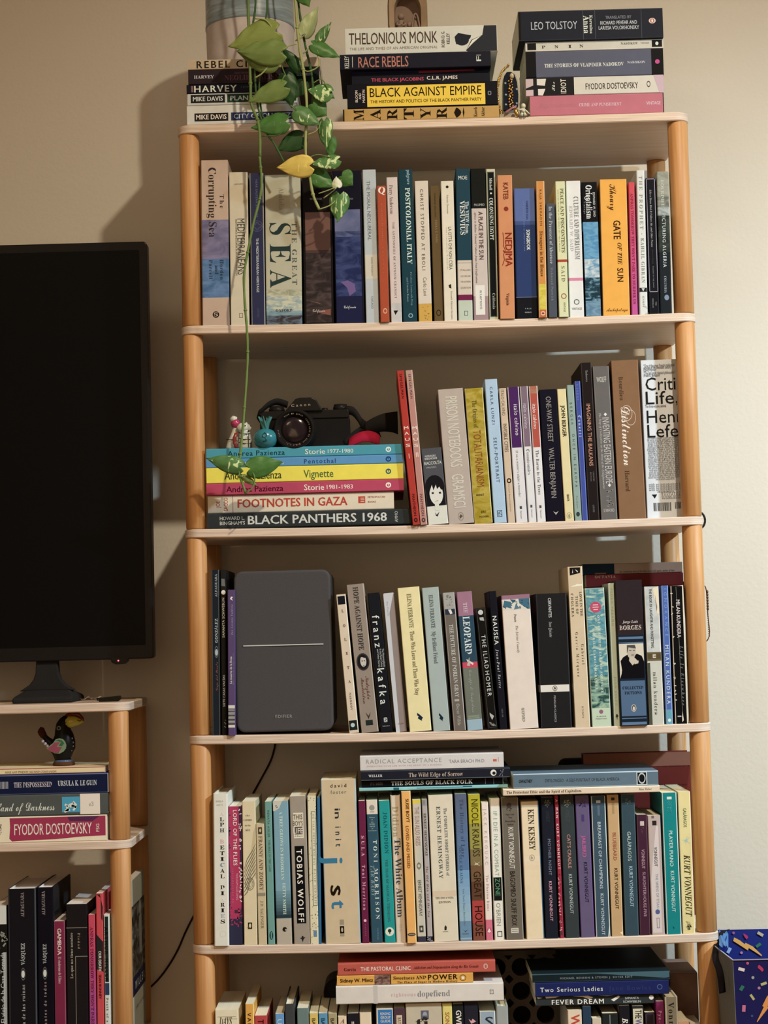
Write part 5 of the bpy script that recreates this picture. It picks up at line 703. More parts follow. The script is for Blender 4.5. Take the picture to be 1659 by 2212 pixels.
w5(849.4, 874.5, 2178, '#4a3338', 'dark plum brown paperback with cream label', [('BUT', 2198, 2215, .5, .3, '#4a3b30', 's')], [('R', 2193, 2300, .25, .75, '#c4ab84')])
w5(875.5, 954, 2168, '#b3a080', 'very wide tan paperback with photo square', [('fi', 2209, .36, .45, .2, '#2f2a22', 's', 'h')], [('R', 2183, 2202, .42, .64, '#57555c'), ('P', [(2186, .5), (2186, .57), (2194, .6), (2194, .46)], '#8f8d92'), ('P', [(2202, .44), (2196, .5), (2199, .6), (2202, .62)], '#2b2a30')])
w5(955, 976.4, 2168, '#cdb75a', 'pale yellow paperback with red sideways name', [('SONTAG', 2187, 2240, .5, .44, '#a85a2c', 'x')])
w5(977.2, 1000.8, 2169, '#232322', 'black paperback with large white sideways name', [('GWENDOLYN', 2183, 2280, .55, .5, '#e0d8c6', 'x')])
w5(1001.6, 1032, 2163, '#26242a', 'tall black paperback with pink mark', (), [('P', [(2201, .3), (2206, .5), (2201, .6), (2207, .85), (2212, .5)], '#c98e86')])
w5(1035.5, 1070, 2185, '#869499', 'pale blue-grey paperback with dark capital', [('S', 2207, .5, .6, .6, '#2b2d30', 'b', 'h')], edge='#c9d0c9')
w5(1071, 1097.5, 2174, '#8f8f83', 'grey green hardcover beside the black grid', (), hard=1)
w5(1225.5, 1256.5, 2182, '#cfb591', 'cream paperback with big red sideways letters', [('WILLIAM', 2192, 2290, .55, .6, '#c03d2a', 'x')])
w5(1257.5, 1276.5, 2174, '#29394a', 'dark blue paperback', ())
w5(1278.5, 1299, 2200, '#bda98b', 'short beige paperback', ())
w5(1300, 1335, 2189, '#242624', 'wide black paperback with grey centre line', (), [('R', 2192, 2300, .46, .52, '#6d706a')])
w5(1336.5, 1360, 2172, '#201e21', 'black paperback with white slanted letters', [('BLOOD', 2199, 2260, .55, .55, '#d9d0c0', 'j')], side='#6d5d4a')
w5(1364.5, 1390, 2173, '#2b2a27', 'black-edged paperback with beige panel', [('THE', 2182, 2200, .55, .55, '#28241f', 'x'), ('WOMEN', 2202, 2250, .55, .55, '#584a7d', 'x')], [('R', 2179, 2300, .08, .92, '#c0b28f')])
w5(1392, 1415, 2187, '#2a2226', 'dark brown-black paperback', (), [('F', 2190, 2300, .1, .9, 1, '#5d4a50')])
w5(1416, 1434, 2163, '#75264b', 'magenta paperback with pale sideways name', [('Pye-Case', 2184, 2240, .5, .4, '#b98ca0', 'b')])
w5(1435.5, 1464, 2154, '#8d8876', 'taller grey hardcover with serif name', [('Vonnegut', 2165, 2262, .48, .44, '#2e2c28', 's')], hard=1, edge='#c9c4b3')
w5(1465, 1489, 2207, '#d9a98c', 'short salmon paperback', ())
w5(1490, 1512, 2209, '#d6d0c4', 'short white paperback next to the right post', (), Y=.036)
BAY = 'bottom bay left pile'
zt = PX(915, 2165.5, 0)[1] + .0006
z = Hb(BAY, zt, (726, 1088, 2127, 2166), '#c6b8a4', 'white paperback with small grey lowercase title', [('dopefiend', 902, 972, .5, .34, '#77716b', 'r'), ('righteous', 845, 898, .52, .2, '#c99a94', 'r')], (), [('R', 807, 816, 0, 1, '#b5a997'), ('E', 1061, .5, 1, '#8d8781'), ('F', 1058, 1066, .38, .62, 1.2, '#77716b')], D=.21, Y=-.003)
z = Hb(BAY, z, (728, 1022, 2104, 2126), '#c98a35', 'thin orange paperback with brown photo and black capitals', [('Sidney W. Mintz', 735, 806, .5, .36, '#241a10', 'x'), ('Sweetness AND', 850, 921, .36, .34, '#3a2413', 's'), ('POWER', 925, 988, .36, .5, '#241a10', 'x'), ('The Place of Sugar in Modern History', 858, 988, .8, .2, '#241a10', 's')], (), [('R', 809, 843, 0, 1, '~#4a2f2c,#8d6550,90'), ('R', 843, 845, 0, 1, '#3a2217'), ('E', 1000, .5, 7, '#3a2413', 7, .85), ('E', 1000, .5, 3, '#e0d2b5', 3)], D=.14)
z = Hb(BAY, z, (730, 1070, 2075, 2101), '#b34a3c', 'terracotta paperback with white capitals, on top of pile', [('THE PASTORAL CLINIC', 779, 887, .5, .34, '#e3c9b5', 'b'), ('Garcia', 743, 769, .5, .28, '#4a1c18', 's'), ('Addiction and Dispossession along the Rio Grande', 893, 1034, .48, .24, '#4a1c18', 'j')], (), [('F', 1045, 1053, .3, .7, 1.2, '#e3c9b5')], D=.17)
BAY = 'bottom bay right pile'
zt = PX(1380, 2170.5, 0)[1] + .0006
z = Hb(BAY, zt, (1158, 1413, 2151, 2172), '#2e3130', 'grey-black paperback with white blots and white capitals', [('FEVER DREAM', 1192, 1304, .62, .5, '#d3cfc3', 'x'), ('SAMANTA', 1350, 1380, .36, .24, '#b9b5aa', 'b'), ('SCHWEBLIN', 1346, 1384, .74, .24, '#b9b5aa', 'b')], (), [('P', [(1178, 0), (1210, 0), (1200, .14), (1180, .2)], '#ddd9cc'), ('P', [(1234, 0), (1270, 0), (1282, .2), (1272, .34), (1258, .12)], '#ddd9cc'), ('P', [(1320, .5), (1336, .08), (1340, .2), (1326, .68)], '#ddd9cc'), ('P', [(1160, .04), (1172, .12), (1162, .24)], '#ddd9cc'), ('P', [(1290, 0), (1330, .0), (1312, .1)], '#8f9a9c'), ('E', 1407, .36, 5, '#e0dccf', 5)], D=.14, Y=.004)
z = Hb(BAY, z, (1156, 1445, 2118, 2149), '#1f2650', 'navy blue paperback with large white title', [('Two Serious Ladies', 1167, 1302, .5, .32, '#c6c4cf', 'b'), ('Jane Bowles', 1315, 1405, .5, .32, '#2c3562', 'b')], (), [('E', 1425, .48, 6, '#46507c', 6, .7)], D=.15, Y=0)
z = Hb(BAY, z, (1150, 1447, 2098, 2117), '#1b2426', 'black topmost paperback with faint grey line of capitals', [('MICHAEL BENSON & STEVEN J. SOTER EDIT', 1210, 1366, .55, .22, '#7d7f7c', 'x')], (), [('P', [(1270, 0), (1446, 0), (1446, .7), (1436, .78)], '#3d5a60')], D=.21, Y=.001, edge='#33494d')
# ================================================================ books on the small left unit
BAY = 'left unit pile'; z = UZ1
z = Hb(BAY, z, (-120, 231, 1762, 1819), '#c9b28a', 'thick cream and magenta paperback under the toucan pile', [('FYODOR DOSTOEVSKY', 31, 198, .5, .42, '#ddc9ae', 'b'), ('FSG', 211, .3, .5, .12, '#ddc9ae', 'b', 'v'), ('KARAMAZOV', -70, 4, .68, .24, '#6b2c35', 'j'), ('THE BROTHERS', -70, 4, .4, .24, '#4a3a2c', 'j')], (), [('P', [(21, .06), (228, .04), (228, .8), (180, .82), (120, .9), (60, .92), (26, .95), (20, .84), (22, .4)], '#8f2a3c'), ('P', [(146, .06), (215, .06), (200, .24), (150, .22)], '#4a2540')], D=.14, Y=.004)
z = Hb(BAY, z, (-110, 232.5, 1714, 1761), '#45463f', 'grey-green hardcover with library sticker and blue patch', [('The Left Hand of Darkness', -80, 118, .54, .42, '#b9b29c', 'c'), ('e3', 193, 202, .5, .2, '#7d7460', 'm')], (), [('R', 134, 172, .14, .86, '#3b8296'), ('D', 138, 162, .25, .8, 9, 6, '#b9c4bb'), ('R', 173, 216, .02, .97, '#cbbd9f')], D=.14, hard=1, Y=.003)
z = Hb(BAY, z, (-105, 232.5, 1670, 1713), '#1a1d30', 'navy blue paperback with pale serif words', [('THE DISPOSSESSED', 30, 112, .5, .26, '#a3928f', 's'), ('URSULA K. LE GUIN', 125, 209, .47, .26, '#a8a49c', 's')], (), [('R', 1 + 3 * i, 2.6 + 3 * i, .32, .68, '#8d8885') for i in range(6)], D=.13, Y=.003, edge='#4a5272')
z = Hb(BAY, z, (-100, 226, 1655, 1669), '#c7a874', 'thin straw coloured paperback beneath the bird figure', [('NINE AND TWENTY SECOND COMPANION', 11, 122, .6, .34, '#6b5a38', 's')], (), D=.14, Y=.006, edge='#8d4a3c')
UPZ = z
BAY = 'left unit lower row'; zb = UZ2
def wu(x0, x1, yt, col, desc, t=(), s=(), b=(), **k): return V(BAY, zb, (x0, x1, yt, x0 + 4, x1 + 4), col, desc, t, b, s, **k)
wu(-16, 14.5, 1957, '#1c1a18', 'black and white photographic paperback cut by frame', [('El viejo de la Casa Tomada', 2058, 2210, .66, .3, '#a8a294', 'b', 'u')], [('R', 1957, 1997, 0, .98, '#b3aa95'), ('D', 2010, 2050, .1, .9, 14, 5, '#77705f'), ('R', 2058, 2300, .72, .95, '#8d877a')])
wu(16, 77.5, 1920, '#1b191b', 'wide black hardcover with upward grey words, leftmost pair', [('ALFAGUARA', 1928, 1981, .52, .12, '#7d6a60', 's', 'u'), ('VÁSQUEZ', 2038, 2085, .52, .14, '#9a9488', 's', 'u'), ('La forma de las ruinas', 2128, 2260, .52, .12, '#8d8678', 's', 'u')], [('E', 2105, .52, 14, '#4c4a48', 5, .8), ('E', 2105, .52, 8, '#b5ada0', 3.6)], hard=1, edge='#3a3838', D=.15)
wu(79, 114.5, 1917, '#17161a', 'narrower black hardcover, second of the black pair', [('ALFAGUARA', 1925, 1977, .4, .2, '#7d6a60', 's', 'u'), ('VÁSQUEZ', 2040, 2082, .45, .22, '#9a9488', 's', 'u'), ('Los amantes de todos', 2122, 2260, .45, .18, '#8d7466', 's', 'u')], [('E', 2103, .45, 14, '#4c4a48', 5, .8), ('E', 2103, .45, 8, '#b5ada0', 3.6)], hard=1, D=.15, side='#24211f')
wu(115.5, 140, 1990, '#6e2134', 'wine red paperback with white sideways name', [('GAMBOA', 2006, 2063, .5, .34, '#c9b5a8', 'x'), ('El síndrome de Ulises', 2067, 2125, .5, .26, '#b08f88', 's')], edge='#7d3a44')
wu(142, 188, 1953, '#1e1b1b', 'wide black paperback with fine gold frame lines', [('Lo que no tiene nombre', 2015, 2114, .24, .13, '#8d8064', 's', 'u'), ('Piedad', 2016, 2050, .6, .12, '#8a6f52', 'r')], [('R', 2004, 2005, 0, 1, '#7d6f58'), ('R', 2066, 2067, .42, 1, '#8d7d62'), ('R', 2066, 2300, .42, .44, '#8d7d62')], D=.125)
wu(190, 205, 1976, '#b0303f', 'thin red to purple paperback', [('ANDRAS TOMORROW THEY WON’T DARE', 2003, 2215, .5, .46, '#5a1a28', 's')], (), (('G', 1976, 2300, '#b8323c', '#7a3478', 8),))
wu(206.5, 222, 1930, '#b83a3c', 'thin red paperback with black flame shapes', [('OUR DEATH', 2055, 2098, .5, .4, '#c9b5a0', 'x'), ('SEAN BONNEY', 2106, 2158, .5, .36, '#3a1416', 'x')], [('P', [(1932, .1), (1940, .7), (1985, .75), (1990, .95), (1960, 1), (1932, .6)], '#2a2422'), ('P', [(2018, 0), (2034, .9), (2034, 1), (2100, 1), (2094, 0)], '#262322')], D=.15)
wu(223.5, 235.6, 1976, '#b5b0a2', 'thin black and white paperback touching the post', [('ARTHUR MILLER', 2003, 2120, .45, .6, '#14130f', 'x'), ('Death of a Salesman', 2156, 2260, .5, .4, '#2e3038', 's')], [('R', 1980, 2122, .2, .85, '#1f2422'), ('R', 2124, 2150, .1, .9, '#26364d')], D=.14)
# a further thin book pushed in behind the right front post of the unit, its cover seen through the open side
xb_ = -.1026; zt_ = PX(300, 1903, .06)[1]; hb_ = zt_ - UZ2
t = thing('paperback_book', 'paperback in the open side of the small unit, photo cover and blue band', 'book', (xb_, .045, UZ2 + .0001)); t['group'] = 'books standing in the left unit'
lt = (60, 2000)
b = MB(); Tt, Dp = .012, .152
b.box((-Tt / 2 + .0003, Dp / 2, hb_ / 2), (.0006, Dp, hb_), mat(alb('#b0a88f', lt), 'card')); b.box((Tt / 2 - .0003, Dp / 2, hb_ / 2), (.0006, Dp, hb_), mat(alb('#8f8872', lt), 'card')); b.box((0, .0003, hb_ / 2), (Tt, .0006, hb_), mat(alb('#26364d', lt), 'card')); b.build('cover', t)
b = MB(); b.box((0, Dp / 2 - .0002, hb_ / 2), (Tt - .0014, Dp - .002, hb_ - .0006), mat(alb(PAGE, lt), 'paper')); b.build('page_block', t)
b = MB(); xf = Tt / 2 + .00015
def sidequad(y0_, y1_, f0, f1, m, k=0): b.add([(xf + k, y0_, hb_ * (1 - f0)), (xf + k, y1_, hb_ * (1 - f0)), (xf + k, y1_, hb_ * (1 - f1)), (xf + k, y0_, hb_ * (1 - f1))], [(0, 1, 2, 3)], m)
sidequad(.004, Dp - .004, .16, .60, paint(alb('#1d1a17', lt), alb('#5d574c', lt), alb('#38332d', lt), 26)); sidequad(.004, Dp - .004, .60, .72, mat(alb('#141d38', lt), 'ink'))
b.add([(xf + .0001, .098 + .01 * math.cos(q_), hb_ * .79 + .012 * math.sin(q_)) for q_ in [i * .524 for i in range(12)]], [tuple(range(12))], mat(alb('#7d7666', lt), 'ink'))
sidequad(.085, .112, .26, .5, mat(alb('#6d675a', lt), 'ink'), .0001); b.build('cover_print', t)
letter(t, [(tkey('MILLER', 'b'), (xf + .0003, .085, hb_ * .34), (0, 1, 0), (0, 0, 1), .10, .012, mat(alb('#b9b5aa', lt), 'ink')), (tkey('plays of a man', 's'), (xf + .0003, .085, hb_ * .2), (0, 1, 0), (0, 0, 1), .09, .006, mat(alb('#4a463c', lt), 'ink'))])
# finish book labels and groups
NAMES = {'top left stack': ('of the top left stack', 'books stacked under the plant pot'), 'top middle stack': ('of the top middle stack', 'books stacked in the middle of the top board'), 'top right stack': ('of the top right stack', 'books stacked at the right of the top board'),
         'second bay stack': ('of the second bay pile', 'large books lying under the camera'), 'third bay lying pair': ('of the pair', 'books lying across the third bay'), 'fourth bay left pile': ('of the fourth bay left pile', 'books lying on the fourth bay row'), 'fourth bay right pile': ('of the right pile', 'books lying on the fourth bay row at right'),
         'bottom bay left pile': ('of that pile', 'books lying on the bottom row at left'), 'bottom bay right pile': ('of that pile', 'books lying on the bottom row at right'), 'left unit pile': ('of the left unit pile', 'books lying on the small left unit')}
ROWS = {'top bay': 'top bay', 'second bay': 'second bay', 'third bay': 'third bay', 'fourth bay': 'fourth bay', 'bottom bay': 'bottom bay', 'left unit lower row': 'left unit'}
for bay, lst in BOOKS.items():
    lst.sort(key=lambda a: a[0])
    n = len(lst)
    for i, (x, o, d) in enumerate(lst):
        words = d.split()
        if bay in ROWS:
            suf = ('%s from left in %s' % (ORD[i + 1], ROWS[bay])) if i < (n + 1) // 2 else ('%s from right in %s' % (ORD[n - i], ROWS[bay]))
            o['group'] = 'books standing in the ' + ROWS[bay]
        else: suf = ''; o['group'] = NAMES[bay][1]
        if bay in ROWS:
            room = 16 - len(suf.split())
            d = ' '.join(words[:]).rstrip(',')
            while len(d.split()) > room: d = ' '.join(d.split()[:-1]).rstrip(',')
            while d.split()[-1].lower() in ('with', 'and', 'of', 'the', 'in', 'at', 'among', 'beside', 'to', 'a', 'an', 'its', 'lower', 'tiny', 'small', 'large'): d = ' '.join(d.split()[:-1]).rstrip(',')
            o['label'] = d + ', ' + suf
        else: o['label'] = d
# ================================================================ objects
PXM = 2.79 / FPX     # metres per pixel near the front plane
def m_(h, kind='matte', px=None): return mat(alb(h, px), kind)
def rel(px, py, Y, o): x, z = PX(px, py, Y); return (x - o[0], z - o[2])
# ---- television
TY = .085
tr = PX(324, 970, TY)[0]; tt = PX(290, 521.5, TY)[1]; tbz = PX(290, 1423.5, TY)[1]; TW = (tt - tbz) * 16 / 9 * 1.0
TVX = tr - TW / 2
tv = thing('television', 'large black flat television standing on the low unit, switched off', 'television', (TVX, TY, UZ0))
blk = mat((.012, .011, .011), 'plastic'); scr = mat((.004, .004, .0045), 'lacquer'); scr.node_tree.nodes['Principled BSDF'].inputs['Specular IOR Level'].default_value = .05; blk.node_tree.nodes['Principled BSDF'].inputs['Specular IOR Level'].default_value = .08; scr.node_tree.nodes['Principled BSDF'].inputs['Roughness'].default_value = .4; dk = mat((.02, .02, .021), 'matte')
zc = (tt + tbz) / 2 - UZ0; HH = tt - tbz
b = MB(); b.prism(rrect(-TW / 2, TW / 2, zc - HH / 2, zc + HH / 2, .006), 0, .028, blk); b.build('casing', tv, bevel=.002)
b = MB(); b.prism(rrect(-TW / 2 + .012, TW / 2 - .012, zc - HH / 2 + .022, zc + HH / 2 - .014, .002), -.0006, .001, scr); b.build('screen', tv)
b = MB(); b.prism(rrect(-TW / 2 + .15, TW / 2 - .15, zc - HH * .3, zc + HH * .3, .03), .028, .06, dk); b.build('back_housing', tv, bevel=.006)
cx_, cz_ = PX(258, 1427, TY); bx = cx_ - TVX; bz = cz_ - UZ0
b = MB(); pts = [(bx - .014, bz + .004), (bx - .012, bz - .003), (bx - .006, bz - .0058), (bx + .008, bz - .0055), (bx + .013, bz - .001), (bx + .014, bz + .004)]
b.prism(pts, -.002, .016, blk); rcv = b.build('infrared_receiver', tv, bevel=.001)
lx, lz = rel(256, 1427, TY, (TVX, 0, UZ0)); b = MB(); b.ball((lx, -.0022, lz), .0012, mat((1, .06, .07), 'emit')); b.build('standby_light', rcv)
letter(tv, [(tkey('HISENSE' if False else 'hinata', 'b'), (PX(270, 1410, TY)[0] - TVX, -.0004, PX(270, 1410, TY)[1] - UZ0), (1, 0, 0), (0, 0, 1), .018, .003, mat((.03, .03, .03), 'ink'))]) if False else None
def stand(px0, nm):
    sx = PX(px0, 1500, TY)[0] - TVX
    b = MB(); Wt = [(.0165, zc - HH / 2 + .006), (.018, .046), (.0215, .036), (.028, .028), (.037, .022), (.044, .018)]
    pr = [(sx - w_, z_) for w_, z_ in Wt] + [(sx + w_, z_) for w_, z_ in Wt[::-1]]
    b.prism(pr, .006, .024, dk); nk = b.build('stand_neck', tv, bevel=.002)
    b = MB(); L_ = .094 / 2
    vs = [(sx - L_, -.035, .0), (sx + L_, -.035, 0), (sx + L_, .075, 0), (sx - L_, .075, 0), (sx - L_, -.035, .009), (sx + L_, -.035, .009), (sx + L_, .075, .009), (sx - L_, .075, .009),
          (sx - .036, .004, .019), (sx + .036, .004, .019), (sx + .036, .028, .019), (sx - .036, .028, .019)]
    b.add(vs, [(3, 2, 1, 0), (0, 1, 5, 4), (1, 2, 6, 5), (2, 3, 7, 6), (3, 0, 4, 7), (4, 5, 9, 8), (5, 6, 10, 9), (6, 7, 11, 10), (7, 4, 8, 11), (8, 9, 10, 11)], dk)
    b.build('stand_foot', tv, bevel=.003)
stand(100, 'r'); stand(100 - 900 * .9, 'l')
# ---- scraps on the television unit
wx, wz = PX(195, 1509, .05)
b = MB(); random.seed(4); path = [(i * .004 - .014, random.uniform(-.006, .006), .0025 + random.uniform(0, .004)) for i in range(9)]
b.ribbon(path, [(0, .014 + random.uniform(-.004, .004), random.uniform(-.004, .004)) for _ in path], .0006, m_('#8d7f78', 'gloss'))
t = thing('crumpled_wrapper', 'small crumpled silvery wrapper beside the television foot', 'wrapper', (wx, .05, UZ0)); b.build('foil', t, (0, 0, .002))
gx = PX(238, 1507, .05)[0]
t = thing('folding_knife', 'small dark olive object lying near the right end of the low unit', 'tool', (gx, .05, UZ0))
b = MB(); b.prism([(-.017, .0), (.012, .0), (.018, .004), (.016, .009), (.010, .0085), (-.014, .0065), (-.018, .004)], -.005, .005, m_('#17180f', 'plastic')); b.build('handle', t, bevel=.001)
b = MB(); b.tube([(-.017, -.004, .004), (-.020, -.004, .004)], .002, m_('#3a3a2c', 'metal')); b.build('end_cap', t)
# ---- toucan ceramic bird on the left pile
by = .05; ox, _ = PX(138, 1645, by); OZ = UPZ
bird = thing('toucan_figurine', 'small painted clay toucan with yellow beak on the left book pile', 'figurine', (ox, by, OZ))
R = lambda px, py: ((px - 138) * .000735, (1648 - py) * .000735)
bk = mat((.010, .009, .009), 'plastic')
def chain(mb, pts, m, n=14, sy=.8):      # pts: (px,py,r_px)
    path = [Vector((R(a, b_)[0], 0, R(a, b_)[1])) for a, b_, _ in pts]; rs = [c * .000735 for _, _, c in pts]
    mb.tube(path, rs, m, n)
b = MB(); chain(b, [(137, 1640, 15), (136, 1632, 18), (135, 1620, 23), (137, 1608, 26), (139, 1596, 24), (139, 1584, 20), (137, 1574, 17), (138, 1564, 15.5), (142, 1556, 13), (147, 1549, 9), (150, 1545, 3)], bk); b.build('body', bird)
b = MB(); chain(b, [(122, 1612, 14), (112, 1603, 11), (104, 1595, 8), (98, 1587, 6), (92, 1577, 7), (90, 1573, 3)], bk)
b.build('tail', bird)
b = MB(); chain(b, [(97, 1586, 7.2), (93, 1580, 8), (90, 1573, 8.2), (87, 1571, 6)], m_('#3f1d14', 'raw')); b.build('whistle_mouthpiece', bird)
b = MB(); chain(b, [(144, 1560, 13), (153, 1557, 13), (162, 1556, 11), (170, 1557, 8), (176, 1557, 5), (181, 1558, 1.2)], mat(alb('#9a8424', (150, 1600)), 'lacquer')); b.build('beak', bird)
b = MB(); chain(b, [(139, 1552, 4), (147, 1544, 5), (158, 1541, 5), (170, 1543, 5), (178, 1550, 3.5), (181, 1556, 1.5)], mat(alb('#5a1412', (150, 1600)), 'lacquer')); b.build('red_crest_stripe', bird)
b = MB(); yy = -.0105
wav = [(141 + i * 3.6, 1558 - i * .35 + (1.4 if i % 2 else -1.4)) for i in range(11)]
b.tube([(R(a, c)[0], -.0098 + i * .00055, R(a, c)[1]) for i, (a, c) in enumerate(wav)], .0006, bk, 6); b.build('beak_line', bird)
b = MB(); ex, ez = R(131.5, 1569); b.lathe([(.0018, 0), (.0034, 0), (.0034, .0006), (.0018, .0006)], m_('#55554f', 'lacquer', (130, 1600)), Matrix.Translation((ex, -.0125, ez)) @ Matrix.Rotation(math.radians(90), 4, 'X'), 16); b.build('eye', bird)
b = MB(); wx_, wz_ = R(136, 1606)
wing = [R(a, c) for a, c in [(106, 1611), (114, 1604), (120, 1600), (126, 1592), (133, 1590), (141, 1592), (146, 1598), (148, 1605), (147, 1612), (142, 1618), (134, 1622), (124, 1621), (115, 1617)]]
b.prism(wing, -.0195, -.015, m_('#5c6a4a', 'lacquer', (130, 1600))); 
b.prism([R(a, c) for a, c in [(107, 1611), (118, 1604), (124, 1598), (136, 1597), (129, 1607), (140, 1608), (133, 1620), (124, 1620), (115, 1616)]], -.0201, -.0195, m_('#7b2f3c', 'lacquer', (130, 1600)))
b.prism([R(a, c) for a, c in [(126, 1594), (133, 1592), (140, 1594), (145, 1600), (140, 1606), (133, 1605), (138, 1597)]], -.0201, -.0195, m_('#1d4a2c', 'lacquer', (130, 1600))); b.build('wing', bird, bevel=.0004, seg=1)
b = MB()
for a, c in [(96, 1596), (101, 1601.5), (106, 1606)]: b.ball((R(a, c)[0], -.006, R(a, c)[1]), (.0024, .003, .0024), m_('#b09a92', 'lacquer', (130, 1600)), 10)
for a, c in [(157.5, 1592), (159.5, 1600), (159, 1608), (156, 1616)]: b.ball((R(a, c)[0], -.007, R(a, c)[1]), (.0016, .002, .0022), m_('#6d5d58', 'lacquer', (130, 1600)), 10)
b.build('painted_dots', bird)
b = MB(); b.lathe([(.0001, 0), (.0165, 0), (.0172, .002), (.0165, .0045), (.0145, .006), (.0001, .006)], m_('#4a2a1c', 'raw', (130, 1600)), None, 28)
b.lathe([(.0148, .0055), (.0152, .0068), (.0140, .0085), (.012, .009)], m_('#3f4653', 'lacquer', (130, 1600)), None, 28); b.build('base_ring', bird)
# ---- pothos in its pot
PY = .085; POTR = PX(636, 100, PY)[0] - PX(541, 100, PY)[0]; pcx = PX(541, 100, PY)[0]
plant = thing('pothos_plant', 'trailing variegated pothos in a grey glazed pot with bare clay base, hanging over the shelf', 'plant', (pcx, PY, POTZ))
zg = PX(541, 67, PY)[1] - POTZ
glz = paint(alb('#66665a', (540, 80)), alb('#7d7a6b', (540, 80)), None, 14, (1, 1, 9), 'glaze'); glz.node_tree.nodes['Principled BSDF'].inputs['Roughness'].default_value = .25
clay = mat(alb('#a58a70', (540, 80)), 'raw')
b = MB(); b.lathe([(.0001, 0), (POTR * .93, 0), (POTR * .965, .004), (POTR * .985, .02), (POTR, zg)], clay, None, 64); b.build('clay_base', plant)
b = MB(); b.lathe([(POTR * 1.0, zg - .0005), (POTR * 1.012, zg), (POTR * 1.012, zg + .004), (POTR * 1.005, zg + .006), (POTR * 1.0, .15), (POTR * .99, .158), (POTR * .955, .158), (POTR * .945, .15), (POTR * .94, .13)], glz, None, 64); b.build('glazed_wall', plant)
b = MB(); b.lathe([(.0001, .132), (POTR * .94, .13), (POTR * .94, .125), (.0001, .125)], m_('#2a1d14', 'raw'), None, 40); b.build('soil', plant)
VY = -.045
def leafmat(kind):
    key = ('leaf', kind)
    if key in MATS: return MATS[key]
    cols = {'green': ('#33561f', '#4a7229', -.2), 'dark': ('#20391a', '#2b4c22', -.3), 'lime': ('#6d7423', '#87873a', -.35), 'limeg': ('#56682a', '#727c31', -.35), 'yellow': ('#c99a2e', '#d9ae42', .0), 'pale': ('#a39a58', '#8d9250', -.1), 'white': ('#cfc79a', '#d9d3ad', .5), 'var': ('#3f6428', '#567834', .3), 'varg': ('#3a5c28', '#527230', .12)}[kind]
    m = bpy.data.materials.new('leaf_' + kind); m.use_nodes = True; nt, p = nodes(m); N = nt.nodes.new; L = nt.links.new
    tc = N('ShaderNodeTexCoord'); mp = N('ShaderNodeMapping'); mp.inputs['Scale'].default_value = (1, 1, 1)
    n1 = N('ShaderNodeTexNoise'); n1.inputs['Scale'].default_value = 5; n1.inputs['Detail'].default_value = 3
    L(tc.outputs['Generated'], n1.inputs['Vector'])
    a = alb(cols[0], (640, 250)); c = alb(cols[1], (640, 250)); g = .85
    mx = N('ShaderNodeMix'); mx.data_type = 'RGBA'; mx.inputs['A'].default_value = (*[x * g for x in a], 1); mx.inputs['B'].default_value = (*[x * g for x in c], 1)
    L(n1.outputs['Fac'], mx.inputs['Factor'])
    n2 = N('ShaderNodeTexNoise'); n2.inputs['Scale'].default_value = 2.2; n2.inputs['Detail'].default_value = 4; n2.inputs['Distortion'].default_value = 1.0
    mp.inputs['Scale'].default_value = (2.6, 1, 1); L(tc.outputs['Generated'], mp.inputs['Vector']); L(mp.outputs['Vector'], n2.inputs['Vector'])
    r = N('ShaderNodeValToRGB'); e = r.color_ramp.elements; th = .66 - cols[2] * .35
    e[0].position = th; e[0].color = (0, 0, 0, 1); e[1].position = th + .05; e[1].color = (1, 1, 1, 1)
    L(n2.outputs['Fac'], r.inputs['Fac'])
    m2 = N('ShaderNodeMix'); m2.data_type = 'RGBA'; L(r.outputs['Color'], m2.inputs['Factor']); L(mx.outputs['Result'], m2.inputs['A']); m2.inputs['B'].default_value = (*alb('#b3b56a' if kind != 'yellow' else '#d9ae42', (640, 250)), 1)
    L(m2.outputs['Result'], p.inputs['Base Color']); p.inputs['Roughness'].default_value = .42; p.inputs['Specular IOR Level'].default_value = .3
    MATS[key] = m; return m
STALK = {'g': m_('#5f6b2e', 'card', (640, 250)), 'y': m_('#8d8744', 'card', (640, 250)), 'd': m_('#3a4f25', 'card', (640, 250))}
HW = [(0, .34), (.025, .60), (.06, .78), (.12, .92), (.22, 1.0), (.36, .97), (.5, .84), (.64, .64), (.77, .4), (.88, .19), (.95, .07), (1, .004)]
def hw(t):
    for a, c in zip(HW, HW[1:]):
        if t <= c[0]: return a[1] + (c[1] - a[1]) * (t - a[0]) / (c[0] - a[0])
    return 0
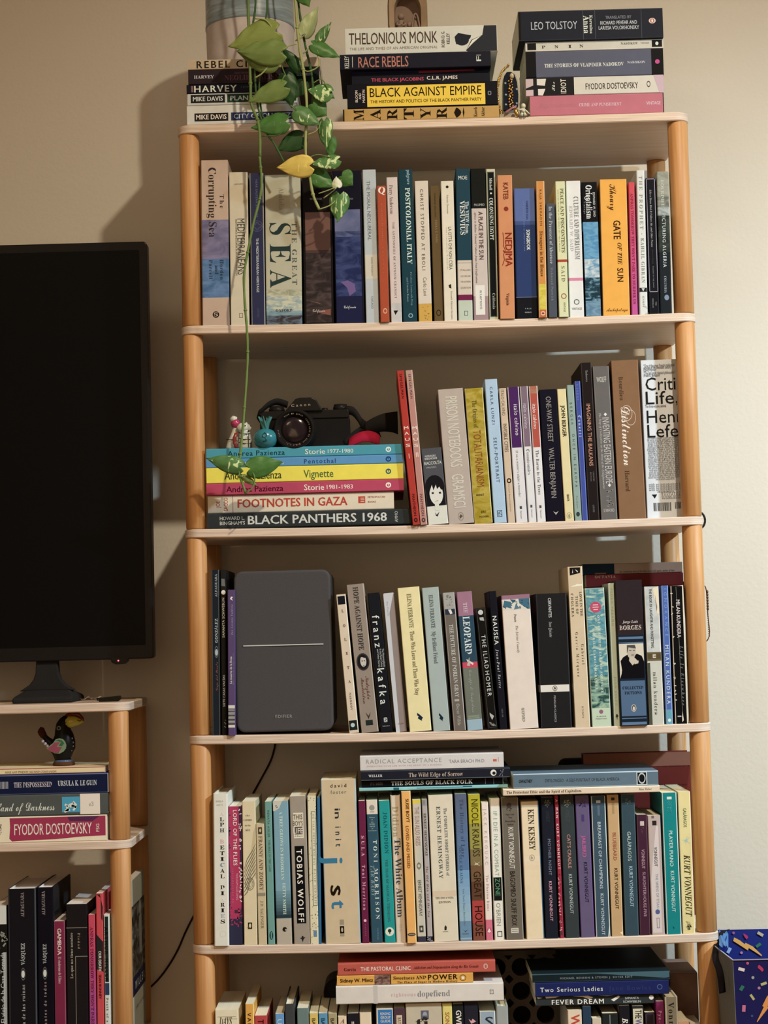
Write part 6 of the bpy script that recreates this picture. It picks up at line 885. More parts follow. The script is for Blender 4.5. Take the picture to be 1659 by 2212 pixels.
def leaf(base, tip, width, kind, fold=.35, Y=VY, lean=0.0, curl=.12, stalk=None, tw=0, both=True):
    B = P3(*base, Y) - plant.location; Tp = P3(*tip, Y + lean) - plant.location
    u = Tp - B; Ln = u.length; u.normalize()
    nrm = Vector((0, -1, 0)); wv = u.cross(nrm).normalized(); nrm = wv.cross(u).normalized()
    if tw:
        q = Matrix.Rotation(tw, 3, u); wv = q @ wv; nrm = q @ nrm
    Wd = width * PXM / 2; NT, NS = 20, 10; vs = []
    for i in range(NT + 1):
        t = (i / NT) ** 1.35
        for j in range(NS + 1):
            s = -1 + 2 * j / NS
            al = t - .15 * (1 - t) ** 5 * abs(s) * (1.35 - .35 * abs(s))
            hwid = hw(t) * Wd
            d = -fold * abs(s) ** 1.3 * hwid * .9 + .5 * fold * hwid * (1 - abs(s)) * 0 - curl * Ln * t * t + .0016 * math.sin(t * 17 + s * 4) * abs(s) * min(1, Ln * 14)
            vs.append(B + u * (al * Ln) + wv * (s * hwid * math.cos(fold * .6)) + nrm * (d + (-.0006 if abs(s) < .12 else .0)))
    K_ = NS + 1
    fs = [(i * K_ + j, i * K_ + j + 1, (i + 1) * K_ + j + 1, (i + 1) * K_ + j) for i in range(NT) for j in range(NS)]
    mb = MB(); mb.add(vs, fs, leafmat(kind), None, True)
    n0 = len(vs); vs2 = [v_ - nrm * -.00035 for v_ in vs]
    o = mb.build('leaf', plant)
    so = o.modifiers.new('thickness', 'SOLIDIFY'); so.thickness = .0005; so.offset = 0
    if stalk:
        pts, r, cm = stalk[0], stalk[1], stalk[2]
        ww = [P3(*p_, Y + .003) - plant.location for p_ in pts] + [B + nrm * -.0005 + Vector((0, .001, 0))]
        VB.tube(smooth(ww), r, STALK[cm], 6)
    return o
def smooth(pts, n=4):
    pts = [Vector(p) for p in pts]
    if len(pts) < 3: return pts
    out = []
    P_ = [pts[0]] + pts + [pts[-1]]
    for i in range(1, len(P_) - 2):
        for k in range(n):
            t = k / n; a, b_, c, d = P_[i - 1:i + 3]
            out.append(.5 * ((2 * b_) + (c - a) * t + (2 * a - 5 * b_ + 4 * c - d) * t * t + (3 * b_ - a - 3 * c + d) * t ** 3))
    out.append(pts[-1]); return out
VB = MB()
def vine(pts, r, cm, Y=VY, start=True):
    if start:   # from the soil over the rim
        x0, z0 = PX(pts[0][0], pts[0][1], Y)
        sx = x0 - pcx; a = [(sx * .35, -.02, .131), (sx * .55, -POTR * .75, .162), (sx * .9, Y - PY - .002, .150)]
    else: a = []
    ww = [Vector(p) for p in a] + [P3(p[0], p[1], Y + (p[2] if len(p) > 2 else 0)) - plant.location for p in pts]
    mb = MB(); sm = smooth(ww); mb.tube(sm, [r * (1 + .12 * math.sin(i * 1.9)) for i in range(len(sm))], STALK[cm], 8)
    for p in pts[1:-1:2]:
        q = P3(p[0], p[1], Y + (p[2] if len(p) > 2 else 0)) - plant.location; mb.ball(q, (r * 1.5, r * 1.5, r * 1.2), STALK[cm], 8)
    mb.build('vine', plant)
vine([(638, 8), (642, 60), (648, 110), (655, 150), (662, 215), (662, 260), (660, 300), (661, 340), (668, 375), (676, 420), (690, 453)], .0021, 'y')
vine([(645, 10), (652, 60), (662, 110), (671, 148), (676, 190), (674, 240), (670, 270)], .0018, 'd', VY + .012)
vine([(536, 6), (537, 60), (539, 120), (541, 180), (543, 225), (556, 258), (561, 290), (562, 338)], .0022, 'g')
vine([(552, 6), (546, 60), (551, 120), (551, 170), (557, 230), (575, 285), (592, 310), (614, 351)], .0016, 'd', VY + .004)
vine([(577, 6), (573, 50), (570, 110), (562, 160), (560, 200), (566, 250)], .0013, 'd', VY + .008)
vine([(561, 338), (563, 362), (565, 395), (561, 430), (548, 480), (535, 545), (527, 600), (530, 670), (533, 705), (535, 760), (533, 810), (528, 880), (524, 930), (519, 980), (517, 1010), (519, 1030), (531, 1066)], .0019, 'g', VY, False)
leaf((593, 68), (492, 98), 74, 'lime', .25, VY - .012, 0, .10, ([(551, 40), (575, 44)], .0012, 'y'), 0)
leaf((606, 112), (510, 107), 62, 'limeg', .3, VY - .016, 0, .12, ([(641, 95), (622, 100)], .0010, 'y'))
leaf((598, 115), (512, 110), 88, 'limeg', .3, VY - .010, .01, .08, ([(551, 168), (570, 155)], .0012, 'y'), .2)
leaf((660, 72), (690, 14), 40, 'pale', .5, VY, 0, .1, ([(638, 88), (650, 82)], .0012, 'y'), .5)
leaf((690, 88), (717, 47), 26, 'varg', .6, VY, 0, .1, ([(655, 116), (672, 100)], .0010, 'y'), .4)
leaf((678, 96), (737, 118), 38, 'green', .4, VY - .004, 0, .2, ([(654, 150), (668, 154), (690, 138)], .0010, 'y'), -.3)
leaf((612, 188), (534, 218), 48, 'limeg', .3, VY - .008, 0, .1, ([(615, 163), (608, 178)], .0010, 'g'))
leaf((618, 165), (630, 232), 44, 'dark', .3, VY + .010, 0, .1, ([(608, 140), (612, 152)], .0010, 'g'))
leaf((648, 150), (607, 98), 30, 'dark', .4, VY + .008, 0, .1, None)
leaf((655, 178), (636, 212), 36, 'dark', .3, VY + .012, 0, .1, None)
leaf((712, 200), (664, 192), 46, 'var', .3, VY - .004, 0, .08, ([(676, 180), (696, 172)], .0009, 'g'), .2)
leaf((700, 196), (723, 212), 22, 'green', .4, VY, 0, .1, None)
leaf((641, 240), (694, 266), 44, 'varg', .35, VY - .012, 0, .15, ([(628, 228), (635, 234)], .0010, 'g'), -.2)
leaf((676, 224), (706, 250), 50, 'green', .35, VY + .002, 0, .1, None)
leaf((616, 262), (541, 272), 52, 'green', .35, VY - .006, 0, .15, ([(566, 294), (600, 292), (618, 276)], .0010, 'd'), .15)
leaf((652, 296), (596, 323), 46, 'dark', .3, VY + .006, 0, .1, ([(662, 325), (652, 312)], .0008, 'g'))
leaf((700, 262), (702, 322), 36, 'var', .4, VY - .004, 0, .12, ([(664, 291), (684, 282), (694, 262)], .0009, 'y'), .3)
leaf((716, 300), (713, 345), 26, 'green', .4, VY + .004, 0, .1, None)
leaf((728, 344), (668, 352), 38, 'var', .4, VY - .008, 0, .05, ([(668, 340), (690, 334)], .0009, 'g'), .35)
leaf((668, 358), (597, 361), 50, 'yellow', .2, VY - .010, 0, .12, None, -.15)
leaf((680, 375), (722, 402), 46, 'green', .35, VY + .002, 0, .12, ([(668, 372), (674, 380)], .0010, 'g'), -.2)
leaf((738, 380), (762, 400), 44, 'green', .3, VY, 0, .1, ([(699, 428), (720, 412), (734, 396)], .0009, 'y'), .2)
leaf((728, 403), (726, 380), 24, 'white', .5, VY - .014, 0, .15, ([(688, 418), (706, 412)], .0008, 'y'))
leaf((734, 421), (729, 479), 46, 'var', .45, VY - .006, 0, .12, ([(690, 452), (712, 444), (728, 430)], .0010, 'y'))
leaf((517, 1008), (444, 989), 40, 'varg', .35, VY - .006, 0, .12, ([(518, 1030), (516, 1018)], .0010, 'g'))
leaf((541, 1012), (612, 997), 48, 'green', .3, VY - .010, 0, .1, ([(531, 1066), (546, 1052), (550, 1032)], .0011, 'g'))
leaf((526, 1030), (556, 1050), 16, 'limeg', .5, VY - .004, 0, .1, None)
leaf((648, -24), (668, 14), 40, 'green', .4, VY, 0, .1, None)
VB.build('leaf_stalks', plant)
# ---- terracotta nativity
ny = .03; nx0 = PX(838, 50, ny)[0]; nx1 = PX(924, 50, ny)[0]; nx = (nx0 + nx1) / 2; NW = nx1 - nx0
nat = thing('clay_nativity_ornament', 'small brown clay arch ornament with three figures in a niche, on the middle stack', 'ornament', (nx, ny, MONKZ))
TC = m_('#8d6a45', 'raw', (880, 60)); TD = m_('#7d5c40', 'raw', (880, 60))
n = 40; H0 = .088
def outl(a, sx, h, z0): # arch outline points
    out = []
    for i in range(n + 1):
        q = math.pi * i / n; out.append((sx * math.cos(q) * (1.0 - .0 * math.sin(q)), z0 + h * math.sin(q) ** .8 if 0 < i < n else z0))
    return out
O = [(NW * .46, 0)] + [(NW * .5, .012), (NW * .5, .035)] + [(NW * .5 * math.cos(math.pi * i / 16), .045 + .043 * math.sin(math.pi * i / 16)) for i in range(17)] + [(-NW * .5, .035), (-NW * .5, .012), (-NW * .46, 0)]
I = [(NW * .32, .002)] + [(NW * .335, .012), (NW * .34, .03)] + [(NW * .34 * math.cos(math.pi * i / 16), .036 + .028 * math.sin(math.pi * i / 16)) for i in range(17)] + [(-NW * .34, .03), (-NW * .335, .012), (-NW * .32, .002)]
b = MB(); k = len(O)
vs = [(p[0], 0.0, p[1]) for p in I] + [(p[0] * .93, -.004, p[1] * .97) for p in O] + [(p[0], .004, p[1]) for p in O] + [(p[0], .034, p[1]) for p in O] + [(p[0] * .9, .022, .002 + p[1] * .95) for p in I]
for a_, c_ in ((0, k), (k, 2 * k), (2 * k, 3 * k), (0, 4 * k)):
    b.add(vs, [(a_ + i, a_ + (i + 1) % k, c_ + (i + 1) % k, c_ + i) for i in range(k)], TC, None, True)
b.add(vs, [tuple(range(3 * k, 4 * k))], TC); b.add(vs, [tuple(range(4 * k, 5 * k))], TD)
b.build('arch', nat)
def fig(nm, fx, h, wd, head, arms=False, veil=False):
    b = MB(); s = h
    b.lathe([(.0001, 0), (wd, 0), (wd * .95, s * .12), (wd * .7, s * .4), (wd * .52, s * .62), (wd * .3, s * .7), (.0001, s * .72)], TD, Matrix.Translation((fx, .008, .002)), 16)
    b.ball((fx, .006, .002 + s * .82), head, TD, 12)
    if arms: b.tube([(fx - wd * .6, .003, s * .58), (fx - wd * .8, -.002, s * .4), (fx - wd * .1, -.004, s * .34)], .0018, TD); b.tube([(fx + wd * .6, .003, s * .58), (fx + wd * .8, -.002, s * .4), (fx + wd * .1, -.004, s * .34)], .0018, TD)
    if veil: b.tube(smooth([(fx - wd * .8, .002, .006), (fx - wd * .62, .001, s * .6), (fx - wd * .35, .001, s * .93), (fx, .001, s * 1.04), (fx + wd * .35, .001, s * .93), (fx + wd * .62, .001, s * .6), (fx + wd * .85, .002, .006)]), .0014, TD)
    b.build(nm, nat)
fig('standing_figure', -.0105, .031, .0085, .0052, True); fig('infant_figure', .0025, .0145, .0055, .0042); fig('veiled_figure', .0125, .029, .0075, .0035, False, True)
# ---- beaded shrine ornament between stacks
sy = .012; sx0 = PX(1100, 238, sy)[0]
shr = thing('beaded_icon_ornament', 'upright pointed icon with gold beads and starry dark blue robe between two book stacks', 'ornament', (sx0, sy, T0 - SG(0, .5)))
Q_ = lambda a, c: ((a - 1100) * .000705, (240 - c) * .000705)
GOLD = mat((.75, .48, .14), 'metal'); CRM = m_('#b8a77f', 'lacquer', (1100, 180)); PNK = m_('#a3605a', 'lacquer', (1100, 180))
ol = [Q_(a, c) for a, c in [(1079, 226), (1076, 205), (1073, 180), (1073, 160), (1077, 143), (1084, 128), (1094, 118), (1101, 114), (1108, 122), (1115, 133), (1121, 148), (1124, 165), (1126, 182), (1124, 200), (1123, 218), (1120, 228)]]
b = MB(); b.prism(ol, .004, .016, CRM); b.build('back_panel', shr, bevel=.001)
b = MB(); b.prism([Q_(a, c) for a, c in [(1078, 240), (1078, 229), (1122, 226), (1124, 240)]], -.002, .018, m_('#a58d69', 'raw', (1100, 180))); b.build('plinth', shr, bevel=.0008)
b = MB(); b.prism([Q_(a, c) for a, c in [(1087, 221), (1088, 190), (1089, 160), (1091, 143), (1097, 134), (1106, 134), (1114, 140), (1119, 158), (1121, 185), (1120, 212), (1112, 216), (1100, 221)]], -.003, .004, mat((.012, .018, .03), 'cloth')); b.build('robe', shr, bevel=.0012)
b = MB(); fx, fz = Q_(1107.5, 145); b.ball((fx, -.0045, fz), (.0036, .0035, .0046), m_('#b89468', 'lacquer', (1100, 180)), 14); b.build('face', shr)
b = MB(); st = m_('#9aa098', 'lacquer', (1100, 180))
for a, c in [(1093, 160), (1093.5, 186), (1093, 208), (1101, 190), (1118, 174), (1117, 206)]:
    cx_, cz_ = Q_(a, c); pts = [(cx_ + (.0022 if i % 2 == 0 else .0009) * math.sin(math.pi * i / 5), cz_ + (.0022 if i % 2 == 0 else .0009) * math.cos(math.pi * i / 5)) for i in range(10)]
    b.prism(pts, -.0036, -.003, st)
b.build('stars', shr)
b = MB(); rg = random.Random(5)
sp = smooth([Vector((*Q_(a, c), 0)) for a, c in [(1082, 226), (1078, 205), (1076, 180), (1077, 160), (1082, 142), (1090, 128), (1101, 117)]], 5)
for i, p in enumerate(sp): b.ball((p.x + rg.uniform(-.0006, .0006), .002, p.y), rg.uniform(.0013, .0021), GOLD, 8)
b.build('gold_border', shr)
b = MB()
for i in range(30):
    t = i / 29; cx_, cz_ = Q_(1104 + 4 * math.sin(i * 2.3), 152 + t * 62); b.ball((cx_, -.005, cz_), rg.uniform(.0011, .0019), GOLD if i % 4 else PNK, 8)
b.build('gold_bead_trim', shr)
b = MB(); b.ribbon([(Q_(a, c)[0], -.006, Q_(a, c)[1]) for a, c in [(1090, 228), (1098, 223), (1106, 217), (1116, 214)]], [(0, .001, .004)] * 4, .0008, PNK); b.build('pink_ribbon', shr)
# ---- little white and gold angel
ax = PX(1124, 240, -.004)[0] if False else PX(1127, 240, .004)[0]
ang = thing('angel_figurine', 'tiny cream and gold angel beside the rose pink book', 'figurine', (ax, -.003, T0 - SG(0, .54)))
A = lambda a, c: ((a - 1127) * .000705, (241 - c) * .000705)
IV = m_('#c9b98e', 'lacquer', (1120, 200)); G2 = mat((.55, .36, .12), 'metal')
b = MB(); hx, hz = A(1130, 219); b.ball((hx, -.001, hz), (.0038, .0036, .0042), IV, 14); b.build('head', ang)
b = MB(); b.tube([(A(a, c)[0], 0, A(a, c)[1]) for a, c in [(1131, 223), (1130, 229), (1129, 233)]], [.0018, .0034, .003], IV, 10)
b.tube([(A(a, c)[0], -.001, A(a, c)[1]) for a, c in [(1129, 226), (1122, 227), (1115, 225)]], [.0018, .0014, .0012], IV, 8)
b.tube([(A(a, c)[0], -.001, A(a, c)[1]) for a, c in [(1132, 227), (1138, 232), (1143, 237)]], [.0018, .0013, .001], IV, 8); b.build('torso', ang)
b = MB(); b.tube([(A(a, c)[0], 0, A(a, c)[1]) for a, c in [(1128, 232), (1125, 240.5)]], [.0016, .0030], IV, 8); b.tube([(A(a, c)[0], 0, A(a, c)[1]) for a, c in [(1131, 232), (1134, 240.5)]], [.0016, .0030], IV, 8); b.build('legs', ang)
b = MB(); b.tube([(A(a, c)[0], .002, A(a, c)[1]) for a, c in [(1114, 222), (1113, 230), (1117, 238), (1118, 240)]], [.0028, .0034, .003, .002], G2, 10); b.tube([(A(a, c)[0], .003, A(a, c)[1]) for a, c in [(1131, 230), (1137, 234), (1138, 239)]], [.0015, .0026, .001], G2, 8); b.build('gold_harp', ang)
# ---- camera on the blue-green book
cy = .035; F = lambda a, c: ((a - 660) * .000717, (962.5 - c) * .000717)
cxw = PX(660, 962, cy)[0]
cam_ = thing('film_camera', 'black single lens reflex film camera with strap on the teal book', 'camera', (cxw, cy, S2Z))
BKM = mat((.010, .009, .009), 'matte'); BKP = mat((.012, .011, .011), 'plastic'); CH = mat((.35, .33, .3), 'metal')
x0, z0 = F(562, 962); x1, z1 = F(757, 883)
b = MB(); b.prism(rrect(x0, x1, z0, F(0, 888)[1], .008), 0, .034, BKM); b.build('body', cam_, bevel=.0018)
b = MB(); b.prism(rrect(x0 + .001, x1 - .001, F(0, 898)[1], F(0, 880)[1], .003), -.002, .034, BKP); b.build('top_plate', cam_, bevel=.0012)
b = MB(); b.prism([F(a, c) for a, c in [(616, 883), (641, 855), (650, 852.5), (676, 852.5), (686, 858), (700, 883)]], -.007, .03, BKP); pr_ = b.build('prism_hump', cam_, bevel=.0018)
letter(pr_, [(tkey('Canon', 'x'), (F(652, 869)[0], -.0076, F(0, 869)[1]), (1, 0, 0.04), (0, 0, 1), .0295, .0042, m_('#9d9686', 'ink'))])
def dial(a, c, r, h, nm):
    b = MB(); X, Z = F(a, c); b.lathe([(.0001, 0), (r, 0), (r, h * .6), (r * .92, h * .7), (r * .9, h), (.0001, h)], BKP, Matrix.Translation((X, .014, Z)), 24); b.build(nm, cam_)
dial(598, 882, .0125, .010, 'rewind_crank'); dial(737, 882, .0115, .011, 'shutter_dial'); dial(703, 882, .005, .006, 'exposure_knob')
lx, lz = F(638, 925); LM = Matrix.Translation((lx, 0, lz)) @ Matrix.Rotation(math.radians(90), 4, 'X')
b = MB(); b.lathe([(.034, -.001), (.034, .006), (.0325, .008), (.033, .010), (.033, .018), (.0315, .020), (.0315, .028), (.0300, .031), (.0275, .031), (.0265, .029), (.021, .024), (.0205, .022)], BKM, LM, 48)
ln = b.build('lens_barrel', cam_)
b = MB(); b.lathe([(.0205, .0225), (.0195, .0235), (.012, .0255), (.0001, .0265)], mat((.015, .010, .014), 'gloss'), LM, 40); b.build('front_glass', ln)
b = MB(); b.lathe([(.0303, .0296), (.0306, .0300), (.0303, .0304)], CH, LM, 40); b.build('filter_rim', ln)
its = []
for k_, (txt, a0) in enumerate((('MADE IN JAPAN', 125), ('CANON LENS FD 50mm', 40), ('1:1.8 S.C.', 290), ('CANON', 205))):
    for i, ch in enumerate(txt):
        if ch == ' ': continue
        q = math.radians(a0 - i * 5.6); r = .0245
        c3 = (lx + r * math.cos(q), -.0290, lz + r * math.sin(q)); its.append((tkey(ch, 'b'), c3, (math.sin(q), 0, -math.cos(q)), (math.cos(q), 0, math.sin(q)), .0012, .0019, m_('#a09a90', 'ink')))
letter(ln, its)
b = MB(); X, Z = F(731, 892)
for q in (0, 1): b.lathe([(.0032, -.0006), (.0038, 0), (.0032, .0006)], CH, Matrix.Translation((F(742, 890)[0] + q * .001, .006, F(742, 890)[1])) @ Matrix.Rotation(math.radians(70), 4, 'Y'), 16)
b.lathe([(.0032, -.0006), (.0038, 0), (.0032, .0006)], CH, Matrix.Translation((F(563, 896)[0], .006, F(563, 896)[1])) @ Matrix.Rotation(math.radians(70), 4, 'Y'), 16)
b.build('strap_lugs', cam_)
SB = mat((.014, .013, .013), 'cloth'); SR = mat(alb('#a3192a', 800), 'cloth')
def S3(a, c, y): X, Z = F(a, c); return Vector((X, y, Z))
b = MB(); p = smooth([S3(743, 888, .004), (S3(752, 882, .0)), S3(765, 885, -.002), S3(775, 897, -.002), S3(784, 911, .002), S3(797, 919, .01)]); b.ribbon(p, [Vector((.002, -.002, .0135))] * len(p), .0016, SB)
p = smooth([S3(790, 917, .004), S3(808, 909, .004), S3(830, 903, .006), S3(850, 902, .01), S3(861, 903, .014)]); p = [q + Vector((0, 0, -.005)) for q in p]; b.ribbon(p, [Vector((0, -.003, .020 + .001 * i)) for i in range(len(p))], .0018, SB)
p = smooth([S3(745, 955, .0), S3(768, 934, .002), S3(790, 921, .006), S3(812, 924, .010), S3(822, 934, .01)]); b.ribbon(p, [Vector((.003, .002, -.010))] * len(p), .0016, SB)
p = smooth([S3(563, 897, .004), S3(558, 886, 0), S3(570, 875, -.003), S3(583, 864, .002), S3(600, 857, .012), S3(622, 864, .016)]); b.ribbon(p, [Vector((.003, -.003, .010))] * len(p), .0016, SB)
b.build('neck_strap', cam_)
b = MB(); p = smooth([S3(754, 957, -.004), S3(764, 950, -.006), S3(780, 943, -.006), S3(797, 941, -.004), S3(812, 945, 0), S3(820, 951, .006)]); b.ribbon(p, [Vector((.002, .008, .017)) for i in range(len(p))], .0018, SR); o = b.build('red_strap_pad', cam_); o['label'] = 'crimson padded section of the strap'
o.location.z = -.0035 + .004
# ---- pomegranate ornament
gy = -.004; pxx = PX(574, 960, gy)[0] if False else PX(574, 962, .012)[0]
pg = thing('pomegranate_ornament', 'small turquoise glazed pomegranate with a pointed crown, in front of the camera', 'ornament', (pxx, -.002 + .014, S2Z))
TQ = mat(alb('#286c72', 640), 'lacquer'); TQ2 = m_('#3a6a5e', 'raw', 560); sc = .000715
b = MB(); r = 26.5 * sc
b.lathe([(.0001, 0), (r * .5, 0), (r * .82, r * .22), (r * .98, r * .55), (r, r * .82), (r * .93, r * 1.12), (r * .72, r * 1.36), (r * .42, r * 1.5), (r * .26, r * 1.54), (.0001, r * 1.54)], TQ, None, 36); b.build('fruit_body', pg)
b = MB()
for i in range(6):
    q = i * math.pi / 3 + .3; c_, s_ = math.cos(q), math.sin(q); e = .0052; t_ = .0115
    v0 = [(e * math.cos(q - .5), e * math.sin(q - .5), r * 1.5), (e * math.cos(q + .5), e * math.sin(q + .5), r * 1.5), ((e + .0015) * math.cos(q + .5), (e + .0015) * math.sin(q + .5), r * 1.5 + .009), (t_ * c_, t_ * s_, r * 1.5 + .020), ((e + .0015) * math.cos(q - .5), (e + .0015) * math.sin(q - .5), r * 1.5 + .009)]
    v1 = [(x * .75, y * .75, z) for x, y, z in v0]
    b.add(v0 + v1, [(0, 1, 2, 3, 4), (9, 8, 7, 6, 5)] + [(j, (j + 1) % 5, (j + 1) % 5 + 5, j + 5) for j in range(5)], TQ2)
b.build('crown', pg)
b = MB(); dk2 = m_('#0f3a40', 'ink'); yf = -r * .93
b.tube(smooth([(0, yf - .0005, r * 1.15), (-.0036, yf - .0011, r * .9), (-.001, yf - .0012, r * .72), (.003, yf - .0009, r * .9), (0, yf - .0003, r * 1.15)]), .0005, dk2, 6)
b.tube([(.0, yf - .0012, r * .72), (.003, yf - .0008, r * .5), (-.003, yf - .0006, r * .44)], .0005, dk2, 6); b.build('painted_motif', pg)
# ---- white ceramic animal with scarf
wy = .03; wxx = PX(516, 962, wy)[0]
wa = thing('ceramic_animal_figurine', 'small white ceramic animal with red scarf and pink cap at left of the camera', 'figurine', (wxx, wy, S2Z))
Wp = lambda a, c: ((a - 516) * .000722, (962.5 - c) * .000722)
CW = mat(alb('#b5a990', 520), 'lacquer'); RD = mat(alb('#7d2a1f', 520), 'lacquer'); PKc = mat(alb('#a32a48', 520), 'lacquer'); LN = m_('#1f1a18', 'ink')
def tb(pts, m, y=0, n=14): 
    mb = MB(); mb.tube(smooth([(Wp(a, c)[0], y, Wp(a, c)[1]) for a, c, _ in pts], 3), [pts[min(int(i / 3 + .01), len(pts) - 1)][2] * .000722 * (1 - (i % 3) / 3) + pts[min(int(i / 3 + .01) + 1, len(pts) - 1)][2] * .000722 * ((i % 3) / 3) for i in range((len(pts) - 1) * 3 + 1)], m, n); return mb
tb([(500, 962, 13), (503, 948, 12), (506, 935, 9), (509, 922, 7), (511, 914, 6)], CW).build('back_figure', wa)
tb([(508, 915, 7), (510, 907, 10.5), (508, 901, 9), (506, 897, 4)], PKc).build('pink_head', wa)
tb([(501, 900, 5), (506, 896.5, 8), (513, 897, 5)], CW).build('white_cap', wa)
tb([(530, 962, 15), (530, 945, 14.5), (530, 930, 12), (529, 920, 11)], CW, -.004).build('front_body', wa)
mbx = tb([(516, 921, 7), (524, 917, 11.5), (534, 917, 10), (541, 920, 6), (543, 921, 3)], CW, -.006)
mbx.ball((Wp(534, 909)[0], -.008, Wp(0, 909)[1]), (.0022, .002, .003), CW, 10); mbx.ball((Wp(542, 914)[0], -.007, Wp(0, 914)[1]), .0016, LN, 8); mbx.ball((Wp(538.5, 925)[0], -.0125, Wp(0, 925)[1]), .0013, LN, 8); mbx.ball((Wp(532, 913)[0], -.0135, Wp(0, 913)[1]), .0011, LN, 8); mbx.build('animal_head', wa)
b = MB(); b.ribbon([(Wp(a, c)[0], -.014, Wp(a, c)[1]) for a, c in [(513, 928), (509, 938), (509, 950), (513, 961)]], [(.0055, .002, 0)] * 4, .002, RD); b.build('red_scarf', wa)
b = MB()
for z_ in (929, 941, 950): b.tube([(Wp(518, z_)[0], -.0145, Wp(0, z_ - 1)[1]), (Wp(530, z_)[0], -.0152, Wp(0, z_ + 2)[1]), (Wp(542, z_)[0], -.0105, Wp(0, z_ + 1)[1])], .0006, LN, 6)
b.tube([(Wp(538, 928)[0], -.0135, Wp(0, 930)[1]), (Wp(538, 960)[0], -.0135, Wp(0, 960)[1])], .0006, LN, 6); b.tube([(Wp(490, 0)[0], -.0088, Wp(0, 941)[1]), (Wp(508, 0)[0], -.0092, Wp(0, 942)[1])], .0006, LN, 6); b.build('painted_lines', wa)
# ---- speaker
sY = .012; sx0, _ = PX(509, 1500, sY); sx1, _ = PX(720, 1500, sY); sz1 = PX(610, 1230, sY)[1]; SW = sx1 - sx0; SH = sz1 - ZP[3]; scx = (sx0 + sx1) / 2
spk = thing('bookshelf_speaker', 'charcoal grey cloth-fronted speaker with silver line, standing in the third bay', 'speaker', (scx, sY, ZP[3] - SG(3, .065)))
CL = mat(alb('#453f3b', (600, 1400)), 'cloth'); CB = mat(alb('#3a3533', 600), 'plastic')
b = MB(); b.prism(rrect(-SW / 2, SW / 2, .0025, SH, .014), .012, .17, CB); b.build('cabinet', spk, bevel=.003)
b = MB(); b.prism(rrect(-SW / 2 + .0006, SW / 2 - .0006, .0032, SH - .0008, .013), 0, .0115, CL); gr = b.build('cloth_grille', spk, bevel=.0035, seg=3)
b = MB(); z_ = PX(612, 1392, sY)[1] - ZP[3]; b.box(((PX(612, 1392, sY)[0] - scx), -.0006, z_), (PX(696, 0, sY)[0] - PX(527, 0, sY)[0], .0014, .0016), mat(alb('#b3a998', 600), 'plastic')); b.build('silver_line', spk)
letter(spk, [(tkey('EDIFIER', 'b'), (PX(613, 1546, sY)[0] - scx, -.0008, PX(613, 1546, sY)[1] - ZP[3]), (1, 0, 0), (0, 0, 1), .0255, .0046, m_('#8a8378', 'ink', (600, 1500)))])
b = MB()
for x_ in (-.05, .05):
    for y_ in (.03, .14): b.lathe([(.0001, 0), (.007, 0), (.007, .003), (.0001, .003)], CB, Matrix.Translation((x_, y_, 0)), 14)
b.build('rubber_feet', spk)
# ---- black hoop on the board end, beads behind the post
hp = PX(1509, 1124, .035)
t = thing('black_hoop', 'small black rubber hoop hooped round the right end of the third board', 'hoop', (hp[0], .035, hp[1]))
b = MB(); R1 = .0100; ring = [(R1 * math.cos(2 * math.pi * i / 32), 0, R1 * 1.3 * math.sin(2 * math.pi * i / 32)) for i in range(33)]; b.tube(ring, .0017, mat((.02, .018, .016), 'plastic'), 8); b.build('ring', t)
nk = PX(1524, 1270, .045)
t = thing('bead_necklace', 'dark wooden bead necklace hanging behind the right front post, third bay', 'necklace', (nk[0], .045, nk[1]))
b = MB(); BRN = mat((.09, .035, .012), 'lacquer')
b.tube(smooth([(-.034, .0, .01), (-.02, -.0, .012), (-.003, 0, .005), (.0012, 0, -.006), (.002, 0, -.04), (.003, 0, -.075), (-.012, 0, -.088), (-.03, 0, -.075), (-.034, 0, .01)]), .0008, BRN, 6); b.build('cord', t)
b = MB()
for i in range(7): b.ball((.0024, 0, -.006 - i * .0044), (.0019, .0019, .0028), BRN, 8)
for i in range(12): b.ball((.0020 + .0001 * i, 0, -.037 - i * .0034), .0012, BRN, 8)
b.build('beads', t)
# ---- cable on the wall
b = MB(); pts = [P3(a, c, WALLY - .004) for a, c in [(596, 1600), (586, 1640), (560, 1690), (500, 1800), (450, 1920), (420, 1975), (400, 2015), (385, 2050), (365, 2085), (340, 2118), (300, 2160), (280, 2230)]]
b.tube(smooth(pts), .0016, m_('#2a1a16', 'plastic')); o = b.build('cable'); o['label'] = 'thin brown cable trailing diagonally across the back wall behind the shelves'; o['category'] = 'cable'
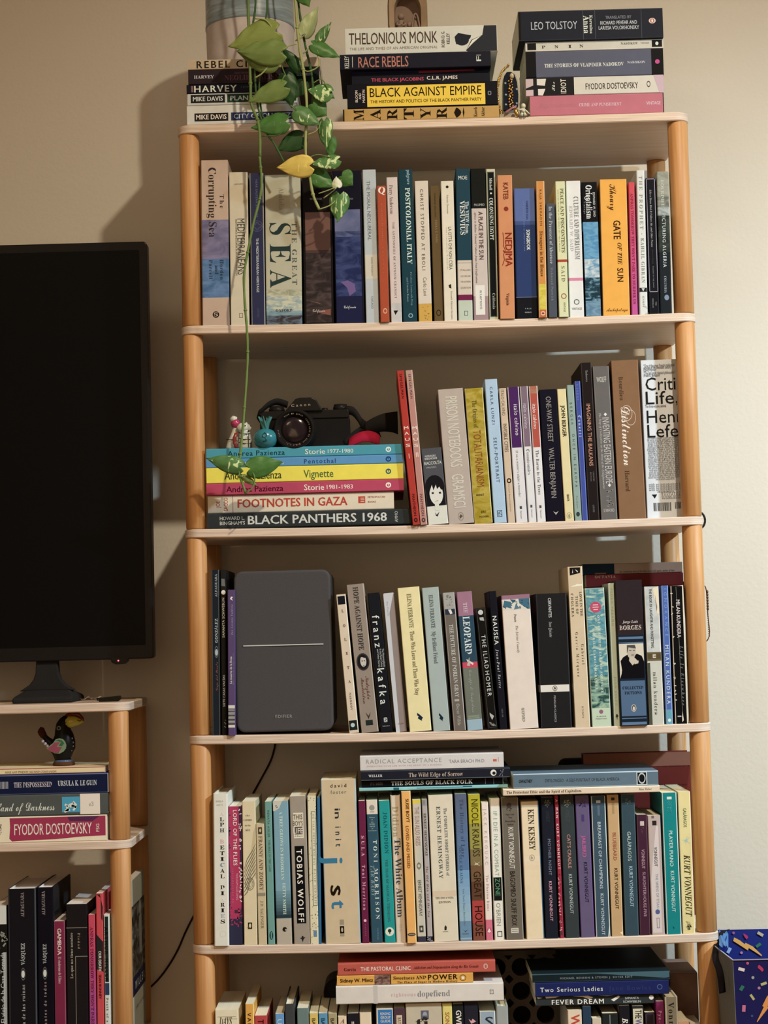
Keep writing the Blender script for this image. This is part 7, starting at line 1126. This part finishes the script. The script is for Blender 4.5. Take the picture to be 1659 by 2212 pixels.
# ---- things behind the rows: a large red-brown book in bay four, a black pouch, honeycomb rack and box in bay five
def upright(name, x0, x1, zbot, ztop, Y, D, col, label, cat, texts=(), strip=None, px=(1350, 1880), hard=1):
    xa, xb = PX(x0, 1700, Y)[0], PX(x1, 1700, Y)[0]; L = xb - xa
    t = thing(name, label, cat, ((xa + xb) / 2, Y, zbot)); H1 = ztop - zbot
    b = MB(); m = mat(alb(col, px), 'card'); b.box((0, .001, H1 / 2), (L, .002, H1), m); b.box((0, D - .001, H1 / 2), (L, .002, H1), m); b.box((-L / 2 + .001, D / 2, H1 / 2), (.002, D - .004, H1), m)
    b.build('cover', t)
    b = MB(); b.box((.0005, D / 2, H1 / 2), (L - .006, D - .0045, H1 - .005), mat(alb(PAGE, px), 'paper')); b.build('page_block', t)
    if strip: 
        b = MB(); b.box((0, -.0003, H1 - strip[0] / 2), (L, .0005, strip[0]), mat(alb(strip[1], px), 'card')); b.build('colour_band', t)
    if texts: letter(t, [(tkey(s, 'b'), (cx0 * L, -.0006, cz0 * H1), (1, 0, 0), (0, 0, 1), ln0 * L, .0024, mat(alb('#3a1614', px), 'ink')) for s, cx0, cz0, ln0 in texts])
    o = t; o['group'] = 'loose books behind the rows'; return t
zt4 = PX(1350, 1628, .16)[1]
upright('hardcover_book', 1262, 1493, ZP[4] - SG(4, .75) + .0001, zt4, .172, .03, '#6b2a24', 'large rust red book standing behind the fourth bay row at right', 'book', [(s_, .31, .80 - .028 * i, .30) for i, s_ in enumerate(['the unforgettable modern', 'lives of people a', 'portrait of the nation', 'in its own words and', 'a bold new history']) ] + [('an essential work', .4, .915, .3)], (.022, '#8d5544'))
pz = PX(1240, 1636, .21)[1]
t = thing('black_pouch', 'small black pouch peeking out behind the rust red book', 'pouch', (PX(1240, 1640, .21)[0], .21, ZP[4] - SG(4, .6))); hh = pz - ZP[4]
b = MB(); b.prism(rrect(-.024, .05, 0, hh, .012), -.003, .03, mat((.015, .012, .012), 'cloth')); b.build('pouch_body', t, bevel=.004)
# honeycomb
hy = .13; hxc = PX(1125, 2110, hy)[0]; hz1 = PX(1125, 2052, hy)[1]; pitch = .0372; RB = .0140; RS = .0055
t = thing('perforated_panel', 'black perforated panel with large and small round holes, standing in the bottom bay', 'rack', (hxc, hy, ZP[5] - SG(5, .5)))
PP = mat((.085, .07, .058), 'plastic')
zc0 = PX(1125, 2085, hy)[1] - ZP[5]
b = MB(); NS_ = 40
for ix in range(-1, 2):
    for iz in range(0, 7):
        cx0, cz0 = ix * pitch, zc0 - iz * pitch; ins, outs = [], []
        for i in range(NS_):
            q = 2 * math.pi * (i + .5) / NS_; dx, dz = math.cos(q), math.sin(q); h = pitch / 2
            tt_ = h / max(abs(dx), abs(dz)); X, Z = dx * tt_, dz * tt_
            sxg, szg = (1 if dx > 0 else -1), (1 if dz > 0 else -1); ccx, ccz = sxg * h, szg * h
            bq = dx * ccx + dz * ccz; cq = ccx * ccx + ccz * ccz - RS * RS; disc = bq * bq - cq
            if disc > 0: tt_ = min(tt_, bq - math.sqrt(disc)); X, Z = dx * tt_, dz * tt_
            outs.append((cx0 + X, cz0 + Z)); ins.append((cx0 + RB * dx, cz0 + RB * dz))
        if cz0 - pitch / 2 < 0: continue
        vs = [(p[0], 0, p[1]) for p in ins] + [(p[0], 0, p[1]) for p in outs] + [(p[0], .012, p[1]) for p in ins] + [(p[0], .012, p[1]) for p in outs]
        for (a_, c_) in ((0, NS_), (2 * NS_, 3 * NS_), (0, 2 * NS_), (NS_, 3 * NS_)):
            b.add(vs, [(a_ + i, a_ + (i + 1) % NS_, c_ + (i + 1) % NS_, c_ + i) for i in range(NS_)], PP)
zb_ = zc0 - 6.5 * pitch
b.box((0, .006, max(.004, (zc0 - 5.5 * pitch) / 2)), (pitch * 3, .012, max(.008, zc0 - 5.5 * pitch)), PP)
b.box((0, .006, zc0 + pitch * .5 + .0035), (pitch * 3, .012, .007), PP)
b.build('grille', t)
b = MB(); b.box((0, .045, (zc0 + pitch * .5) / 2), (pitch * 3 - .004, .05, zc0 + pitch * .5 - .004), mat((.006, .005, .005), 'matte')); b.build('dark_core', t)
# black rounded device at left of that pile
dx_, dz_ = PX(712, 2140, .12)
t = thing('black_speaker', 'dark rounded speaker hidden behind the white book in the bottom bay', 'speaker', (PX(740, 2140, .12)[0], .12, ZP[5] - SG(5, .22)))
b = MB(); b.prism(rrect(-.03, .05, 0, PX(740, 2112, .12)[1] - ZP[5], .02), 0, .08, mat((.012, .011, .012), 'plastic')); b.build('housing', t, bevel=.006)
# brown box at the right rear of bay five
bx0 = PX(1447, 2110, .09)[0]; bx1 = PX(1507, 2110, .09)[0]; bzt = PX(1480, 2101, .09)[1]
t = thing('brown_box', 'brown cardboard box behind the books at the right of the bottom bay', 'box', ((bx0 + bx1) / 2, .09, ZP[5] - SG(5, .74))); bw = min(bx1, W_ - .004) - bx0; hb = bzt - ZP[5]
b = MB(); b.box((0, .06, hb / 2), (bw, .12, hb), m_('#8a6450', 'raw', 1480)); b.build('carton', t, bevel=.0015)
b = MB(); b.box((0, .06, hb + .0004), (bw * .98, .118, .0008), m_('#a07a62', 'raw', 1480)); b.build('flap', t)
# ---- gift bag
gy0, gy1 = -.13, .13; gz = PX(1620, 2073, gy0)[1]; gx0 = PX(1583.5, 2075, gy0)[0]; gxb0 = PX(1595.5, 2212, gy0)[0]
gzb = PX(1595, 2212, gy0)[1]; kx = (gxb0 - gx0) / (gz - gzb); GH = gz - FLOOR; GW = .26
bag = thing('gift_bag', 'navy blue confetti patterned gift bag with black ribbon, right of the bookshelf', 'bag', (gx0 + GW / 2, 0, FLOOR))
NV = mat(alb('#211f4a', (1440, 2100)), 'card'); NVI = mat(alb('#20286a', (1440, 2100)), 'card'); GR = mat(alb('#6d6d66', (1440, 2100)), 'card')
xl = -GW / 2; xlb = xl + kx * GH * .55; 
def quadp(mb, p, m, th=.0006):
    a = Vector(p[0]); nn = (Vector(p[1]) - a).cross(Vector(p[3]) - a).normalized() * th
    vs = [Vector(q) for q in p] + [Vector(q) + nn for q in p]
    mb.add(vs, [(0, 1, 2, 3), (7, 6, 5, 4), (0, 4, 5, 1), (1, 5, 6, 2), (2, 6, 7, 3), (3, 7, 4, 0)], m)
fb = .035
def gtop(x, y): return GH
b = MB(); quadp(b, [(xl, gy0, GH), (GW / 2, gy0, GH), (GW / 2 - .03, gy0 + fb, 0.0005), (xlb, gy0 + fb, 0.0005)], NV); b.build('front_panel', bag)
rt = PX(1620, 2007, gy1)[1] - FLOOR
b = MB(); quadp(b, [(xl, gy1, rt), (GW / 2, gy1, rt), (GW / 2 - .03, gy1 - fb, 0.0005), (xlb, gy1 - fb, 0.0005)], NVI); b.build('back_panel', bag)
b = MB(); ym = (gy0 + gy1) / 2
quadp(b, [(xl, gy0, GH), (xl - .004, ym, GH - .002), (xlb + .01, ym, 0.0005), (xlb, gy0 + fb, 0.0005)], GR); quadp(b, [(xl - .004, ym, GH - .002), (xl, gy1, rt), (xlb, gy1 - fb, 0.0005), (xlb + .01, ym, 0.0005)], GR); b.build('side_gusset', bag)
b = MB(); quadp(b, [(GW / 2, gy0, GH), (GW / 2 - .01, ym, GH), (GW / 2 - .04, ym, 0.0005), (GW / 2 - .03, gy0 + fb, 0.0005)], GR); quadp(b, [(GW / 2 - .01, ym, GH), (GW / 2, gy1, rt), (GW / 2 - .03, gy1 - fb, 0.0005), (GW / 2 - .04, ym, 0.0005)], GR); b.build('side_gusset', bag)
b = MB(); b.box(((xlb + GW / 2 - .03) / 2, 0, .0012), (GW - .03 - (xlb - xl), (gy1 - gy0) - 2 * fb, .0012), NV); b.build('bag_base', bag)
b = MB(); PL = mat(alb('#a9a3b8', (1440, 2100)), 'card')
b.tube([(xl, gy0 - .0004, GH), (GW / 2, gy0 - .0004, GH)], .0009, PL, 6); b.tube([(xl, gy0, GH), (xl - .004, ym, GH - .002), (xl, gy1, rt)], .0009, PL, 6); b.tube([(xl, gy1, rt), (GW / 2, gy1, rt)], .0009, PL, 6); b.build('folded_rim', bag)
def conf(mb, toP, scale=1.0):
    def C_(h): return mat(alb(h, (1440, 2100)), 'ink')
    return C_
CT = {}
def bagpt(px, py, front=True):   # pixel on the front (or inner back) panel -> local point just off its surface
    Yg = gy0 if front else gy1
    for _ in range(4):
        X, Z = PX(px, py, Yg); zl = Z - FLOOR; t_ = 1 - zl / GH; Yg = (gy0 + fb * t_ - .0005) if front else (gy1 - fb * t_ - .0022)
    X, Z = PX(px, py, Yg); return (X - (gx0 + GW / 2), Yg, Z - FLOOR)
def shp(mb, pts, h, front): mb.add([bagpt(a, c, front) for a, c in pts], [tuple(range(len(pts)))], mat(alb(h, (1440, 2100)), 'ink'))
def rot(cx, cy, w_, h_, a): 
    q = math.radians(a); return [(cx + x * math.cos(q) - y * math.sin(q), cy + x * math.sin(q) + y * math.cos(q)) for x, y in ((-w_, -h_), (w_, -h_), (w_, h_), (-w_, h_))]
def dot(cx, cy, r): return [(cx + r * math.cos(i * .628), cy + r * math.sin(i * .628)) for i in range(10)]
b = MB(); Z0_ = lambda a, c: (1440 + a / 7.575, 1960 + c / 7.575)
for (cx0, cy0, w_, h_, an, h) in [(1225, 1015, 52, 26, 14, '#c9b5ab'), (1230, 1322, 28, 44, 32, '#2d6450'), (1402, 1470, 52, 20, 55, '#a39a62'), (1264, 1655, 28, 54, 3, '#b5607c'), (1590, 1250, 50, 22, -20, '#a39a62')]:
    shp(b, [Z0_(a, c) for a, c in rot(cx0, cy0, w_, h_, an)], h, True)
for cx0, cy0, r, h in [(1325, 915, 24, '#b5466a'), (1412, 1150, 25, '#8a8d86'), (1513, 1320, 25, '#a3688c'), (1398, 1777, 22, '#2a4a68')]: shp(b, [Z0_(a, c) for a, c in dot(cx0, cy0, r)], h, True)
shp(b, [Z0_(a, c) for a, c in [(1490, 965), (1515, 940), (1545, 965), (1580, 1000), (1588, 1030), (1560, 1055), (1535, 1025), (1495, 995)]], '#b03050', True)
shp(b, [Z0_(a, c) for a, c in [(1700, 1400), (1640, 1460), (1565, 1615), (1590, 1630), (1475, 1870), (1482, 1880), (1668, 1640), (1650, 1620), (1760, 1480)]], '#cf7d3a', True)
b.build('confetti_print', bag)
b = MB()
for (cx0, cy0, w_, h_, an, h) in [(1535, 437, 52, 24, 30, '#a3957a'), (1503, 620, 46, 24, -35, '#2d6450'), (1022, 705, 26, 48, 28, '#7f97c4')]: shp(b, [Z0_(a, c) for a, c in rot(cx0, cy0, w_, h_, an)], h, False)
for cx0, cy0, r, h in [(1096, 418, 23, '#8a4a72'), (1225, 742, 23, '#a3688c')]: shp(b, [Z0_(a, c) for a, c in dot(cx0, cy0, r)], h, False)
shp(b, [Z0_(a, c) for a, c in [(1258, 425), (1285, 440), (1325, 465), (1335, 500), (1305, 525), (1280, 490), (1262, 460)]], '#a82c5a', False)
shp(b, [Z0_(a, c) for a, c in [(1105, 492), (1090, 550), (1200, 620), (1330, 705), (1345, 665), (1555, 800), (1560, 780), (1410, 640), (1290, 580), (1280, 605), (1200, 540)]], '#c98f42', False)
b.build('confetti_print', bag)
RB_ = mat((.010, .009, .013), 'cloth')
def RP(a, c, y): p = P3(*Z0_(a, c), y); return (p.x - gx0 - GW / 2, y, p.z - FLOOR)
b = MB(); p = smooth([RP(985, 370, .10), RP(900, 420, .08), RP(835, 560, .02), RP(800, 720, -.03), RP(805, 860, -.06), RP(850, 980, -.08), RP(880, 1100, -.09), RP(900, 1250, -.09), RP(915, 1400, -.09)])
b.ribbon(p, [Vector((.0105, .006, .001))] * len(p), .0008, RB_); b.build('black_ribbon', bag)
b = MB(); TSS = mat(alb('#3d6a9c', (1440, 2100)), 'card'); rg = random.Random(2); vs = []; 
for i in range(7):
    for j in range(5):
        a = 860 + i * 25; c = 380 + j * 60 + (i * i) * 1.5; q = RP(a, c, .11 - j * .04 + rg.uniform(-.008, .008)); vs.append((q[0], q[1], q[2] + rg.uniform(-.003, .003)))
b.add(vs, [(i * 5 + j, i * 5 + j + 1, (i + 1) * 5 + j + 1, (i + 1) * 5 + j) for i in range(6) for j in range(4)], TSS); o = b.build('blue_tissue', bag); so = o.modifiers.new('t', 'SOLIDIFY'); so.thickness = .0004
flush_text()
